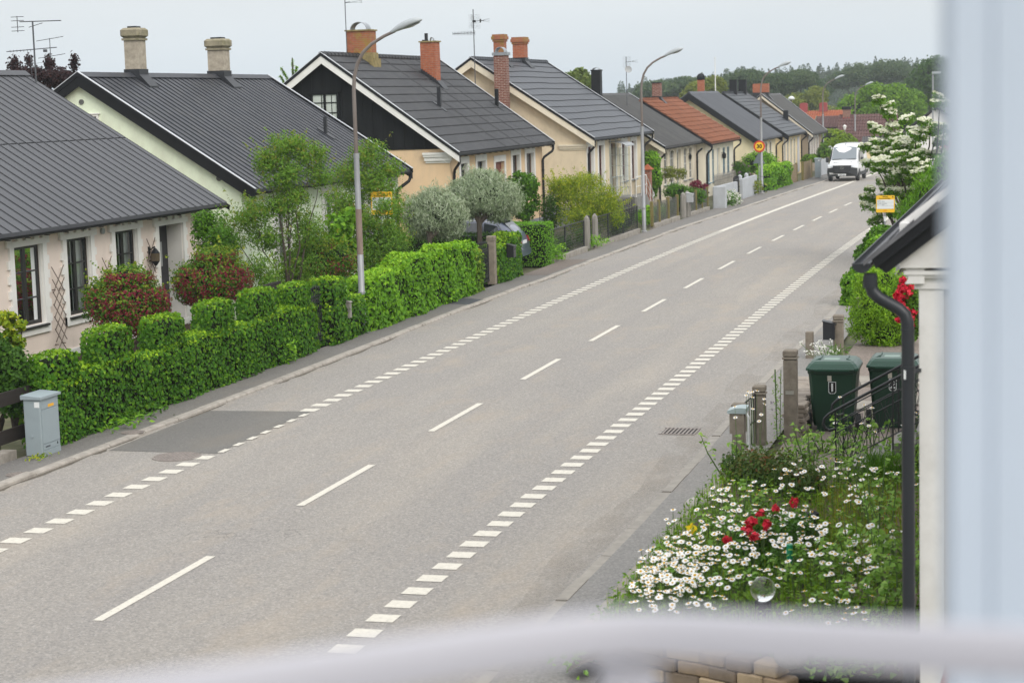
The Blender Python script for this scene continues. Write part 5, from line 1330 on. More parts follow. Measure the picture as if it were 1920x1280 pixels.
# --- ordinary cars
def car(label, colmat, loc, rz, rear_detail=True, suv=True):
    t=thing('parked_car',label,'car',(0,0,0))
    z=1.0 if suv else .92
    st=[(-2.35,.70,.45,.62,.70,.6),(-2.28,.84,.32,.68*z,.80*z,.70),(-1.9,.92,.27,.80*z,.98*z,.76),(-1.2,.93,.25,.92*z,1.10*z,.76),(-.9,.93,.25,.97*z,1.20*z,.72),(-.35,.935,.25,1.0*z,1.56*z,.64),(.1,.935,.25,1.01*z,1.66*z,.62),(.9,.935,.25,1.02*z,1.66*z,.61),(1.65,.93,.25,1.04*z,1.58*z,.60),(1.95,.92,.27,1.04*z,1.38*z,.62),(2.2,.90,.32,1.0*z,1.14*z,.66),(2.33,.84,.40,.80*z,.92*z,.66),(2.36,.74,.50,.7,.76,.6)]
    loft_body(t,st,colmat)
    for s in (1,-1):
        for a,c in ((-.62,.28),(.34,1.12),(1.18,1.72)):
            f=lambda y:1.53*z if y>-.2 and y<1.3 else (1.30*z if y<-.2 else 1.42*z)
            quad(t,'side_window',[(s*.945,a,1.06*z),(s*.945,c,1.07*z),(s*.725,min(c,1.62),f(c)),(s*.725,max(a,-.3),f(a))],M_CARGLASS)
        m=MB(); m.tube([(s*.92,-.85,1.06*z),(s*.74,-.30,1.50*z),(s*.69,.3,1.60*z),(s*.69,1.1,1.60*z),(s*.73,1.62,1.49*z),(s*.90,1.9,1.12*z)],.014,6); m.build('window_trim',M_CHROME,t,world=False)
        if suv:
            m=MB(); m.tube([(s*.58,-.2,1.66*z),(s*.56,.0,1.73*z),(s*.55,1.3,1.72*z),(s*.56,1.5,1.63*z)],.022,6); m.build('roof_rail',M_CHROME,t,world=False)
        wheel(t,s*.82,-1.42,.36); wheel(t,s*.82,1.42,.36)
        m=MB(); m.prism([(s*.60,2.36,.84*z),(s*.935,2.22,.86*z),(s*.945,2.06,1.06*z),(s*.58,2.29,1.02*z)],(0,.05,.0)); m.build('tail_light',plain('tail_red',(.35,.02,.02),.2),t,world=False)
        m=MB(); m.prism([(s*.55,-2.34,.62*z),(s*.86,-2.2,.66*z),(s*.88,-2.02,.78*z),(s*.58,-2.26,.74*z)],(0,-.03,0)); m.build('headlight',plain('headlight_clear',(.62,.65,.68),.12,.7),t,world=False)
        m=MB(); m.cbox((s*1.0,-.72,1.08*z),(.18,.12,.13),0,.03); m.build('mirror',colmat,t,world=False)
    quad(t,'rear_window',[(-.62,2.17,1.17*z),(.62,2.17,1.17*z),(.54,1.77,1.565*z),(-.54,1.77,1.565*z)],M_CARGLASS)
    quad(t,'windscreen',[(-.70,-.97,1.16*z),(.70,-.97,1.16*z),(.56,-.34,1.60*z),(-.56,-.34,1.60*z)],M_CARGLASS)
    m=MB(); m.prism([(-.60,1.55,1.60*z),(.60,1.55,1.60*z),(.56,1.86,1.575*z),(-.56,1.86,1.575*z)],(0,0,.035)); m.build('spoiler',M_PLAS,t,world=False)
    m=MB(); m.box(-.26,.26,2.35,2.37,.80*z,.91*z); m.build('number_plate',M_SWHITE,t,world=False)
    m=MB(); m.box(-.80,.80,2.33,2.385,.42,.60); m.box(-.6,.6,2.37,2.40,.40,.44); m.build('rear_bumper',colmat,t,world=False)
    t.location=loc; t.rotation_euler=(0,0,rz); return t
car('dark blue estate car parked nose in between the driveway hedges', carpaint('night_blue_paint',(.085,.10,.15)), (-18.75,60.75,.06), math.radians(-90+2))
car('silver car behind the white van', carpaint('silver_paint',(.42,.45,.48)), (-11.0,158,gz(158)), math.radians(12), suv=False)
BL_haw1 = [(-18.3, 35.88, 1.56, 0.88, 0.88, 0.68), (-18.63, 35.71, 1.71, 0.51, 0.51, 0.45), (-17.91, 36.08, 1.56, 0.51, 0.51, 0.51), (-18.23, 35.92, 2.07, 0.56, 0.56, 0.34)]
BL_haw2 = [(-18.2, 39.94, 1.68, 0.83, 0.83, 0.67), (-18.58, 39.77, 1.64, 0.49, 0.49, 0.49), (-17.76, 40.14, 1.72, 0.47, 0.47, 0.49), (-18.12, 39.98, 2.17, 0.55, 0.55, 0.31)]
BL_haw3 = [(-18.2, 46.51, 1.39, 0.87, 0.87, 0.7), (-18.68, 46.32, 1.27, 0.49, 0.49, 0.53), (-17.7, 46.7, 1.51, 0.53, 0.53, 0.56), (-18.14, 46.53, 1.92, 0.56, 0.56, 0.31)]
BL_lil1 = [(-18.4, 45.28, 4.62, 0.61, 0.61, 0.41), (-18.79, 45.12, 4.23, 0.52, 0.52, 0.41), (-17.85, 45.5, 4.33, 0.52, 0.52, 0.44), (-18.49, 45.24, 3.88, 0.75, 0.75, 0.48), (-17.62, 45.6, 3.78, 0.44, 0.44, 0.34), (-19.28, 44.92, 2.9, 0.61, 0.61, 0.44), (-19.86, 44.69, 2.38, 0.52, 0.52, 0.61), (-18.65, 45.18, 2.94, 0.61, 0.61, 0.44), (-18.99, 45.04, 2.28, 0.61, 0.61, 0.41), (-17.99, 45.45, 2.44, 0.61, 0.61, 0.55), (-18.27, 45.33, 3.27, 0.55, 0.55, 0.41)]
BL_lil2 = [(-18.2, 50.88, 4.15, 0.63, 0.63, 0.48), (-17.58, 51.1, 3.76, 0.42, 0.42, 0.33), (-18.71, 50.7, 3.65, 0.6, 0.6, 0.48), (-18.09, 50.92, 3.33, 0.83, 0.83, 0.57), (-18.96, 50.61, 2.76, 0.72, 0.72, 0.63), (-17.62, 51.09, 2.71, 0.53, 0.53, 0.53), (-18.27, 50.85, 2.21, 0.98, 0.98, 0.68), (-18.99, 50.6, 1.78, 0.76, 0.76, 0.68), (-17.57, 51.1, 1.88, 0.57, 0.57, 0.6), (-18.16, 50.89, 1.37, 0.72, 0.72, 0.6)]
BL_lil3 = [(-19.0, 41.98, 2.57, 0.51, 0.51, 0.58), (-19.22, 41.88, 2.84, 0.32, 0.32, 0.39), (-18.78, 42.08, 2.31, 0.39, 0.39, 0.39)]
BL_light = [(-18.6, 49.37, 2.17, 0.44, 0.44, 0.52), (-18.31, 49.48, 2.52, 0.29, 0.29, 0.27), (-18.55, 49.39, 1.72, 0.44, 0.44, 0.37)]
BL_pear1 = [(-17.6, 54.96, 2.24, 0.94, 0.94, 0.74), (-18.14, 54.79, 2.26, 0.56, 0.56, 0.56), (-17.07, 55.13, 2.06, 0.52, 0.52, 0.58), (-17.59, 54.96, 2.69, 0.56, 0.56, 0.35), (-18.0, 54.83, 1.77, 0.48, 0.48, 0.35), (-17.23, 55.07, 1.66, 0.45, 0.45, 0.29)]
BL_pear2 = [(-17.0, 58.31, 2.61, 1.15, 1.15, 0.71), (-17.65, 58.12, 2.63, 0.59, 0.59, 0.54), (-16.32, 58.51, 2.47, 0.59, 0.59, 0.58), (-17.04, 58.3, 3.07, 0.71, 0.71, 0.37), (-17.47, 58.17, 2.12, 0.54, 0.54, 0.34), (-16.58, 58.43, 2.0, 0.59, 0.59, 0.31)]
BL_climb = [(-18.7, 69.95, 2.41, 0.49, 0.49, 0.49), (-18.68, 69.95, 1.8, 0.53, 0.53, 0.57), (-18.89, 69.9, 1.3, 0.45, 0.45, 0.3), (-19.25, 69.8, 2.22, 0.4, 0.4, 0.51), (-18.94, 69.88, 2.72, 0.3, 0.3, 0.24)]
BL_yel = [(-17.3, 73.35, 1.69, 1.22, 1.22, 0.8), (-18.01, 73.19, 2.09, 0.67, 0.67, 0.51), (-16.59, 73.52, 1.57, 0.74, 0.74, 0.67), (-17.29, 73.36, 2.32, 0.84, 0.84, 0.42), (-17.21, 73.37, 1.06, 0.74, 0.74, 0.46), (-18.41, 73.09, 2.25, 0.42, 0.42, 0.32), (-16.18, 73.62, 1.35, 0.42, 0.42, 0.53)]
BL_darkC = [(-19.2, 75.67, 1.16, 0.55, 0.55, 0.87), (-18.76, 75.79, 1.8, 0.55, 0.55, 0.55)]
BL_creep = [(-18.9, 95.23, 2.38, 0.46, 0.46, 0.49), (-18.81, 95.25, 1.58, 0.43, 0.43, 0.71), (-18.93, 95.23, 0.91, 0.33, 0.33, 0.49)]
BL_g1 = [(-17.0, 91.89, 0.97, 0.78, 0.78, 0.42), (-16.12, 92.05, 0.69, 0.57, 0.57, 0.42), (-16.63, 91.96, 0.52, 0.65, 0.65, 0.37)]
BL_g2 = [(-17.6, 94.04, 1.61, 0.64, 0.64, 0.37), (-17.78, 94.01, 1.93, 0.37, 0.37, 0.21), (-17.18, 94.12, 1.81, 0.32, 0.32, 0.21)]
BL_mar = [(-17.0, 97.16, 0.97, 0.36, 0.36, 0.28), (-16.6, 97.23, 0.85, 0.28, 0.28, 0.22)]
BL_g3 = [(-16.5, 83.24, 0.19, 0.33, 0.33, 0.52), (-16.73, 83.19, 0.43, 0.24, 0.24, 0.36)]
BL_s30 = [(-16.8, 122.81, 0.99, 0.87, 0.87, 0.83), (-17.81, 122.67, 1.18, 0.76, 0.76, 0.62), (-18.32, 122.6, 0.68, 0.62, 0.62, 0.62), (-17.3, 122.74, 1.51, 0.69, 0.69, 0.48), (-16.14, 122.9, 0.29, 0.69, 0.69, 0.69)]
BL_lilac30 = [(-17.0, 112.71, 1.01, 0.57, 0.57, 0.51), (-17.15, 112.69, 1.39, 0.38, 0.38, 0.32)]
BL_iv30 = [(-16.1, 117.62, 0.36, 0.6, 0.6, 0.66), (-15.29, 117.73, 0.5, 0.5, 0.5, 0.56)]
BL_round = [(-17.09, 165.0, 1.05, 1.67, 1.67, 1.3), (-17.76, 164.93, 1.38, 1.02, 1.02, 0.93), (-15.98, 165.12, 0.88, 1.11, 1.11, 1.11)]
BL_far3 = [(-15.5, 143.88, 0.92, 0.57, 0.57, 0.89), (-15.39, 143.9, 0.05, 0.49, 0.49, 0.4), (-16.48, 143.78, 0.67, 0.65, 0.65, 0.32), (-16.79, 143.75, 0.48, 0.4, 0.4, 0.32)]
BL_dogY = [(-4.51, 66.0, 3.17, 1.11, 1.11, 1.11), (-5.4, 65.94, 3.19, 0.65, 0.65, 0.37), (-5.23, 65.95, 2.28, 0.74, 0.74, 0.37), (-3.63, 66.06, 4.05, 0.65, 0.65, 1.11), (-4.34, 66.01, 1.54, 0.92, 0.92, 0.74), (-3.72, 66.05, 2.61, 0.83, 0.83, 1.29), (-4.69, 65.99, 2.45, 0.92, 0.92, 0.74), (-5.13, 65.96, 4.26, 0.26, 0.26, 0.74), (-3.72, 66.05, 4.94, 0.37, 0.37, 0.55)]
BL_hedR = [(-4.39, 50.0, 0.37, 0.45, 0.45, 0.56), (-4.66, 49.98, 0.03, 0.35, 0.35, 0.42), (-4.11, 50.02, 1.0, 0.49, 0.49, 0.42), (-4.59, 49.98, 0.52, 0.39, 0.39, 0.39), (-3.97, 50.04, 1.48, 0.35, 0.35, 0.35)]
BL_ivR = [(-4.83, 56.0, 0.77, 0.35, 0.35, 0.39), (-4.37, 56.04, 1.3, 0.44, 0.44, 0.35), (-4.6, 56.02, 1.15, 0.31, 0.31, 0.31), (-5.06, 55.98, 0.15, 0.31, 0.31, 0.39)]
BL_bushR = [(-3.34, 42.0, 0.9, 0.65, 0.65, 0.65), (-3.63, 41.98, 0.55, 0.47, 0.47, 0.53), (-2.89, 42.04, 1.02, 0.47, 0.47, 0.53), (-3.4, 42.0, 1.37, 0.53, 0.53, 0.41), (-3.23, 42.01, 0.26, 0.53, 0.53, 0.41), (-2.78, 42.05, 0.55, 0.35, 0.35, 0.59)]
BL_roseR = [(-2.51, 40.0, 1.12, 0.18, 0.18, 0.45), (-2.64, 39.99, 1.4, 0.2, 0.2, 0.28), (-2.69, 39.99, 0.96, 0.13, 0.13, 0.28), (-2.48, 40.0, 0.68, 0.11, 0.11, 0.34)]
BL_leftsh = [(-16.89, 28.8, 2.08, 0.21, 0.21, 0.17), (-16.84, 28.83, 1.71, 0.23, 0.23, 0.21), (-16.99, 28.74, 1.63, 0.23, 0.23, 0.23), (-16.98, 28.75, 1.26, 0.23, 0.23, 0.23), (-16.71, 28.91, 1.98, 0.11, 0.11, 0.11)]
BL_leftsh2 = [(-16.37, 27.9, 1.39, 0.36, 0.36, 0.36), (-16.43, 27.86, 0.95, 0.41, 0.41, 0.36), (-16.65, 27.74, 1.68, 0.36, 0.36, 0.45)]
BL_T1 = [(-18.26, 235.0, 3.94, 3.29, 3.29, 2.31), (-21.72, 234.73, 3.4, 2.11, 2.11, 1.98), (-15.13, 235.24, 3.21, 2.31, 2.31, 2.31), (-19.19, 234.93, 5.43, 1.84, 1.84, 1.19), (-16.68, 235.12, 4.97, 1.84, 1.84, 1.32), (-20.47, 234.83, 1.76, 2.31, 2.31, 1.65), (-16.07, 235.17, 1.01, 2.63, 2.63, 1.84), (-18.58, 234.97, 2.03, 2.96, 2.96, 1.98)]
BL_T2 = [(-16.09, 300.0, 6.93, 3.19, 3.19, 3.36), (-18.08, 299.89, 4.97, 2.94, 2.94, 2.94), (-14.9, 300.06, 8.5, 2.1, 2.1, 2.1), (-13.32, 300.15, 5.24, 2.52, 2.52, 4.2)]
BL_T3 = [(-33.94, 280.0, 3.98, 2.21, 2.21, 1.58), (-35.85, 279.77, 3.26, 1.97, 1.97, 1.42), (-31.28, 280.32, 4.67, 1.97, 1.97, 1.73)]
BL_Tdk = [(-45.69, 420.0, 6.16, 2.6, 2.6, 2.12), (-48.54, 419.69, 5.1, 1.77, 1.77, 1.42)]
BL_T5 = [(-65.45, 340.0, 7.83, 4.64, 4.64, 1.74), (-68.28, 339.46, 6.97, 2.71, 2.71, 1.16), (-61.23, 340.81, 8.46, 3.39, 3.39, 1.55), (-57.05, 341.62, 7.39, 3.39, 3.39, 2.42)]
BL_T6 = [(-43.17, 250.0, 6.23, 1.84, 1.84, 1.28), (-41.11, 250.36, 6.52, 1.56, 1.56, 1.56), (-44.56, 249.76, 5.58, 1.06, 1.06, 0.85)]
BL_T7 = [(-44.21, 300.0, 7.81, 3.22, 3.22, 1.69), (-41.77, 300.36, 6.49, 2.97, 2.97, 2.37), (-46.68, 299.64, 7.06, 2.12, 2.12, 1.86), (-39.31, 300.72, 7.24, 2.37, 2.37, 1.53)]
BL_T8 = [(-39.5, 330.0, 7.75, 2.97, 2.97, 1.67), (-42.19, 329.68, 6.93, 2.6, 2.6, 1.86)]
BL_pop = [(-35.57, 150.0, 7.25, 0.86, 0.86, 0.69), (-36.41, 149.8, 7.1, 0.6, 0.6, 0.52), (-34.63, 150.22, 6.84, 0.78, 0.78, 0.6)]
BL_pur = [(-41.2, 75.0, 7.14, 1.08, 1.08, 0.53), (-42.08, 74.52, 7.28, 0.84, 0.84, 0.43), (-40.52, 75.38, 7.0, 0.84, 0.84, 0.43), (-42.66, 74.2, 7.29, 0.48, 0.48, 0.24)]
BL_T9 = [(-34.81, 400.0, 8.9, 4.49, 4.49, 2.47), (-29.47, 400.46, 9.28, 4.49, 4.49, 2.47), (-39.11, 399.63, 7.95, 3.37, 3.37, 2.02)]
# ------------------------------------------------------------------ vegetation
M_BARK = mat('bark', (.065,.052,.04), rough=.95, var=.3, sc=6, bmp=.6, stretch=(2,2,.5))
M_STEM = plain('leaf_gap_shade', (.012,.018,.007), .95, .1)  # near-black green: shade of the leaf gaps, painted on solid cores
LF = lambda n, *c, **k: leafmat(n, c, **k)
IVY_D = LF('ivy_leaves', (.020,.075,.010),(.042,.14,.014),(.105,.23,.02),(.23,.40,.03))
IVY_L = LF('young_ivy_leaves', (.05,.15,.015),(.09,.24,.022),(.15,.33,.03),(.22,.42,.05))
HEDGE_L = LF('clipped_hedge_leaves', (.055,.17,.02),(.10,.27,.03),(.15,.36,.045))
HEDGE_D = LF('dark_hedge_leaves', (.02,.065,.014),(.035,.10,.02),(.06,.15,.028))
HAW = LF('hawthorn_leaves', (.030,.080,.014),(.05,.125,.018),(.10,.19,.028),(.23,.25,.04), k=(1.3,1.3,.75))
CRIM = LF('crimson_blossom', (.14,.010,.025),(.22,.018,.04),(.31,.045,.07), trans=.15, k=(1,1,1))
OLIVE = LF('olive_green_leaves', (.060,.125,.022),(.092,.18,.03),(.14,.24,.042),(.20,.165,.05), k=(1.25,1.35,.8))
SILVER = LF('silver_willow_leaves', (.13,.19,.09),(.24,.31,.18),(.35,.42,.28),(.50,.55,.43), trans=.2, k=(1,1,1))
YELG = LF('yellow_green_leaves', (.055,.13,.014),(.115,.205,.018),(.20,.28,.025),(.31,.35,.045))
MIDG = LF('mid_green_leaves', (.03,.095,.014),(.055,.15,.02),(.09,.22,.03))
BRIG = LF('bright_green_leaves', (.06,.17,.018),(.11,.27,.03),(.18,.36,.045))
MAROON = LF('maroon_leaves', (.12,.012,.03),(.2,.02,.05),(.28,.04,.08), k=(1,1,1))
PURP = LF('purple_black_leaves', (.022,.012,.014),(.04,.018,.02),(.065,.03,.03), k=(1,1,1))
FARD = LF('far_dark_leaves', (.022,.06,.018),(.035,.09,.024),(.055,.125,.03))
FARM = LF('far_mid_leaves', (.04,.10,.02),(.065,.15,.026),(.10,.205,.035))
FARB = LF('far_bright_leaves', (.065,.155,.018),(.10,.22,.025),(.155,.29,.04))
FARO = LF('far_olive_leaves', (.08,.115,.03),(.12,.165,.038),(.165,.21,.05))
PINE = LF('pine_needles', (.018,.05,.026),(.03,.075,.035),(.045,.10,.042))
WHITEP = LF('white_petals', (.66,.66,.62),(.78,.78,.74), trans=.2, k=(1,1,1))
CREAMP = LF('cream_bracts', (.58,.60,.42),(.70,.71,.55),(.80,.80,.70), trans=.2, k=(1,1,1))
REDP = LF('red_petals', (.50,.008,.03),(.66,.02,.05),(.78,.06,.09), trans=.15, k=(1,1,1))
LILAC = LF('lilac_bloom', (.20,.12,.18),(.30,.19,.27), k=(1,1,1))
R0 = lambda s: np.random.default_rng(s)

def ivy_block(name, label, y0, y1, xf, th, top, pal, cat='hedge', dens=430, size=.085, seed=1, z0=.03, drop=.10, group=None, shape='ivy', bumps=(), bulge=.05):
    """leafy block along y: front at xf, thickness th, top height top(y)"""
    rng = R0(seed); t = thing(name, label, cat, (xf-th/2,(y0+y1)/2,gz((y0+y1)/2)+z0), group)
    zg = lambda y: gz(y)+z0
    # solid inner core, coloured dark as the shade between the leaves
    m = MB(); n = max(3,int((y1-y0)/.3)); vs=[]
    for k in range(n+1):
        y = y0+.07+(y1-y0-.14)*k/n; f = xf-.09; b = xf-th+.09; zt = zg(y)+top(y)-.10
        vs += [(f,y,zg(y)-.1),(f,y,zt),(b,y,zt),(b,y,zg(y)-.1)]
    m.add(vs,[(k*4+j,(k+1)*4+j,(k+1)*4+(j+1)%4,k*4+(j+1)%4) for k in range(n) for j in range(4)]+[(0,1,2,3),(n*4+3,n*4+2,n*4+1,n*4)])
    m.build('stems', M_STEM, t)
    L = y1-y0; hm = np.mean([top(y0+L*k/20) for k in range(21)])
    nf, nt, ne = int(L*hm*dens), int(L*th*dens*1.2), int(th*hm*dens)
    P, N, T = [], [], []
    ph = rng.uniform(0,6.28,6)
    def bul(y,z): return bulge*(np.sin(y*2.3+ph[0])+.7*np.sin(y*4.1+z*3+ph[1])+.6*np.sin(z*5+ph[2]+y))
    for side,n_ in ((1,nf),(-1,nf//3)):
        y = rng.uniform(y0,y1,n_); tp = np.array([top(v) for v in y]); g = np.array([zg(v) for v in y])
        z = g + rng.uniform(-.02,1.02,n_)*tp
        rnd = np.clip((z-(g+tp-.14))/.14,0,1)
        base = xf if side==1 else xf-th
        x = base + side*(bul(y,z)*.6 + rng.normal(0,.028,n_) - .07*rnd**2)
        P.append(np.stack([x,y,z],1)); N.append(np.stack([np.full(n_,side*1.0),np.zeros(n_),.35+.7*rnd],1)+rng.normal(0,.42,(n_,3)))
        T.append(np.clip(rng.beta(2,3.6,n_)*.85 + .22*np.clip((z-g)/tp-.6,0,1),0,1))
    y = rng.uniform(y0,y1,nt); x = rng.uniform(xf-th,xf,nt); tp = np.array([top(v) for v in y]); g = np.array([zg(v) for v in y])
    e = np.minimum(x-(xf-th),xf-x); z = g+tp+bul(y,x)*.5-.07*np.clip(1-e/.12,0,1)**2+rng.normal(0,.02,nt)
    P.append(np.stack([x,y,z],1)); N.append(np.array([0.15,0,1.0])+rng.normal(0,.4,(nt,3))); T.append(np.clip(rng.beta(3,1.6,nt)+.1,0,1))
    for yy,s in ((y0,-1),(y1,1)):
        tp = top(yy+(.02 if s<0 else -.02)); x = rng.uniform(xf-th,xf,ne); z = zg(yy)+rng.uniform(0,1,ne)*tp
        P.append(np.stack([x,yy+s*rng.normal(0,.03,ne),z],1)); N.append(np.array([.1,s*1.0,.35])+rng.normal(0,.4,(ne,3))); T.append(rng.beta(2,3,ne))
    # steps in the top: vertical faces between bumps
    ys = np.linspace(y0,y1,int(L/.04)); tv = np.array([top(v) for v in ys])
    for k in range(len(ys)-1):
        d = tv[k+1]-tv[k]
        if abs(d) > .02:
            n_ = int(abs(d)*th*dens*1.3); x = rng.uniform(xf-th,xf,n_); z = zg(ys[k])+min(tv[k],tv[k+1])+rng.random(n_)*abs(d)
            P.append(np.stack([x,np.full(n_,ys[k])+rng.normal(0,.02,n_),z],1)); N.append(np.array([.1,-np.sign(d)*.8,.6])+rng.normal(0,.4,(n_,3))); T.append(rng.beta(2.4,2.4,n_))
    for c,bl,bh in bumps:                                        # rounded blocks on the wall top, set a little back
        n_=int(dens*(bl*bh*2+bl*.42+.42*bh*2)*1.25); d=rng.normal(size=(n_,3)); d/=(np.abs(d)**6).sum(1,keepdims=True)**(1/6)
        zb=zg(c)+top(c)-.03; rx=min(.23,th*.42)
        q=np.stack([xf-.05-rx+d[:,0]*rx,c+d[:,1]*bl/2,zb+bh*.42+d[:,2]*bh*.58],1)+rng.normal(0,.018,(n_,3))
        nn=d**5+rng.normal(0,.4,(n_,3))+np.array([.1,0,.25]); up=np.clip(d[:,2],0,1)
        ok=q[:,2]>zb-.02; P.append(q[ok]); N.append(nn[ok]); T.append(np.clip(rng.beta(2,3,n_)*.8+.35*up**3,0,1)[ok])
        m=MB(); m.cbox((xf-.05-rx,c,zb+bh*.38),(rx*1.5,bl*.8,bh*.85),0,.06); m.build('stems',M_STEM,t)  # solid core of the bump, in the painted gap shade
    P=np.concatenate(P); N=np.concatenate(N); T=np.concatenate(T); n=len(P); s=size*rng.uniform(.65,1.25,n)
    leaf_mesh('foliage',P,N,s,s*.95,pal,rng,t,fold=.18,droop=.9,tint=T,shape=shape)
    return t
def steps(base, bumps, hgt, w):
    def f(y):
        z = base(y) if callable(base) else base
        for c in bumps:
            d = abs(y-c)
            if d < w: z += hgt*min(1,(w-d)/.10)
        return z
    return f
M_CONCIVY = 1
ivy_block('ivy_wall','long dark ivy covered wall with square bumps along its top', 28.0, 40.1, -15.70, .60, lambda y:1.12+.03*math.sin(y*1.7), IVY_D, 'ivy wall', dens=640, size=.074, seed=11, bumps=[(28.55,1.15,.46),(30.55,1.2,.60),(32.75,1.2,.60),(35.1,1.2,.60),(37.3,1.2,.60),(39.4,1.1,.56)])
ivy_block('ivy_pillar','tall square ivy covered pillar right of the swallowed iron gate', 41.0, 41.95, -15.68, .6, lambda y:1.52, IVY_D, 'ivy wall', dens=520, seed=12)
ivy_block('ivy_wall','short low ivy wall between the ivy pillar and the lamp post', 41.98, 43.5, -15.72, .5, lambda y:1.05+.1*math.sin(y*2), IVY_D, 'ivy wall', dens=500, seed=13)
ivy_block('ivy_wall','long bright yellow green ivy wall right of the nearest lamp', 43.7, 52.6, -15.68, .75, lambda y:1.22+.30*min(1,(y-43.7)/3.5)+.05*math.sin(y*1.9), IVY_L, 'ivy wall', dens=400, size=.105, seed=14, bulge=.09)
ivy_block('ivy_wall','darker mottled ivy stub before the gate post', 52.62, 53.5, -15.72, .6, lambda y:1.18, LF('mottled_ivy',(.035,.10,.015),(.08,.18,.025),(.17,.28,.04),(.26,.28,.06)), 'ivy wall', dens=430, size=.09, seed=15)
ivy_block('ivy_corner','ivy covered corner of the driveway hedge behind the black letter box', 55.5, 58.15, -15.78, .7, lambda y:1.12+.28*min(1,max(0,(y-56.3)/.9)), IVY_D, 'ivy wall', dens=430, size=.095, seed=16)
for i,(y,z) in enumerate(((41.55,.62),)):
    m=MB(); m.box(-15.74,-15.63,42.0,42.14,.58,.94); m.prism([(-15.77,41.98,.94),(-15.60,41.98,.94),(-15.69,41.98,1.0)],(0,.18,0)); lone(m.build('old_meter_box',M_OLDWOOD),'small weathered wooden box sunk in the ivy beside the ivy pillar','box')
def hedge_x(name,label,x0,x1,yf,th,h,pal,seed,dens=420,size=.06,z0=.0):
    "clipped hedge whose long side runs back from the street"
    rng=R0(seed); t=thing(name,label,'hedge',((x0+x1)/2,yf+th/2,z0))
    m=MB(); m.box(x0+.08,x1-.08,yf+.08,yf+th-.08,z0-.1,z0+h-.09); m.build('stems',M_STEM,t)  # solid block inside the hedge, dark to give shade between leaves
    P,N=[],[]
    def face(n,fx,nn):
        P.append(fx(n)); N.append(np.array(nn)+rng.normal(0,.4,(n,3)))
    W=x1-x0; jit=lambda n: rng.normal(0,.025,n)
    face(int(W*h*dens),lambda n:np.stack([rng.uniform(x0,x1,n),yf+jit(n),z0+rng.uniform(0,h,n)],1),(0,-1,.4))
    face(int(W*h*dens*.5),lambda n:np.stack([rng.uniform(x0,x1,n),yf+th+jit(n),z0+rng.uniform(0,h,n)],1),(0,1,.4))
    face(int(W*th*dens*1.2),lambda n:np.stack([rng.uniform(x0,x1,n),yf+rng.uniform(0,th,n),z0+h+jit(n)],1),(0,0,1))
    face(int(th*h*dens*1.1),lambda n:np.stack([x1+jit(n),yf+rng.uniform(0,th,n),z0+rng.uniform(0,h,n)],1),(1,0,.4))
    P=np.concatenate(P);N=np.concatenate(N);n=len(P)
    leaf_mesh('foliage',P,N,size*rng.uniform(.7,1.3,n),size*.7,pal,rng,t,fold=.25,droop=.2); return t
hedge_x('driveway_hedge','dark clipped hedge in front of the parked blue car',-22.5,-16.0,58.0,.8,1.36,HEDGE_D,21,dens=480)
hedge_x('square_hedge','bright clipped square hedge behind the parked blue car',-19.2,-15.95,61.9,1.05,1.42,HEDGE_L,22,dens=520)

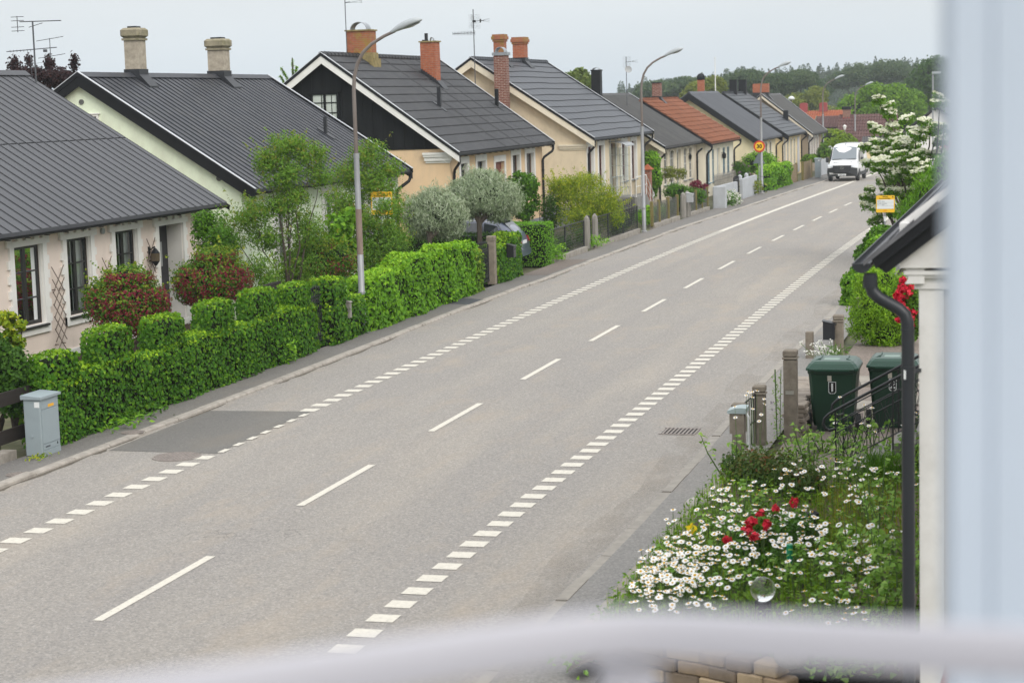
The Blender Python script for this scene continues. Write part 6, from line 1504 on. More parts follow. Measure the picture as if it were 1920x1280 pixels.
def limbs(t, base, tips, r, seed, mat_=None, name='trunk', waist=.5):
    rg=random.Random(seed); m=MB(); b=Vector(base)
    for q in tips:
        q=Vector(q); k=5; P=[]
        for i in range(k+1):
            u=i/k; p=b.lerp(q,u); p.x+=(rg.uniform(-.06,.06)*(q-b).length)*math.sin(math.pi*u)*.6; p.y+=(rg.uniform(-.06,.06)*(q-b).length)*math.sin(math.pi*u)*.6
            p.z = b.z+(q.z-b.z)*(u**.85); P.append(p)
        m.tube(P,[r*(1-.82*i/k) for i in range(k+1)],7)
    o=m.build(name,mat_ or M_BARK,t); smooth_by_angle(o,60); return o
def bush(name,label,cat,blobs,n,size,pal,seed,base=None,clump=.35,lo=.55,asp=.55,group=None,trunk_r=.05,flowers=None,leafdroop=.25,up=.3,nc=70,core=0.0,tips=None,trunkm=None,stems=True,single=None,shoots=None):
    rng=R0(seed); c=blobs[0]
    if base is None: base=(c[0],c[1],gz(c[1])+.0)
    t=thing(name,label,cat,base,group)
    if stems:
        rg=random.Random(seed); tp=tips or [(b[0]+rg.uniform(-.3,.3)*b[3],b[1]+rg.uniform(-.3,.3)*b[4],b[2]+rg.uniform(.0,.5)*b[5]) for b in blobs for _ in range(2)]
        if single:
            m=MB(); b0,s0=Vector(base),Vector(single); m.tube([b0,b0.lerp(s0,.5)+Vector((.02,0,0)),s0],[trunk_r,trunk_r*.85,trunk_r*.8],9)
            for q in tp: m.tube([s0-Vector((0,0,.05)),s0.lerp(Vector(q),.6)+Vector((0,0,.15)),q],[trunk_r*.5,trunk_r*.3,trunk_r*.1],6)
            m.build('trunk',trunkm or M_BARK,t)
        else: limbs(t,base,tp,trunk_r,seed,trunkm,'trunk' if trunk_r>.04 else 'stems')
    P,D=crown_points(rng,blobs,n,lo,clump,nc)
    keep=P[:,2]>base[2]+.02; P,D=P[keep],D[keep]; CV=CLUMP['v'][keep]
    N=D+rng.normal(0,.55,P.shape)+np.array([0,0,up])
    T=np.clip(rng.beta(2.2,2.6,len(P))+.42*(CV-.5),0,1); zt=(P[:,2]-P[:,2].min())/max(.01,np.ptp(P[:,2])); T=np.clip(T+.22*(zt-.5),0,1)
    if shoots:                                                   # long new shoots standing out of the outline
        ns,sl,kk=shoots; b=np.array(blobs)[rng.integers(0,len(blobs),ns)]; d=unit(rng.normal(size=(ns,3))*np.array([1,1,.55])+np.array([0,0,.75]))
        o0=b[:,:3]+d*b[:,3:]*.85; dd=unit(d+rng.normal(0,.35,d.shape)); u=rng.random((ns,kk))*sl*rng.uniform(.5,1.2,(ns,1))
        q=(o0[:,None]+dd[:,None]*u[:,:,None]).reshape(-1,3)+rng.normal(0,size*.3,(ns*kk,3))
        P=np.concatenate([P,q]); N=np.concatenate([N,rng.normal(0,1,q.shape)+np.array([0,0,.4])]); T=np.concatenate([T,np.clip(rng.beta(5,1.6,len(q)),0,1)])
    s=size*rng.uniform(.65,1.35,len(P))
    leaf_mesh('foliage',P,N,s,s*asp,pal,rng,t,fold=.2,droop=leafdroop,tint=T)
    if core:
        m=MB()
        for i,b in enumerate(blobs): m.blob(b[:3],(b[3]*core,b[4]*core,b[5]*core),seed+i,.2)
        m.build('shade_core',M_STEM,t)  # solid lumps with the bush's inner shade in their colour
    if flowers:
        fp,fn,fs,fpal,fmask=flowers
        P,D=crown_points(rng,blobs,fn,.93,clump,nc)
        if fmask is not None: k=fmask(P,D,rng); P,D=P[k],D[k]
        # each flower head: a knot of small petals
        q=6; PP=np.repeat(P,q,0)+rng.normal(0,fs*.32,(len(P)*q,3)); NN=np.repeat(D,q,0)+rng.normal(0,.6,(len(P)*q,3))
        leaf_mesh(fp,PP,NN,fs*rng.uniform(.6,1.0,len(PP)),fs*.7,fpal,rng,t,fold=.1)
    return t
# --- front gardens on the left
low=lambda a,b: (lambda P,D,rng: (D[:,0]*.86-D[:,1]*.5>-.1)&(D[:,2]<a)&(rng.random(len(P))<b))
for key,bl,label,nf,se,fa in (('haw1',BL_haw1,'round crimson flowering hawthorn bush in front of the pink house windows',420,31,.55),('haw2',BL_haw2,'round crimson flowering hawthorn bush by the pink house door',400,32,.5),('haw3',BL_haw3,'mostly green hawthorn bush with few crimson flowers, left of the lamp post',130,33,.35)):
    bush('hawthorn_bush',label,'shrub',bl,13500,.058,HAW,se,base=(bl[0][0],bl[0][1],.0),clump=.48,lo=.5,asp=.75,shoots=(46,.42,16),group='hawthorn bushes behind the ivy wall',trunk_r=.06,flowers=('blossom',nf*17,.034,CRIM,low(fa,.8)),nc=95,core=.62)
def stems_to(bl): return [(b[0],b[1],b[2]+b[5]*.3) for b in bl]
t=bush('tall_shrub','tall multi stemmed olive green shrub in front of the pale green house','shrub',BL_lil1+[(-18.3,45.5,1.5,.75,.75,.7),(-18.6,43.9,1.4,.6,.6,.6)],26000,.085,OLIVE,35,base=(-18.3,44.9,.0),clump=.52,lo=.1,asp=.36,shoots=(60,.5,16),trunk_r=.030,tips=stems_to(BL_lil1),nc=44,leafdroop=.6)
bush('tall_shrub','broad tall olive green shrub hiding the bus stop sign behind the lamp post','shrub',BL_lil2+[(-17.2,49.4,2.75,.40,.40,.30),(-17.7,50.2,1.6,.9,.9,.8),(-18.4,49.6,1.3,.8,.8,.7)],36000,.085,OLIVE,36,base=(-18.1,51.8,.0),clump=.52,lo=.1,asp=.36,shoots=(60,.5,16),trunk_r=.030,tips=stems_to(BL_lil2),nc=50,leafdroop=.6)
bush('leafy_shrub','mid green shrub at the corner of the pink house','shrub',BL_lil3,4200,.085,MIDG,37,base=(-19.0,42.5,.0),clump=.4,lo=.3,asp=.5,trunk_r=.045,nc=30)
bush('leafy_shrub','bright green broad leaved shrub between the two olive shrubs','shrub',BL_light,1500,.14,BRIG,38,base=(-18.6,49.5,.0),clump=.4,lo=.3,asp=.8,trunk_r=.035,nc=25)
bush('silver_pear_tree','smaller silver leaved weeping pear tree, left of the pair','tree',BL_pear1,24000,.125,SILVER,41,base=(-17.62,54.3,.0),clump=.5,lo=.4,asp=.17,shoots=(90,.3,14),group='silver pear trees by the driveway',trunk_r=.085,nc=75,leafdroop=1.0,trunkm=M_BARK,single=(-17.6,54.35,1.55),core=.55)
bush('silver_pear_tree','larger round silver leaved pear tree before the apricot house','tree',BL_pear2,31000,.125,SILVER,42,base=(-17.05,57.7,.0),clump=.5,lo=.4,asp=.17,shoots=(90,.3,14),group='silver pear trees by the driveway',trunk_r=.10,nc=95,leafdroop=1.0,trunkm=M_BARK,single=(-17.05,57.8,1.75),core=.55)
bush('climbing_shrub','upright dark green shrub against the apricot house corner','shrub',BL_climb,5000,.11,MIDG,43,clump=.4,lo=.4,asp=.65,trunk_r=.05,nc=30)
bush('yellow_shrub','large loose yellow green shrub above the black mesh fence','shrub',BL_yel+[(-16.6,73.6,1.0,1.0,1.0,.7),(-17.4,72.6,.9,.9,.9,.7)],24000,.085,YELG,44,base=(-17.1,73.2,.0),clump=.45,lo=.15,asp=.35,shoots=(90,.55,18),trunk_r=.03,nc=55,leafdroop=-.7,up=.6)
bush('dark_shrub','dark shrub in the gap right of the apricot house','shrub',BL_darkC,3000,.10,HEDGE_D,45,clump=.5,lo=.3,trunk_r=.04)
bush('wall_creeper','green creeper covering the corner by the brick pillar','climber',BL_creep,4200,.12,BRIG,46,clump=.5,lo=.5,asp=.8,trunk_r=.04,core=.7)
bush('round_shrub','dense green shrub behind the letter box of the stone house','shrub',BL_g1,4500,.085,MIDG,47,clump=.4,lo=.5,trunk_r=.04,core=.65)
bush('bronze_shrub','sparse bronze green small tree in front of the arched windows','shrub',BL_g2,1500,.085,FARO,48,clump=.4,lo=.2,trunk_r=.03,nc=20)
bush('maroon_shrub','small maroon leaved shrub behind the wire fence','shrub',BL_mar,1700,.08,MAROON,49,clump=.4,lo=.3,trunk_r=.03)
bush('roadside_plant','leafy plants at the foot of the second lamp','plant',BL_g3,1900,.12,BRIG,50,clump=.5,lo=.2,asp=.75,trunk_r=.02)
bush('garden_shrub','bright green shrub left of the speed limit sign','shrub',BL_s30,5200,.13,BRIG,51,clump=.4,lo=.4,asp=.7,trunk_r=.05,core=.6)
bush('lilac_bush','lilac with fading flowers left of the speed limit sign','shrub',BL_lilac30,1800,.1,MIDG,52,clump=.4,lo=.4,trunk_r=.04,flowers=('blossom',60,.11,LILAC,None))
bush('garden_shrub','low green shrub below the speed limit sign','shrub',BL_iv30,2600,.13,BRIG,53,clump=.5,lo=.5,trunk_r=.03,core=.7)
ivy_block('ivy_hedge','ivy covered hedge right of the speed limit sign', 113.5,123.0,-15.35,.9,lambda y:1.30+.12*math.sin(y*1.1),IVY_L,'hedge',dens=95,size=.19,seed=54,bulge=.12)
bush('round_bush','big round yellow green bush behind the white van','shrub',BL_round,6500,.24,LF('round_bush_leaves',(.07,.15,.015),(.12,.21,.02),(.19,.29,.03)),55,base=(-17.1,165,gz(165)),clump=.45,lo=.6,trunk_r=.08,core=.75)
bush('garden_shrub','green shrubs left of the round bush by the van','shrub',BL_far3[:2],1500,.2,FARM,56,clump=.5,lo=.5,trunk_r=.05,core=.7)
bush('garden_shrub','low flowering shrub above the silver plank fence','shrub',BL_far3[2:],900,.2,FARB,57,clump=.5,lo=.5,trunk_r=.05,core=.7)
bush('yellow_leaf_shrub','yellow leaved shrub at the left edge of the photo','shrub',BL_leftsh,2600,.10,YELG,58,base=(-16.95,28.9,.0),clump=.4,lo=.3,asp=.45,trunk_r=.03,nc=26)
bush('dark_leaf_shrub','dark leafy shrub behind the rail fence at the left edge','shrub',BL_leftsh2,5200,.08,HEDGE_D,59,base=(-16.75,28.0,.0),clump=.45,lo=.4,asp=.6,trunk_r=.03,nc=40,core=.6)
# --- trees behind the houses
HAZY=LF('hazy_leaves',(.045,.085,.04),(.065,.11,.048),(.09,.14,.055),(.12,.17,.065),k=(1,1,1))
def tree(label,bl,n,size,pal,seed,clump=.4,lo=.5,tr=.25,nc=60,core=.55,asp=.7,name='broadleaf_tree',group='trees beyond the houses'):
    c=bl[0]; zb=gz(c[1]); t=thing(name,label,'tree',(c[0],c[1],zb),group); rng=R0(seed)
    limbs(t,(c[0],c[1],zb),[(b[0],b[1],b[2]) for b in bl],tr,seed)
    P,D=crown_points(rng,bl,n,lo,clump,nc)
    N=D+rng.normal(0,.6,P.shape)+np.array([0,0,.3]); s=size*rng.uniform(.6,1.4,len(P))
    T=np.clip(rng.beta(2.2,2.4,len(P))+.55*(CLUMP['v']-.5),0,1)
    leaf_mesh('crown',P,N,s,s*asp,pal,rng,t,fold=.2,droop=.3,tint=T)
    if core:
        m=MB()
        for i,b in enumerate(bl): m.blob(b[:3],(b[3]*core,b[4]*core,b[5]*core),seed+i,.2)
        m.build('shade_core',M_STEM,t)  # solid lumps coloured as the shade inside the crown
    return t
tree('big bright leafy tree filling the end of the street above the maroon roof',BL_T1,42000,.30,FARB,61,tr=.4,nc=45,lo=.3,clump=.42)
tree('tall dark tree beside the blurred white post on the right',BL_T2,24000,.38,FARD,62,tr=.4,lo=.2,clump=.55)
tree('light green tree behind the orange roof with red chimneys',BL_T3,15000,.30,FARO,63,lo=.2,clump=.55)
tree('dark blue green round tree in front of the forest',BL_Tdk,5000,.55,PINE,64)
tree('broad mid green trees at the left end of the forest edge',[(b[0],b[1],b[2]-.9,b[3],b[4],b[5]) for b in BL_T5],22000,.42,HAZY,65,lo=.2,clump=.6)
tree('olive tree right behind the primrose house chimney',BL_T6+[(BL_T6[0][0]+1.5,BL_T6[0][1],BL_T6[0][2]+.5,1.6,1.6,1.1)],14000,.30,FARO,66,lo=.2,clump=.55)
tree('mid green tree behind the flagpole and black chimneys',BL_T7,26000,.34,HAZY,67,lo=.2,clump=.55)
tree('soft green tree beneath the third lamp head',BL_T8,16000,.36,HAZY,68,lo=.2,clump=.55)
tree('wide dark tree mass right of the forest centre',BL_T9,22000,.42,HAZY,69,lo=.2,clump=.55)
tree('grey green poplar top showing behind the cream house roof',BL_pop,3200,.38,LF('poplar_leaves',(.07,.12,.05),(.11,.17,.075),(.17,.23,.12)),70,lo=.3,core=.5)
tree('purple leaved tree top behind the pink house ridge',BL_pur+[(-43,75.2,7.75,.35,.35,.45),(-41.2,75.0,7.8,.3,.3,.4),(-40.2,75.3,7.75,.25,.25,.45),(-42.2,75,7.9,.2,.2,.35)],5200,.14,PURP,71,lo=.05,nc=40,core=0,clump=.6,name='purple_leaf_tree')
# monkey puzzle top behind the black gable
t=thing('monkey_puzzle_tree','spiky monkey puzzle tree top left of the black gable','tree',(-34.2,85,0)); m=MB()
m.tube([(-34.0,85,0),(-34.0,85,5),(-34.0,85,7.6)],[.2,.12,.04],8); m.build('trunk',M_BARK,t)
rng=R0(72); P=[];N=[]
arms=[((-34.0,85,5.2),(-34.0,85,7.85))]+[((-34.0,85,zz),(-34.0+dx,85+dy,zz+dz)) for zz,dx,dy,dz in ((6.3,-.75,.2,.75),(6.6,-.45,-.3,.8),(6.4,.55,.2,.8),(5.9,-.95,-.1,.55),(5.9,.9,-.2,.6),(6.9,.3,-.2,.55))]
m=MB()
for a,b in arms:
    a,b=np.array(a),np.array(b); m.tube([tuple(a),tuple((a+b)/2+np.array([0,0,-.12])),tuple(b)],.03,6)
    for k in range(170):
        u=rng.random(); c=a*(1-u)+b*u+np.array([0,0,-.12*4*u*(1-u)]); d=unit(rng.normal(size=(1,3)))[0]; P.append(c+d*.06); N.append(np.cross(d,[.3,.9,.1]))
m.build('branch',M_BARK,t)
leaf_mesh('needles',np.array(P),np.array(N),.15,.05,BRIG,rng,t)
# --- the far forest: one mass nobody could count
rng=R0(80)
prof=[(-126,9.6),(-108,11),(-100,12),(-90,12.9),(-80,12.8),(-68,13.1),(-55,13.6),(-41,13.8),(-30,14.4),(0,15),(40,15)]
def ph(x): return np.interp(x,[p[0] for p in prof],[p[1] for p in prof])
PP=[];TT=[]
for row,(Y,dz,step) in enumerate(((640,.3,1.5),(615,-.9,1.6),(590,-2.2,1.7),(565,-3.6,1.8),(540,-5.0,1.9),(515,-6.4,2.0))):
    x=-128
    while x<45:
        k=Y/600; top=ph(x)*k+dz+rng.normal(0,.45)+(rng.uniform(.5,1.2) if rng.random()<.12 else 0); hgt=rng.uniform(4,6.5); rad=rng.uniform(.9,1.7)
        n=190; u=rng.random(n)**.7; a=rng.uniform(0,6.283,n); kind=rng.random()<.55
        rr=rad*(u**.75 if kind else np.sqrt(np.clip(1-(1-u*1.3)**2,0,1)))*(.55+.45*rng.random(n)**.5)
        PP.append(np.stack([x*k+rr*np.cos(a),Y+rng.uniform(-9,9)+rr*np.sin(a),top-u*hgt],1)); TT.append(np.clip(rng.normal(rng.uniform(.2,.8),.18,n),0,1)); x+=step*rng.uniform(.6,1.4)
P=np.concatenate(PP);T=np.concatenate(TT);N=rng.normal(0,.7,P.shape)+np.array([0,-.5,.7])
FOREST=LF('haze_paled_leaves',(.040,.068,.046),(.058,.092,.058),(.078,.116,.064),(.10,.14,.07),k=(1,1,1))  # distance haze mixed into the leaf colours, paler and greyer
forest=leaf_mesh('forest',P,N,.62*rng.uniform(.6,1.4,len(P)),.42,FOREST,rng,None,fold=.2,droop=.2,tint=T)
tag(forest,'distant pine forest along the horizon','forest',kind='stuff')
fm=MB()
for Y,dz in ((655,-.8),(600,-3.2)):
    vs=[]; n=90
    for k in range(n+1):
        x=-127+172*k/n; vs+=[(x*Y/600,Y,-5),(x*Y/600,Y,float(ph(x))*Y/600+dz-1.2+.5*math.sin(k*1.9))]
    for k in range(n): fm.prism([vs[2*k],vs[2*k+2],vs[2*k+3],vs[2*k+1]],(0,8,0))
o=fm.build('forest',plain('forest_depth',(.028,.045,.034),.95,.1)); tag(o,'deep inside of the distant pine forest','forest',kind='stuff')
# undergrowth of middle distance
bl=[(-75+k*6.5+rng.uniform(-2,2),330+rng.uniform(-50,60),-1+rng.uniform(-.5,2.2),4.5,4.5,2.6) for k in range(13)]
for i in range(0,13):
    b=bl[i]; tree(['low rounded tree in the wood edge beyond the roofs','spreading tree in the wood edge beyond the roofs','bushy tree in the wood edge beyond the roofs'][i%3],[b,(b[0]+2,b[1],b[2]+1.2,3,3,2)],7000,.36,[HAZY,FARM,FARO,HAZY][i%4],90+i,lo=.2,clump=.55,core=.7,group='trees of the wood edge')
# weeds along the left pavement
def tuft(x,y,z,label,n,size,pal,seed,r=.18,h=.25,name='weed'):
    rng=R0(seed); P=np.stack([x+rng.normal(0,r*.5,n),y+rng.normal(0,r,n),z+rng.random(n)*h],1); t=thing(name,label,'weed',(x,y,z),'weeds along the pavement edges'); leaf_mesh('leaves',P,rng.normal(0,.5,(n,3))+np.array([.3,-.2,.8]),size*rng.uniform(.6,1.3,n),size*.4,pal,rng,t); return t
tuft(-15.42,29.9,.05,'broad leaved weed at the foot of the dark ivy wall',60,.13,BRIG,101,.3,.2); tuft(-15.6,31.0,.05,'grass tuft below the dark ivy wall',80,.12,MIDG,102,.4,.2); tuft(-15.6,38.2,.05,'hanging broad leaved weed near the swallowed gate',50,.14,BRIG,103,.12,.55)
tuft(-15.95,63.5,.1,'fern like weed at the corner of the mesh fence',160,.16,BRIG,104,.3,.5); tuft(-15.9,68.9,.1,'round tuft between the pointed gate posts',130,.14,BRIG,105,.25,.4); tuft(-15.85,70.3,.1,'low tuft right of the spiked gate',60,.12,BRIG,106,.3,.2); tuft(-15.75,109.2,gz(109)+.1,'tall dry grass in front of the grey wall',160,.3,FARO,107,.5,.7)
tuft(-15.5,27.1,.05,'yellow green tuft under the grey cabinet',60,.07,YELG,108,.14,.05)
# garden behind the fences: loose perennials
rng=R0(110)
bl=[(-16.8+rng.uniform(-.5,.3),y,gz(y)+.35,.45,.6,.40) for y in (64.5,66.2,67.6,71.5,73.8,76.0,80.5,82.2,83.8,85.6,87.0,90,91.8,93.2)]
for i,b in enumerate(bl): bush('garden_plants',['loose green garden plants behind the black mesh fence','tangled green plants behind the wire fence'][0 if i<6 else 1],'plants',[b],900,.09,[MIDG,BRIG,HEDGE_D][i%3],120+i,clump=.5,lo=.1,asp=.4,trunk_r=.015,group='plants behind the mesh fences' if i<6 else 'plants behind the wire fences')
bush('white_daisy_bush','mound of white daisies spilling over the pavement by the grey wall','flowers',[(-15.3,97.3,gz(97)+.35,.42,1.3,.5),(-15.25,98.6,gz(98)+.25,.35,.9,.4),(-15.4,96.4,gz(96)+.6,.3,.5,.35)],1500,.1,MIDG,140,clump=.5,lo=.2,trunk_r=.015,flowers=('blossom',230,.085,WHITEP,None))
# ------------------------------------------------------------------ right-hand side: neighbour's gable, steps, bins, flower bed
M_NWALL = mat('white_painted_render', (.70,.69,.67), rough=.9, var=.04, dirt=(.40,.38,.35), dsc=2.2, damt=.35, bmp=.12, bsc=120)
M_NROUGH = mat('beige_roughcast', (.48,.43,.38), rough=.95, var=.1, sc=20, bmp=.9, bsc=70)
M_DPIPE = mat('dark_grey_pipe', (.022,.025,.030), rough=.42, var=.08, sc=8)
t = thing('neighbour_house','white gable end with black bargeboard and dark drainpipe on the right','house',(3,20,0))
GY=15.05
m=MB(); m.add([(-.84,GY,0),(-.84,GY,4.35),(3.2,GY,7.5),(7.2,GY,4.35),(7.2,GY,0),(-.84,29,0),(-.84,29,4.35),(3.2,29,7.5),(7.2,29,4.35),(7.2,29,0)],[(0,1,2,3,4),(9,8,7,6,5),(0,5,6,1),(4,3,8,9)]); m.build('wall',M_NROUGH,t)
m=MB(); m.box(-.895,-.715,GY-.06,GY,0,3.99); m.build('corner_pilaster',M_NWALL,t)
m=MB()
for x0,z0,z1,e in ((-.93,3.985,4.02,.075),(-.925,4.02,4.075,.07),(-.99,4.075,4.10,.11),(-1.005,4.10,4.13,.13),(-1.035,4.155,4.50,.15)): m.box(x0,3.0,GY-e,GY-.001,z0,z1)
n=6; m.prism([(-1.0+.03*math.sin(k*math.pi/n/1),GY-.12,4.03+.125*k/n) for k in range(n+1)]+[(-.85,GY-.12,4.155),(-.85,GY-.12,4.03)],(0,.1,0))
m.build('cornice',M_NWALL,t)
m=MB(); m.add([(-1.035,GY-.10,4.50),(3.2,GY-.10,7.75),(3.2,GY-.10,4.50),(-1.035,GY-.002,4.50),(3.2,GY-.002,7.75),(3.2,GY-.002,4.50)],[(0,2,1),(3,4,5),(0,1,4,3),(0,3,5,2),(1,2,5,4)]); m.build('gable_board',M_NWALL,t)
sx,sz=-1.27,4.235; k_=.785
def gl(x,o=0): return sz+(x-sx)*k_+o
m=MB(); m.prism([(-1.25,14.80,gl(-1.25,.0)),(3.2,14.80,gl(3.2,.0)),(3.2,14.80,gl(3.2,-.115)),(-1.21,14.80,gl(-1.21,-.115))],(0,.04,0)); m.build('bargeboard',M_BLACKM,t)
m=MB(); m.prism([(-1.20,14.83,gl(-1.20,-.117)),(3.2,14.83,gl(3.2,-.117)),(3.2,14.83,gl(3.2,-.27)),(-1.13,14.83,gl(-1.13,-.225))],(0,.05,0)); m.prism([(-1.215,14.785,gl(-1.215,-.105)),(3.2,14.785,gl(3.2,-.105)),(3.2,14.785,gl(3.2,-.125)),(-1.205,14.785,gl(-1.205,-.125))],(0,.04,0)); m.build('lower_bargeboard',M_BLACKM,t)
m=MB()
for i in range(26):
    a=-1.30+i*.18; b=a+.19; m.prism([(a,14.78,gl(a,.006)),(b,14.78,gl(b,.026)),(b,14.78,gl(b,.0)),(a,14.78,gl(a,.0))],(0,14.3,0))
m.prism([(-1.3,14.78,gl(-1.3,-.03)),(3.2,14.78,gl(3.2,-.03)),(3.2,14.78,gl(3.2,.001)),(-1.3,14.78,gl(-1.3,.001))],(0,14.3,0))
m.prism([(3.2,14.78,gl(3.2,.04)),(7.7,14.78,4.2),(7.7,14.78,4.1),(3.2,14.78,gl(3.2,-.06))],(0,14.3,0)); m.build('roof',mat('grey_tile_edge',(.12,.12,.13),.6,var=.2,sc=6),t)
m=MB(); n=10; gx,gzz,gr=-1.315,4.20,.075
P=[(gx+gr*math.cos(math.pi+math.pi*k/n),gzz+gr*math.sin(math.pi+math.pi*k/n)) for k in range(n+1)]
m.prism([(x,14.80,z) for x,z in P],(0,.012,0)); m.prism([(x,14.81,z) for x,z in P]+[(x*.0+gx+(x-gx)*.86,14.81,gzz+(z-gzz)*.86) for x,z in P[::-1]],(0,14.2,0)); m.build('gutter',M_DPIPE,t)
m=MB(); py=14.86
P=[(-1.255,py,4.12),(-1.255,py,4.03),(-1.235,py,3.975),(-1.19,py,3.93),(-1.12,py,3.89),(-1.04,py,3.845),(-.995,py,3.80),(-.975,py,3.74),(-.972,py,3.68),(-.972,py,0)]
m.tube(P,.049,16); dp=m.build('drainpipe',M_DPIPE,t); smooth_by_angle(dp,50)
for a_,b_,c_,r_ in ((-.972,3.30,3.40,.054),(-1.255,4.01,4.10,.055),(-.972,3.67,3.69,.052)):
    m=MB(); m.tube([(a_,py,b_),(a_,py,c_)],r_,16); smooth_by_angle(m.build('pipe_collar',M_DPIPE,dp),50)
m=MB(); m.bar((-.972,py,3.35),(-.86,GY,3.35),.03); m.build('pipe_bracket',M_DPIPE,dp)
m=MB(); m.prism([(-1.0,py-.056,3.305),(-.985,py-.056,3.305),(-.985,py-.056,3.37),(-1.0,py-.056,3.38)],(0,.004,0)); m.build('paint_fleck',M_SWHITE,dp)
m=MB(); m.tube([(-.516,13.10,3.4),(-.516,13.10,2.6),(-.514,13.02,2.0),(-.585,12.92,1.62),(-.66,12.88,1.3),(-.70,12.9,0)],.024,8)
lone(m.build('red_pole',mat('faded_red_paint',(.34,.10,.07),.6)),'thin faded red pole beside the white wall, at the edge of the blurred post','pole')

# entrance steps and railings of the neighbour
t = thing('stair_railing','black iron stair railing with curled ends in front of the green bins','railing',(-2.2,27.8,0))
for y,dz in ((27.3,0),(28.45,.02)):
    m=MB()
    P=[(-2.80,y,.72),(-2.90,y,.69),(-2.955,y,.72),(-2.985,y,.78),(-2.97,y,.86),(-2.90,y,.93),(-2.80,y,.99),(-1.62,y,1.645),(-.84,y,2.05)]
    m.tube([(a,b,c+dz) for a,b,c in P],.022,10); smooth_by_angle(m.build('handrail',M_IRONB,t),60)
    m=MB()
    for o in (-.17,-.33,-.78): m.tube([(-2.80 if o>-.7 else -2.8,y,.985+o),(-.84,y,2.05+o)],.010,6)
    m.build('lower_rail',M_IRONB,t)
    m=MB()
    for x in (-2.81,-2.0,-1.3): m.tube([(x,y,.0),(x,y,.985+(x+2.8)*.545)],.014,6)
    m.build('post',M_IRONB,t)
    m=MB(); n=11
    for k in range(n):
        a=-2.78+k*.17; z=lambda x:.985+(x+2.8)*.545
        m.bar((a,y,z(a)-.78),(a+.15,y,z(a+.15)-.34),.010); m.bar((a+.15,y,z(a+.15)-.78),(a,y,z(a)-.34),.010)
        m.bar((a+.075,y-.002,z(a)-.76),(a+.075,y-.002,z(a)-.33),.009)
    m.build('lattice',M_IRONB,t)
m=MB()
for k in range(5): m.box(-2.65+k*.32,-.84,27.4,28.35,-.05,.16+k*.17)
lone(m.build('entrance_steps',mat('pale_step_stone',(.26,.25,.23),.9,bmp=.3,var=.15)),'pale stone entrance steps between the black stair railings','steps')
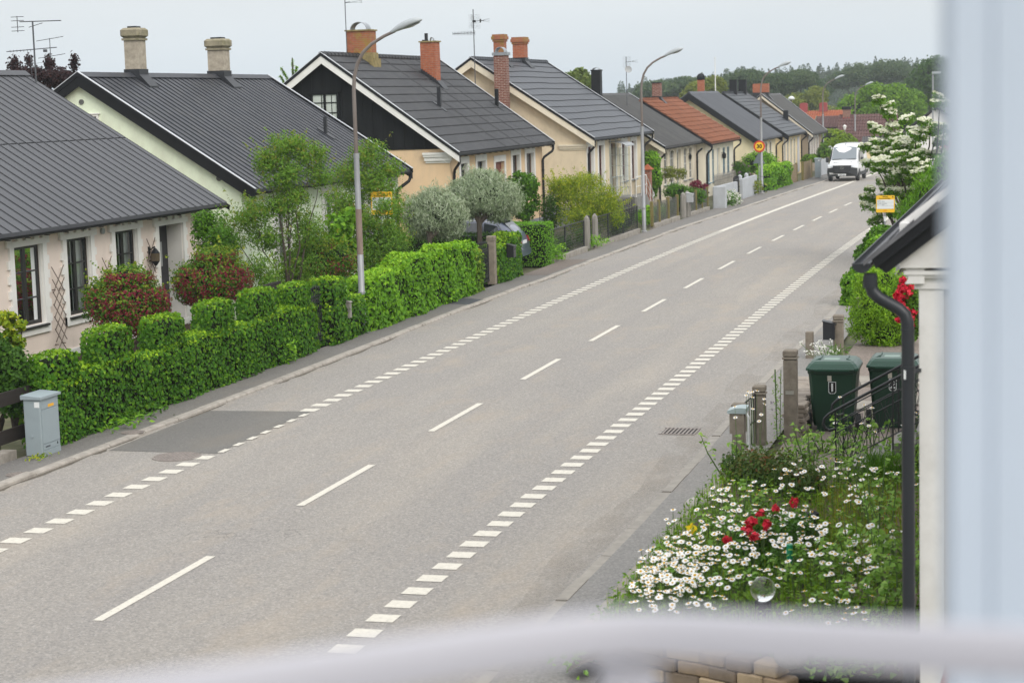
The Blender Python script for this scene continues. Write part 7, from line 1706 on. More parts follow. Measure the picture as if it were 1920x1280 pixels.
# bins
M_BIN = mat('bin_green', (.010,.040,.022), rough=.42, var=.08, sc=3)
M_BINL = mat('bin_lid_green', (.016,.065,.040), rough=.30, var=.08, sc=3)
def bin_(loc,num,label):
    t=thing('wheeled_bin',label,'wheeled bin',(0,0,0),'green wheeled bins in the front garden')
    m=MB(); vs=[]
    for z,w,d0,d1 in ((.10,.31,.0,.52),(.16,.325,-.01,.56),(.95,.385,-.06,.72),(.975,.40,-.075,.74),(1.02,.40,-.075,.74)): vs+=[(-w+.05,d0,z),(w-.05,d0,z),(w,d0+.05,z),(w,d1-.05,z),(w-.05,d1,z),(-w+.05,d1,z),(-w,d1-.05,z),(-w,d0+.05,z)]
    m.add(vs,[(i*8+j,i*8+(j+1)%8,(i+1)*8+(j+1)%8,(i+1)*8+j) for i in range(4) for j in range(8)]+[tuple(range(7,-1,-1)),tuple(range(32,40))]); m.build('body',M_BIN,t,world=False)
    m=MB(); vs=[]
    for z,e in ((1.022,.0),(1.06,.0),(1.13,.05),(1.165,.10),(1.175,.17)): w=.425-e; vs+=[(-w+.05,-.10+e,z),(w-.05,-.10+e,z),(w,-.05+e,z),(w,.74-e*.5,z),(w-.05,.78-e*.5,z),(-w+.05,.78-e*.5,z),(-w,.74-e*.5,z),(-w,-.05+e,z)]
    m.add(vs,[(i*8+j,i*8+(j+1)%8,(i+1)*8+(j+1)%8,(i+1)*8+j) for i in range(4) for j in range(8)]+[tuple(range(7,-1,-1)),tuple(range(32,40))]); lid=m.build('lid',M_BINL,t,world=False)
    m=MB()
    for s in (-1,1): m.tube([(s*.36,-.03,1.10),(s*.33,.06,1.15),(s*.22,.18,1.185),(s*.22,.6,1.185)],.014,6)
    m.tube([(-.36,-.105,1.045),(.36,-.105,1.045)],.02,6); m.bar((-.28,-.11,1.03),(.28,-.11,1.03),.03,.02); m.build('lid_rim',M_BINL,lid,world=False)
    m=MB(); m.tube([(-.33,.80,1.02),(-.33,.86,1.06),(.33,.86,1.06),(.33,.80,1.02)],.018,8); m.build('handle',M_BIN,t,world=False)
    for s in (-1,1):
        m=MB(); m.tube([(s*.40-.035,.10,.15),(s*.40+.035,.10,.15)],.15,18); w=m.build('wheel',M_TYRE,t,world=False); m=MB(); m.tube([(s*.40-.038,.10,.15),(s*.40+.038,.10,.15)],.06,12); m.build('hub',M_BIN,w,world=False)
    m=MB(); m.box(-.26,.26,-.0,.02,.02,.12); m.build('foot',M_BIN,t,world=False)
    zf=.74; yy=-.046
    def plate(w,h,e,mm,nm,par,y): 
        m=MB(); c=.025; P=[(-w+c,-h),(w-c,-h),(w,-h+c),(w,h),( -w,h),(-w,-h+c)]; m.prism([(x,y-(z)*.05,zf+z) for x,z in P],(0,.003,0)); return m.build(nm,mm,par,world=False)
    pw=plate(.062,.10,0,M_SWHITE,'number_plate',t,yy-.004); pb=plate(.052,.09,0,M_INK,'plate_field',pw,yy-.008)
    o=text_mesh('digit',num,.18,M_SWHITE,(0,yy-.017,zf),(math.radians(92.9),0,0),pb,.001,bold=.006)
    m=MB(); m.prism([(-.075,yy-.014,.85),(-.01,yy-.014,.85),(-.01,yy-.019,.94),(-.075,yy-.019,.94)],(0,.004,0)); m.build('sticker',mat('beige_sticker',(.5,.47,.4),.7),t,world=False)
    m=MB(); m.box(-.15,.1,.1,.35,1.176,1.178); m.build('lid_sticker',mat('pale_print',(.25,.33,.28),.6),lid,world=False)
    t.location=loc; return t
bin_((-3.24,31.05,.0),'1','dark green wheeled bin with white number 1'); b2=bin_((-2.30,31.45,.0),'2','dark green wheeled bin with white number 2, behind the drainpipe')
# posts along the right pavement
post(-4.47,29.0,-.05,.80,.19,M_CONC,'concrete post nearest the daisies, with metal letter box in front','post',top='cap')
post(-4.25,29.75,-.05,.97,.19,M_CONC,'concrete post right of the short black gate','post',top='cap')
post(-3.80,30.1,-.05,1.49,.21,M_CONC,'tallest concrete post, left of green bin 1, with small plate','post',top='cap')
post(-4.62,39.8,-.05,.57,.16,M_CONC,'short plain concrete post beyond bin 1','post')
post(-4.02,39.8,-.05,.93,.20,M_CONC,'concrete post carrying the black letter box beyond the bins','post',top='cap')
post(-3.95,44.0,-.05,.85,.17,M_CONC,'concrete post half hidden in the green bush','post',top='cap')
m=MB(); m.box(-3.87,-3.74,29.985,29.99,.78,.84); lone(m.build('name_plate',mat('tarnished_plate',(.3,.29,.25),.5)),'small metal plate screwed to the tallest concrete post','plate')
t=letterbox(-4.20,39.72,.42,'black letter box on the concrete post beyond the bins',(.013,.014,.017),.26,.40,.24)
t=thing('short_gate','short black barred gate between the two concrete posts','gate',(-4.36,29.4,0)); m=MB()
m.bar((-4.42,29.1,.75),(-4.30,29.65,.84),.02); m.bar((-4.42,29.1,.35),(-4.30,29.65,.42),.02)
for k in range(7): u=k/6; m.bar((-4.42+.12*u,29.1+.55*u,.05),(-4.42+.12*u,29.1+.55*u,.76+.09*u),.014)
m.build('bars',M_IRONB,t)
t=thing('metal_letter_box','metal letter box with pale blue grey curved lid on a white pipe stand','letter box',(-4.3,28.3,0)); m=MB(); n=8
m.prism([(-4.52+.28*k/n,28.2,.80+.07*math.sin(math.pi*k/n*.6)-.03*k/n) for k in range(n+1)]+[(-4.24,28.2,.76),(-4.52,28.2,.76)],(0,.36,0)); m.build('lid',mat('blue_grey_lid',(.33,.40,.40),.4),t)
m=MB(); m.box(-4.49,-4.27,28.22,28.54,.45,.76); m.build('body',M_CONC,t); m=MB(); m.tube([(-4.22,28.3,0),(-4.22,28.3,.70),(-4.27,28.32,.78)],.022,8); m.build('stand',M_SWHITE,t)
# dry stone wall by the bins, boulders, bed edging
M_STONE = mat('field_stone', (.26,.235,.20), rough=.92, var=.25, sc=4, bmp=.5, bsc=30, dirt=(.36,.33,.27), dsc=2.5, damt=.6)
M_STONE2 = mat('sandstone', (.30,.215,.135), rough=.95, var=.3, sc=5, bmp=.7, bsc=35, dirt=(.12,.105,.08), dsc=2.2, damt=.7)
M_GRAN = mat('pale_granite', (.40,.375,.34), rough=.85, var=.14, sc=30, bmp=.4, bsc=60)
rg=random.Random(77); m=MB()
for row in range(7):
    y=30.5
    while y<33.6:
        L=rg.uniform(.18,.42); m.cbox((-3.80-(y-30.6)*.05+rg.uniform(-.05,.05),y+L/2,.05+row*.075),(rg.uniform(.26,.40),L-.015,rg.uniform(.055,.078)),rg.uniform(-.14,.14),.012); y+=L
lone(m.build('dry_stone_wall',mat('grey_slab_stone',(.27,.23,.19),.95,var=.3,sc=5,bmp=.7,dirt=(.40,.34,.27),dsc=3,damt=.6)),'low dry stone wall left of green bin 1','wall')
for i,(x,y,z,r,l) in enumerate(((-4.33,24.35,.16,(.15,.16,.14),'pale boulder at the pavement edge by the dark rose bush'),(-4.22,24.95,.15,(.12,.16,.10),'second pale boulder behind the rounder one'),(-4.27,21.45,.15,(.20,.19,.15),'round grey boulder among daisies at the pavement edge'),(-2.13,16.66,.50,(.145,.13,.105),'smooth oval pale stone on the end of the sandstone wall'),(-4.35,27.2,.08,(.13,.15,.1),'small boulder by the metal letter box'))):
    m=MB(); m.blob((x,y,z),r,200+i,.08,18,12); lone(m.build('boulder',M_GRAN,smooth=True),l,'stone')
m=MB(); rg=random.Random(78); y=18.3
while y<28.2:
    L=rg.uniform(.35,.75); m.cbox((-4.40+rg.uniform(-.02,.02)+.015*(y-18),y+L/2,.075),(rg.uniform(.16,.24),L-.03,rg.uniform(.18,.26)),rg.uniform(-.05,.05),.03); y+=L
lone(m.build('bed_edging',M_STONE),'low row of pale stones edging the flower bed along the pavement','edging')
m=MB(); rg=random.Random(79); top=[(-4.3,17.9),(-3.9,17.55),(-3.35,17.24),(-3.0,17.12),(-2.72,16.98),(-2.46,16.87),(-2.22,16.76)]
for (xa,ya),(xb,yb) in zip(top,top[1:]):
    L=math.hypot(xb-xa,yb-ya); a=math.atan2(yb-ya,xb-xa)
    for row in range(3):
        o=.0 if row%2==0 else .12; c=((xa+xb)/2+o*math.cos(a)+rg.uniform(-.015,.015),(ya+yb)/2+o*math.sin(a)+.05+rg.uniform(-.012,.012),.335-.125*row)
        m.mi=(row*2+int(xa*7))%3; m.cbox(c,(L-.012,.22,.122),a,.014)
lone(m.build('sandstone_wall',[M_STONE2,mat('tan_sandstone',(.38,.285,.18),.95,var=.25,sc=5,bmp=.6),mat('brown_sandstone',(.19,.145,.105),.95,var=.3,sc=5,bmp=.6)]),'low curved wall of brown and tan sandstone blocks under the white rail','wall')
# ground of the bed and gravel
bed=MB(); 
bed.grid(lambda u,v:(-4.35+u*3.45,17.2+v*10.6,(.20 if v<.8 else .20*(1-v)/.2)*min(1,u*8+.4)+.02*math.sin(u*19+v*31)),24,50)
structure(bed.build('flower_bed_soil',mat('bed_soil',(.085,.065,.045),.95,var=.4,sc=8,bmp=.8,bsc=30)))
gv=MB(); gv.add([(-3.9,27.6,.012),(-.85,27.6,.012),(-.85,46,.012),(-3.9,46,.012)],[(0,1,2,3)]); structure(gv.build('gravel_path',mat('pink_gravel',(.20,.165,.14),.95,var=.4,sc=25,bmp=.8,bsc=60)))
gv=MB(); gv.add([(-2.25,19.6,.24),(-.9,19.6,.24),(-.9,25.4,.24),(-1.8,25.4,.24)],[(0,1,2,3)]); structure(gv.build('gravel_patch',mat('brown_gravel',(.17,.13,.10),.95,var=.5,sc=22,bmp=1,bsc=50)))
m=MB(); m.cbox((-2.95,33.6,.02),(.9,.9,.06),.1,.01); m.cbox((-2.0,34.2,.02),(.9,.9,.06),-.1,.01); m.cbox((-2.7,36.5,.03),(1.2,1.1,.07),.15,.01); m.cbox((-3.45,28.7,.03),(.07,1.5,.07),-.25,.01)
lone(m.build('stepping_slabs',M_STONE),'flat stone slabs on the path behind the bins','slabs')
t=thing('stone_trough','weathered concrete flower trough under the stair railing','trough',(-2.0,26.5,.1)); m=MB(); m.lathe((-2.0,26.7,.12),[(.16,0),(.24,.2),(.26,.24),(.22,.25),(.18,.1)],16); m.build('bowl',M_CONC,t); m=MB(); m.lathe((-2.0,26.7,.10),[(.17,0),(.15,.04)],16); m.build('foot',M_CONC,t)

# ---- plants of the bed
rng=R0(150)
def blades(name,label,n,xr,yr,zf,h,w,pal,seed,lean=.25,cat=None,kind=None,dens=None):
    rng=R0(seed); x=rng.uniform(*xr,n); y=rng.uniform(*yr,n)
    if dens is not None: k=rng.random(n)<dens(x,y); x,y=x[k],y[k]; n=len(x)
    hh=h*rng.uniform(.5,1.2,n); d=rng.normal(0,lean,(n,2)); z=np.full(n,zf)
    P=np.stack([x+d[:,0]*hh*.5,y+d[:,1]*hh*.5,z+hh*.5],1)
    # upright blade: normal sideways, length up
    N=np.stack([rng.normal(0,1,n),rng.normal(0,1,n),np.zeros(n)],1)
    o=leaf_mesh(name,P,N,hh,w,pal,rng,None,fold=.1,upw=.93); tag(o,label,cat,kind=kind); return o
bed_d=lambda x,y: np.where((y<23)&(x<-2.0),1.0,np.where(y<26,.55,.3))
blades('meadow_grass','green stems and grass between the daisies of the flower bed',6000,(-4.3,-1.0),(17.6,27.2),.18,.27,.013,LF('meadow_blades',(.06,.15,.02),(.10,.22,.03),(.16,.29,.05),(.26,.33,.08)),151,kind='stuff',dens=bed_d)
P=np.stack([rng.uniform(-4.3,-1.0,15000),rng.uniform(17.6,27.2,15000),.20+rng.random(15000)**1.2*.26],1); P=P[rng.random(15000)<bed_d(P[:,0],P[:,1])]
o=leaf_mesh('bed_foliage',P,rng.normal(0,.6,P.shape)+np.array([0,0,1]),.065*rng.uniform(.5,1.6,len(P)),.035,LF('bed_leaves',(.05,.13,.018),(.09,.20,.025),(.16,.30,.04)),rng,None); tag(o,'low green foliage covering the flower bed',None,kind='stuff')
blades('dry_grass','dry yellowish grass right of the rose bush',900,(-2.7,-1.6),(21.5,25.0),.18,.34,.008,LF('dry_blades',(.12,.18,.04),(.22,.24,.07),(.32,.28,.11)),152,kind='stuff')
def leafy(label,x,y,h,n,size,pal,seed,z0=.15,group=None,spread=.16):
    rng=R0(seed); t=thing('leafy_plant',label,'plant',(x,y,z0),group); m=MB(); P=[];N=[]
    for s in range(4):
        dx,dy=rng.normal(0,spread,2); hh=h*rng.uniform(.7,1.1); m.tube([(x+dx*.3,y+dy*.3,z0),(x+dx,y+dy,z0+hh*.6),(x+dx*1.3,y+dy*1.3,z0+hh)],[.012,.009,.004],5)
        for k in range(n//4):
            u=rng.random()**.8; a=rng.uniform(0,6.28); r=.10*(1.15-u)+.03; P.append((x+dx*(.3+u)+r*math.cos(a),y+dy*(.3+u)+r*math.sin(a),z0+hh*u)); N.append((math.cos(a)*.5,math.sin(a)*.5,.9))
    m.build('stems',plain('stem_green',(.09,.16,.04),.6),t); P=np.array(P); N=np.array(N)+rng.normal(0,.3,P.shape)
    leaf_mesh('leaves',P,N,size*rng.uniform(.5,1.2,len(P)),size*.85,pal,rng,t,shape='ivy',fold=.2,droop=.4); return t
MAL=LF('mallow_leaves',(.10,.21,.04),(.17,.31,.07),(.27,.40,.12),k=(1.25,1.25,.9))
for i,(x,y,h,n) in enumerate(((-3.4,19.2,.42,40),(-3.9,20.6,.45,40),(-3.0,19.6,.42,40),(-3.6,22.0,.5,40),(-2.7,20.2,.5,40),(-4.1,19.3,.4,30),(-1.95,20.7,.75,60),(-2.15,20.0,.6,70),(-1.6,20.1,.7,60),(-1.75,21.8,.9,50),(-1.35,19.3,.7,70),(-1.55,18.6,.6,70),(-2.0,18.6,.5,60),(-1.25,21.0,.9,60),(-1.9,23.2,.85,40),(-2.75,28.4,.75,60),(-2.35,28.0,.7,60),(-3.2,29.3,.55,50),(-2.0,27.0,.8,60),(-1.6,26.0,.7,70),(-4.1,26.0,.75,36),(-3.6,23.4,.5,50),(-3.1,26.9,.7,36),(-2.6,25.6,.7,40),(-2.3,17.5,.28,50),(-1.9,17.2,.3,50),(-1.4,17.4,.5,60),(-3.5,28.5,.35,40))):
    leafy('light green lobed leaved plant among the daisies and gravel',x,y,h,int(n*2.6),.085,MAL,160+i,.18 if y<27 else .0,'light green lobed leaved plants')
t=thing('leafy_plant','tall thin blue flowered plant at the foot of the tallest concrete post','plant',(-4.02,30.2,0)); m=MB(); rng=R0(190); P=[]
for s in range(3):
    dx=rng.normal(0,.04); m.tube([(-4.02+dx,30.2,0),(-4.02+dx*2,30.2,1.15)],.006,5)
    for k in range(45): P.append((-4.02+dx*(1+k/45)+rng.normal(0,.035),30.2+rng.normal(0,.04),.03+k/45*1.05))
m.build('stems',plain('stem_green',(.09,.16,.04),.6),t); leaf_mesh('leaves',np.array(P),rng.normal(0,1,(len(P),3))+np.array([0,0,.6]),.06,.02,MAL,rng,t); P=np.array([(-4.1,30.15,.62),(-3.98,30.15,.70),(-4.08,30.1,.50)]); leaf_mesh('blossom',np.repeat(P,5,0)+rng.normal(0,.012,(15,3)),rng.normal(0,1,(15,3)),.04,.03,LF('blue_petals',(.2,.2,.55),(.3,.3,.65)),rng,t)
blades_l=bush('grassy_clump','dense grassy lavender clump below the stone trough','plant',[(-2.1,25.9,.35,.36,.36,.34)],1800,.16,MIDG,191,base=(-2.1,25.9,.1),clump=.6,lo=.1,asp=.07,trunk_r=.01,leafdroop=-1.6)
bush('dark_rose_bush','dark reddish leaved rose bush without flowers by the concrete posts','shrub',[(-3.45,25.4,.45,.6,.55,.36),(-3.9,25.9,.40,.4,.4,.3),(-3.0,25.0,.40,.4,.4,.3)],3600,.065,LF('dark_rose_leaves',(.03,.075,.03),(.05,.10,.04),(.075,.12,.05),(.14,.06,.05)),192,base=(-3.45,25.4,.1),clump=.45,lo=.2,asp=.6,trunk_r=.02)
t=bush('red_rose_bush','rose bush with bright red blooms in the middle of the daisies','shrub',[(-2.95,21.5,.42,.48,.45,.34),(-3.25,21.2,.36,.3,.3,.26),(-2.7,21.9,.40,.32,.32,.30),(-2.8,20.9,.30,.3,.3,.22)],3000,.075,LF('rose_leaves',(.03,.095,.022),(.05,.14,.03),(.08,.20,.04)),193,base=(-2.95,21.5,.1),clump=.45,lo=.3,asp=.6,trunk_r=.02)
def rose(par,x,y,z,r,seed,nm='rose_bloom'):
    rng=R0(seed); n=26; d=unit(rng.normal(size=(n,3))+np.array([0,0,.35])); rr=r*(.35+.65*rng.random(n)); return leaf_mesh(nm,np.array([x,y,z])+d*rr[:,None]*.8,d+rng.normal(0,.35,d.shape),r*.95,r*.9,REDP,rng,par,fold=.25)
for i,(x,y,z) in enumerate(((-2.95,21.05,.70),(-3.07,21.5,.72),(-2.93,21.7,.74),(-3.12,21.2,.70),(-3.15,20.95,.66),(-3.32,20.55,.62),(-3.02,20.6,.66),(-2.78,22.2,.72),(-3.2,21.35,.66))): rose(t,x,y,z,.068 if i!=8 else .045,300+i)
m=MB(); m.tube([(-2.62,20.5,.1),(-2.62,20.5,.62)],.035,10); lone(m.build('green_stake',plain('green_plastic',(.01,.26,.13),.35)),'bright green plastic stake beside the red rose bush','stake')
t=thing('garden_lantern','short black garden lamp post in the flower bed right of the roses','lamp',(-2.56,22.2,.1)); m=MB(); m.lathe((-2.56,22.2,.1),[(.06,0),(.055,.42),(.075,.43),(.075,.50),(.02,.53)],14); m.build('lamp_body',M_BLACKM,t)
t=thing('globe_garden_lamp','clear glass globe lamp on a black base among the daisies','lamp',(-2.67,18.75,.1)); m=MB(); m.lathe((-2.67,18.75,.1),[(.06,0),(.055,.24),(.08,.25),(.085,.34),(.06,.35)],16); m.build('lamp_base',M_BLACKM,t)
gm,nt,b,out=newmat('clear_globe'); b.inputs['Base Color'].default_value=(.93,.95,.93,1); b.inputs['Roughness'].default_value=.02; b.inputs['Transmission Weight'].default_value=1; b.inputs['IOR'].default_value=1.42
def sphere(c,r,n=28): 
    m=MB(); vs=[(c[0],c[1],c[2]+r)]; 
    for j in range(1,n//2):
        th=math.pi*j/(n//2); vs+=[(c[0]+r*math.sin(th)*math.cos(2*math.pi*i/n),c[1]+r*math.sin(th)*math.sin(2*math.pi*i/n),c[2]+r*math.cos(th)) for i in range(n)]
    vs.append((c[0],c[1],c[2]-r)); F=[(0,1+i,1+(i+1)%n) for i in range(n)]; R=n//2-1
    F+=[(1+(j)*n+i,1+(j+1)*n+i,1+(j+1)*n+(i+1)%n,1+j*n+(i+1)%n) for j in range(R-1) for i in range(n)]; F+=[(len(vs)-1,1+(R-1)*n+(i+1)%n,1+(R-1)*n+i) for i in range(n)]
    return m.add(vs,F)
sphere((-2.67,18.75,.565),.128).build('glass_globe',gm,t,smooth=True)
# ---- daisies: stem with one flower head each
M_STEMG=plain('daisy_stem',(.10,.16,.045),.7); M_DISC=mat('daisy_centre',(.62,.36,.02),rough=.9,var=.15,sc=40)
def daisy_proto(tilt,seed,H=.40,label='white daisy with yellow centre on a thin stem in the flower bed',grp='white daisies of the flower bed'):
    rg=random.Random(seed); t=thing('daisy',label,'daisy',(0,0,0),grp)
    top=Vector((tilt*.16,0,H)); nrm=Vector((tilt*.9,0,1)).normalized()
    m=MB(); m.tube([(0,0,0),(tilt*.05,0,H*.5),tuple(top-nrm*.004)],.0032,5); m.build('stem',M_STEMG,t,world=False)
    a=nrm.cross(Vector((0,1,0))).normalized(); b=nrm.cross(a); m=MB(); n=15
    for k in range(n):
        q=2*math.pi*k/n+rg.uniform(-.08,.08); R=rg.uniform(.030,.039); w=.0075; d=a*math.cos(q)+b*math.sin(q); s=a*-math.sin(q)+b*math.cos(q); dr=rg.uniform(-.006,.006)
        m.add([top+d*.008-s*w*.5,top+d*R*.6-s*w+nrm*.003,top+d*R+nrm*dr,top+d*R*.6+s*w+nrm*.003,top+d*.008+s*w*.5],[(0,1,2,3,4)])
    h=m.build('petals',mat('daisy_white',(.80,.80,.77),.8,var=.03),t,world=False)
    m=MB(); P=[]
    for r_,z in ((.0135,.001),(.012,.006),(.007,.009),(.001,.010)): P+=[top+(a*math.cos(2*math.pi*k/9)+b*math.sin(2*math.pi*k/9))*r_+nrm*z for k in range(9)]
    m.add(P,[(i*9+k,i*9+(k+1)%9,(i+1)*9+(k+1)%9,(i+1)*9+k) for i in range(3) for k in range(9)]+[tuple(range(9))]); m.build('centre',M_DISC,h,world=False)
    return t
protos=[daisy_proto(.12,1),daisy_proto(.42,2),daisy_proto(.8,3),daisy_proto(.25,4)]
rg=random.Random(400); spots=[]
def inb(x,y): return x<-1.0 and x>max(-4.36,-3.92-.10*(y-18))
def clumpc(n,xr,yr): return [(rg.uniform(*xr),rg.uniform(*yr)) for _ in range(n)]
heads=[]
def fill(n,xr,yr,nc,sd,h=(.85,1.25)):
    cs=clumpc(nc,xr,yr); k=0
    while k<n:
        c=rg.choice(cs); x=c[0]+rg.gauss(0,sd); y=c[1]+rg.gauss(0,sd*1.3)
        if xr[0]-.2<x<xr[1]+.2 and yr[0]-.3<y<yr[1]+.3 and inb(x,y) and not (-2.98<x<-2.38 and 17.6<y<18.85) and not (x<-4.02 and 22.0<y<24.6) and not (x<-3.98 and 20.2<y<21.5): heads.append((x,y,rg.uniform(*h))); k+=1
fill(330,(-4.35,-2.5),(17.9,22.2),40,.30); fill(190,(-4.35,-3.1),(17.9,20.6),18,.27); fill(110,(-3.0,-1.6),(17.9,21.5),16,.2); fill(70,(-4.2,-2.6),(22.5,25.6),12,.2); fill(48,(-2.6,-1.5),(22.6,25.4),7,.16); tall=len(heads); fill(13,(-4.2,-3.85),(27.2,28.6),3,.10); fill(14,(-2.7,-1.4),(26.2,28.5),7,.12); tallh=heads[tall:]; del heads[tall:]
rg.shuffle(heads)
tp=[daisy_proto(.6,11,.78,'tall white daisy rising by the metal letter box or the stair railing','tall white daisies'),daisy_proto(.25,12,.95,'tall white daisy rising by the metal letter box or the stair railing','tall white daisies')]
for i,(x,y,s) in enumerate(tallh):
    if i<2: tp[i].location=(x,y,.05); tp[i].rotation_euler=(0,0,-1.6)
    else: copy_thing(tp[rg.randrange(2)],(x,y,.05),rz=rg.uniform(-3,0),scale=(1,1,rg.uniform(.8,1.15)))
for i,(x,y,s) in enumerate(heads[:272]):
    loc=(x,y,.17); rz=rg.choice([-1.7,-1.4,-2.0,-1.1,-2.4,-2.8,-.4])+rg.uniform(-.5,.5); 
    if i<4: t=protos[i]; t.location=loc; t.rotation_euler=(0,0,rz); t.scale=(s,s,s)
    else: copy_thing(protos[rg.randrange(4)],loc,rz=rz,scale=(s,s,s))
rest=MB()
for x,y,s in heads[272:]:
    z=.17+.40*s; n=10; tx,ty=rg.uniform(-.3,.3),rg.uniform(-.2,.5); R=.036*min(s,1.1)
    rest.mi=0; P=[(x+R*(1 if k%2 else .72)*math.cos(math.pi*k/n),y+R*(1 if k%2 else .72)*math.sin(math.pi*k/n),z+R*(tx*math.cos(math.pi*k/n)+ty*math.sin(math.pi*k/n))) for k in range(2*n)]; rest.add(P,[tuple(range(2*n))])
    rest.mi=1; rest.lathe((x,y,z+.001),[(.013,0),(.008,.009)],8); rest.mi=2; rest.tube([(x,y+.03,.15),(x,y,z-.003)],.003,4)
o=rest.build('daisies',[mat('daisy_white',(.80,.80,.77),.8,var=.03),M_DISC,M_STEMG]); tag(o,'further white daisies between the larger ones of the flower bed',None,kind='stuff')
t=thing('yellow_flower','single yellow lily like flower at the pavement edge of the bed','flower',(-3.85,21.4,.15)); m=MB(); m.tube([(-3.85,21.4,.15),(-3.85,21.35,.52)],.005,5); m.build('stem',M_STEMG,t); rng=R0(410); d=unit(rng.normal(size=(12,3))+np.array([0,0,.6])); leaf_mesh('petals',np.array([-3.85,21.35,.55])+d*.05,np.cross(d,[.2,.5,1]),.10,.035,LF('yellow_petals',(.62,.42,.02),(.72,.55,.06)),rng,t)
# taller daisies by the black letter box
rng=R0(411); P=np.stack([rng.normal(-4.25,.17,22),rng.normal(38.6,.35,22),rng.uniform(.15,.52,22)],1); t=thing('tall_daisy_clump','clump of tall white daisies leaning by the short concrete post','flowers',(-4.2,38.6,0)); m=MB()
for q in P: m.tube([(-4.1,38.7,0),(q[0]*.6-4.1*.4,q[1],q[2]*.6),tuple(q)],.006,4)
m.build('stems',M_STEMG,t); leaf_mesh('blossom',np.repeat(P,7,0)+rng.normal(0,.022,(154,3)),rng.normal(0,.4,(154,3))+np.array([0,-.5,.8]),.045,.03,WHITEP,rng,t); leaf_mesh('leaves',np.stack([rng.normal(-4.0,.12,160),rng.normal(38.8,.2,160),rng.uniform(0,.4,160)],1),rng.normal(0,1,(160,3)),.2,.018,MIDG,rng,t)

# ---- shrubs and trees on the right
bush('feathery_bush','large feathery bright green bush right of the black letter box','shrub',BL_bushR,22000,.072,LF('feathery_leaves',(.08,.20,.02),(.14,.30,.03),(.22,.40,.05)),201,base=(-3.1,42.2,.0),clump=.36,lo=.45,asp=.35,trunk_r=.045,nc=90,core=.6,trunkm=M_BARK,leafdroop=.6)
bush('roadside_hedge','rounded bright green hedge bulging over the right pavement','hedge',BL_hedR,12000,.10,BRIG,202,base=(-4.3,50,.0),clump=.42,lo=.6,asp=.7,trunk_r=.045,nc=90,core=.75)
bush('roadside_hedge','darker ivy leaved hedge under the bus stop sign','hedge',BL_ivR,8000,.115,MIDG,203,base=(-4.2,56,.0),clump=.42,lo=.6,asp=.8,trunk_r=.045,nc=80,core=.75)
t=bush('climbing_rose','climbing rose with red blooms behind the drainpipe','shrub',BL_roseR,4200,.075,LF('climber_leaves',(.04,.11,.02),(.07,.17,.03),(.12,.24,.04)),204,base=(-2.05,40,.0),clump=.45,lo=.35,asp=.65,trunk_r=.03)
rg=random.Random(205); rr=R0(206)
for i in range(34):
    b=BL_roseR[rg.randrange(4)]; rose(t,b[0]-b[3]*rg.uniform(.2,.95),b[1]-b[4]*rg.uniform(.5,1),b[2]+b[5]*rg.uniform(-.7,.9),rg.uniform(.075,.11),310+i)
t=thing('potted_red_rose','small red rose low behind the drainpipe','flower',(-1.45,26.8,.1)); m=MB(); m.tube([(-1.45,26.8,0),(-1.45,26.8,1.1)],.008,5); m.build('stem',M_STEMG,t)
for i,(dx,z) in enumerate(((0,1.12),(.02,.55),(-.02,1.0))): rose(t,-1.45+dx,26.75,z,.05,340+i)
rng=R0(345); leaf_mesh('leaves',np.stack([rng.normal(-1.4,.09,260),rng.normal(26.8,.12,260),rng.uniform(.0,1.15,260)],1),rng.normal(0,.6,(260,3))+np.array([0,-.3,.8]),.07,.045,MIDG,rng,t)
# flowering dogwood in tiers
t=thing('dogwood_tree','cream flowering dogwood with layered branches behind the bus stop sign','tree',(-3.9,64,gz(64)))
DOG = [(-2.95, 60.0, 5.06, 0.3), (-3.33, 62.0, 4.55, 0.49), (-3.21, 62.0, 3.93, 0.45), (-4.97, 64.0, 4.94, 0.25), (-5.32, 65.0, 4.43, 0.16), (-4.75, 64.0, 4.3, 0.25), (-4.14, 63.0, 4.68, 0.21), (-3.81, 62.0, 4.21, 0.35), (-5.62, 66.0, 3.77, 0.41), (-5.06, 65.0, 3.52, 0.69), (-4.14, 63.0, 3.65, 0.74), (-3.33, 62.0, 3.43, 0.66), (-5.32, 65.0, 3.14, 0.4), (-4.55, 64.0, 2.93, 0.86), (-3.58, 62.0, 2.79, 0.66), (-5.06, 65.0, 2.42, 0.62), (-4.14, 63.0, 2.28, 0.84), (-5.33, 65.0, 1.94, 0.33), (-5.68, 66.0, 2.11, 0.26), (-4.9, 64.0, 1.59, 0.46), (-4.15, 63.0, 1.64, 0.7), (-3.33, 62.0, 2.03, 0.49), (-5.25, 64.0, 1.24, 0.21), (-4.24, 62.0, 3.31, 1.04), (-4.68, 64.0, 4.61, 0.14), (-5.09, 64.0, 5.21, 0.13), (-2.87, 61.0, 4.31, 0.34), (-4.81, 64.0, 3.91, 0.39), (-3.68, 61.0, 3.17, 0.68), (-4.45, 65.0, 2.59, 0.73)]
rng=R0(210)
limbs(t,(-3.8,64,gz(64)),[(x,y,z-.05) for x,y,z,r in DOG],.065,211)
P=[];N=[];FP=[];FN=[]
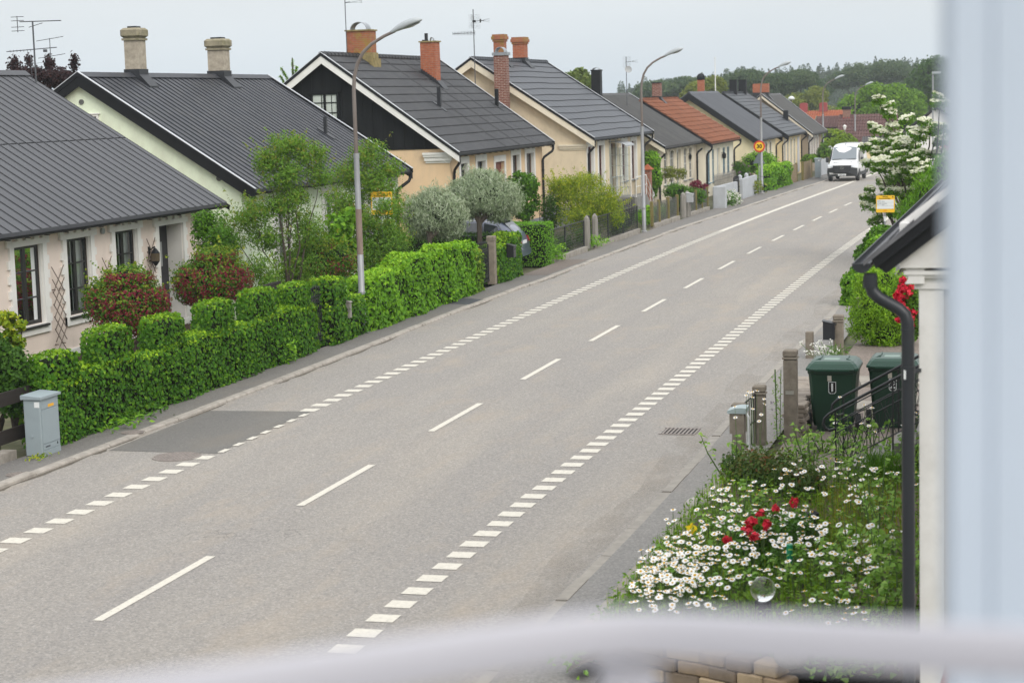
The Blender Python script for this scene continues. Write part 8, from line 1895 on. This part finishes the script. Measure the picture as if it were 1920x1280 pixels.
for x0,y0,z0,r0 in DOG:
    for s in range(max(2,int(5*r0/.5))):
        a=rng.uniform(0,6.283); q0=r0*math.sqrt(rng.random())*.75; x=x0+q0*math.cos(a); y=y0+q0*math.sin(a); z=z0+rng.normal(0,.14); r=rng.uniform(.14,.26); tl=rng.normal(0,.22,2)
        n=int(rng.uniform(110,190)); a=rng.uniform(0,6.283,n); q=r*np.sqrt(rng.random(n))*1.15; dx,dy=q*np.cos(a),q*np.sin(a)
        P.append(np.stack([x+dx,y+dy,z+dx*tl[0]+dy*tl[1]-np.abs(rng.normal(0,.085,n))],1)); N.append(np.array([0,-.2,1])+rng.normal(0,.5,(n,3)))
        k=int(rng.uniform(34,66)); a=rng.uniform(0,6.283,k); q=r*np.sqrt(rng.random(k))*1.1; dx,dy=q*np.cos(a),q*np.sin(a)
        FP.append(np.stack([x+dx,y+dy,z+dx*tl[0]+dy*tl[1]+.03+rng.normal(0,.025,k)],1)); FN.append(np.array([0,-.35,1])+rng.normal(0,.35,(k,3)))
P=np.concatenate(P);N=np.concatenate(N);FP=np.concatenate(FP);FN=unit(np.concatenate(FN))
leaf_mesh('foliage',P,N,.115*rng.uniform(.7,1.3,len(P)),.062,LF('dogwood_leaves',(.045,.13,.018),(.08,.20,.025),(.13,.27,.035)),rng,t,fold=.2,droop=.8)
# four bracts to a flower
V=[]
A=unit(np.cross(FN,rng.normal(size=FN.shape))); Bv=np.cross(FN,A)
PP=np.concatenate([FP+A*.03,FP-A*.03,FP+Bv*.03,FP-Bv*.03]); NN=np.concatenate([FN+A*.25,FN-A*.25,FN+Bv*.25,FN-Bv*.25])
leaf_mesh('blossom',PP,NN,.072,.058,CREAMP,rng,t,fold=.12)
bush('leafy_tree','full green leafy tree without flowers right of the bus stop sign','tree',[(-3.0,59.5,2.2,.85,.85,1.0),(-2.6,59.3,2.9,.7,.7,.8),(-3.55,59.6,1.7,.75,.75,.8),(-3.2,59.4,1.0,.9,.9,.7)],17000,.13,LF('drooping_leaves',(.06,.17,.018),(.10,.25,.028),(.16,.34,.045)),212,base=(-2.9,60.5,gz(60)),clump=.36,lo=.4,asp=.3,trunk_r=.08,nc=60,leafdroop=1.4,core=.6)
bush('red_shrub','red leaved shrub far behind the dogwood','shrub',[(-4.2,100,2.6,.7,.7,.7)],900,.16,LF('red_leaves',(.3,.02,.03),(.42,.04,.05)),213,base=(-4.2,100,gz(100)),trunk_r=.05)
tuft(-4.35,17.5,.05,'bright green weed at the pavement corner under the white rail',70,.11,BRIG,214,.22,.3)
# ------------------------------------------------------------------ own balcony: bent handrail with its post, tall white post
M_RAIL = mat('shaded_white_rail_paint', (.42,.415,.455), rough=.5, var=.02)  # white rail: its shade is put into this grey lilac colour
M_POST = mat('blue_shaded_white_paint', (.45,.51,.59), rough=.55, var=.02)  # white post: bluish shade is painted into the base colour
t = thing('balcony_rail','blurred white balcony handrail with a bend and a post, close to the camera','railing',(-.33,1.53,4.0))
zt=5.101
m=MB(); zc=5.0885
path=[(-.80,1.075),(-.55,1.279),(-.42,1.385),(-.375,1.418),(-.345,1.437),(-.318,1.448),(-.29,1.4535),(-.25,1.4545),(-.10,1.451),(.25,1.445)]
vs=[]; N_=len(path)
for k,(x,y) in enumerate(path):
    q0,q1=Vector(path[max(0,k-1)]),Vector(path[min(N_-1,k+1)]); tn=(q1-q0).normalized(); nn=Vector((-tn.y,tn.x))
    for o,z in ((-.008,-.019),(.008,-.019),(.010,-.011),(.010,.011),(.006,.018),(-.006,.018),(-.010,.011),(-.010,-.011)): vs.append((x+nn.x*o,y+nn.y*o,zc+z))
m.add(vs,[(k*8+j,k*8+(j+1)%8,(k+1)*8+(j+1)%8,(k+1)*8+j) for k in range(N_-1) for j in range(8)]+[tuple(range(8)),tuple(range((N_-1)*8,N_*8))]); smooth_by_angle(m.build('handrail',M_RAIL,t),30)
m=MB(); m.cbox((-.318,1.462,4.53),(.052,.02,1.06),.0,.006); m.build('post',M_RAIL,t)
m=MB(); m.tube([(-.80,1.075,4.12),(-.318,1.455,4.12),(.25,1.445,4.12)],.016,8); m.build('bottom_rail',M_RAIL,t)
t = thing('balcony_post','tall blurred white post in painted bluish shade filling the right edge of the photo','post',(.03,1.96,4.0))
a=math.atan2(1.99-1.931,.129+.087); L=.40; d=Vector((math.cos(a),math.sin(a),0)); n_=Vector((-d.y,d.x,0)); o=Vector((-.083,1.932,0))
def board(u0,u1,w0,w1,name,mm):
    m=MB(); P=[o+d*u0+n_*w0,o+d*u1+n_*w0,o+d*u1+n_*w1,o+d*u0+n_*w1]; m.prism([(q.x,q.y,3.9) for q in P],(0,0,3.4)); return m.build(name,mm,t)
board(0,L,0,.05,'panel',M_POST); board(.04,.052,-.004,-.0005,'moulding',M_POST)
m=MB(); m.box(-1.2,1.2,.1,1.62,3.85,4.0); lone(m.build('balcony_floor',M_RAIL),'pale balcony floor just below the picture','floor')

# ------------------------------------------------------------------ air that greys the far wood
hz=MB(); hz.box(-420,160,-60,720,-9,32); ho=hz.build('haze',[]); ho['kind']='stuff'; ho['label']='faint summer haze over the far end of the street'
hm=bpy.data.materials.new('haze_air'); hm.use_nodes=True; hn=hm.node_tree; hn.nodes.clear(); hout=hn.nodes.new('ShaderNodeOutputMaterial'); pv=hn.nodes.new('ShaderNodeVolumePrincipled')
pv.inputs['Color'].default_value=(.86,.93,1,1); pv.inputs['Density'].default_value=.00027; pv.inputs['Anisotropy'].default_value=.0; hn.links.new(pv.outputs[0],hout.inputs['Volume']); ho.data.materials.append(hm)
# ------------------------------------------------------------------ camera
cd=bpy.data.cameras.new('camera'); cam=bpy.data.objects.new('camera',cd); COL.objects.link(cam)
r_=Vector((.96395,.26449,-.02919)); u_=Vector((-.00502,.12778,.99179)); f_=Vector((-.26605,.95589,-.1245))
M3=Matrix((r_,u_,-f_)).transposed(); cam.matrix_world=Matrix.Translation((0,0,5.511))@M3.to_4x4()
cd.sensor_width=36; cd.lens=3579.0/1920*36; cd.clip_start=.05; cd.clip_end=8000
cd.dof.use_dof=True; cd.dof.focus_distance=40; cd.dof.aperture_fstop=2.7; cd.dof.aperture_blades=9
SC.camera=cam
# ------------------------------------------------------------------ overcast sky and a weak, wide sun
SUN_EL, SUN_AZ = math.radians(36), math.radians(135)          # azimuth: direction towards the sun, from +y towards +x
w=bpy.data.worlds.new('World'); SC.world=w; w.use_nodes=True; nt=w.node_tree; nt.nodes.clear()
out=nt.nodes.new('ShaderNodeOutputWorld'); bg=nt.nodes.new('ShaderNodeBackground'); nt.links.new(bg.outputs[0],out.inputs[0])
sky=nt.nodes.new('ShaderNodeTexSky'); sky.sky_type='NISHITA'; sky.sun_disc=False; sky.sun_elevation=SUN_EL; sky.sun_rotation=SUN_AZ; sky.air_density=1.0; sky.dust_density=3.0
tc=nt.nodes.new('ShaderNodeTexCoord'); sp=nt.nodes.new('ShaderNodeSeparateXYZ'); nt.links.new(tc.outputs['Generated'],sp.inputs[0])
# cloud deck: brightest overhead, like any overcast sky
cl=nt.nodes.new('ShaderNodeValToRGB'); e=cl.color_ramp.elements
K=1.0
stops=[(0.0,(.64,.72,.80)),(.015,(.68,.75,.81)),(.05,(.735,.78,.815)),(.12,(.80,.825,.845)),(.35,(1.05,1.08,1.11)),(1.0,(1.95,1.98,2.02))]
while len(e)>1: e.remove(e[-1])
e[0].position=0; e[0].color=(*[c*.4 for c in stops[0][1]],1)
for p_,c in stops[1:]:
    q=e.new(p_); q.color=(*[v*.4 for v in c],1)
nt.links.new(sp.outputs[2],cl.inputs[0])
nz=nt.nodes.new('ShaderNodeTexNoise'); nz.inputs['Scale'].default_value=2.4; nz.inputs['Detail'].default_value=6; mp=nt.nodes.new('ShaderNodeMapping'); mp.inputs['Scale'].default_value=(1,1,5); nt.links.new(tc.outputs['Generated'],mp.inputs[0]); nt.links.new(mp.outputs[0],nz.inputs[0])
vr=nt.nodes.new('ShaderNodeMapRange'); vr.inputs[1].default_value=.3; vr.inputs[2].default_value=.7; vr.inputs[3].default_value=24*.96; vr.inputs[4].default_value=24*1.05; nt.links.new(nz.outputs[0],vr.inputs[0])
ml=nt.nodes.new('ShaderNodeVectorMath'); ml.operation='SCALE'; nt.links.new(cl.outputs[0],ml.inputs[0]); nt.links.new(vr.outputs[0],ml.inputs['Scale'])
mx=nt.nodes.new('ShaderNodeMix'); mx.data_type='RGBA'; mx.inputs[0].default_value=.88; nt.links.new(sky.outputs[0],mx.inputs[6]); nt.links.new(ml.outputs[0],mx.inputs[7])
nt.links.new(mx.outputs[2],bg.inputs[0]); bg.inputs[1].default_value=.10
ld=bpy.data.lights.new('sun','SUN'); ld.energy=1.5; ld.angle=math.radians(30); ld.color=(1,.95,.88)
sn=bpy.data.objects.new('sun',ld); COL.objects.link(sn)
sd=Vector((math.sin(SUN_AZ)*math.cos(SUN_EL),math.cos(SUN_AZ)*math.cos(SUN_EL),math.sin(SUN_EL)))
sn.rotation_euler=sd.to_track_quat('Z','Y').to_euler()
SC.view_settings.view_transform='Standard'; SC.view_settings.look='None'; SC.view_settings.exposure=.22; SC.view_settings.gamma=1
SC.render.engine='CYCLES'; SC.cycles.max_bounces=8; SC.cycles.volume_bounces=1; SC.cycles.transparent_max_bounces=12; SC.cycles.use_denoising=True
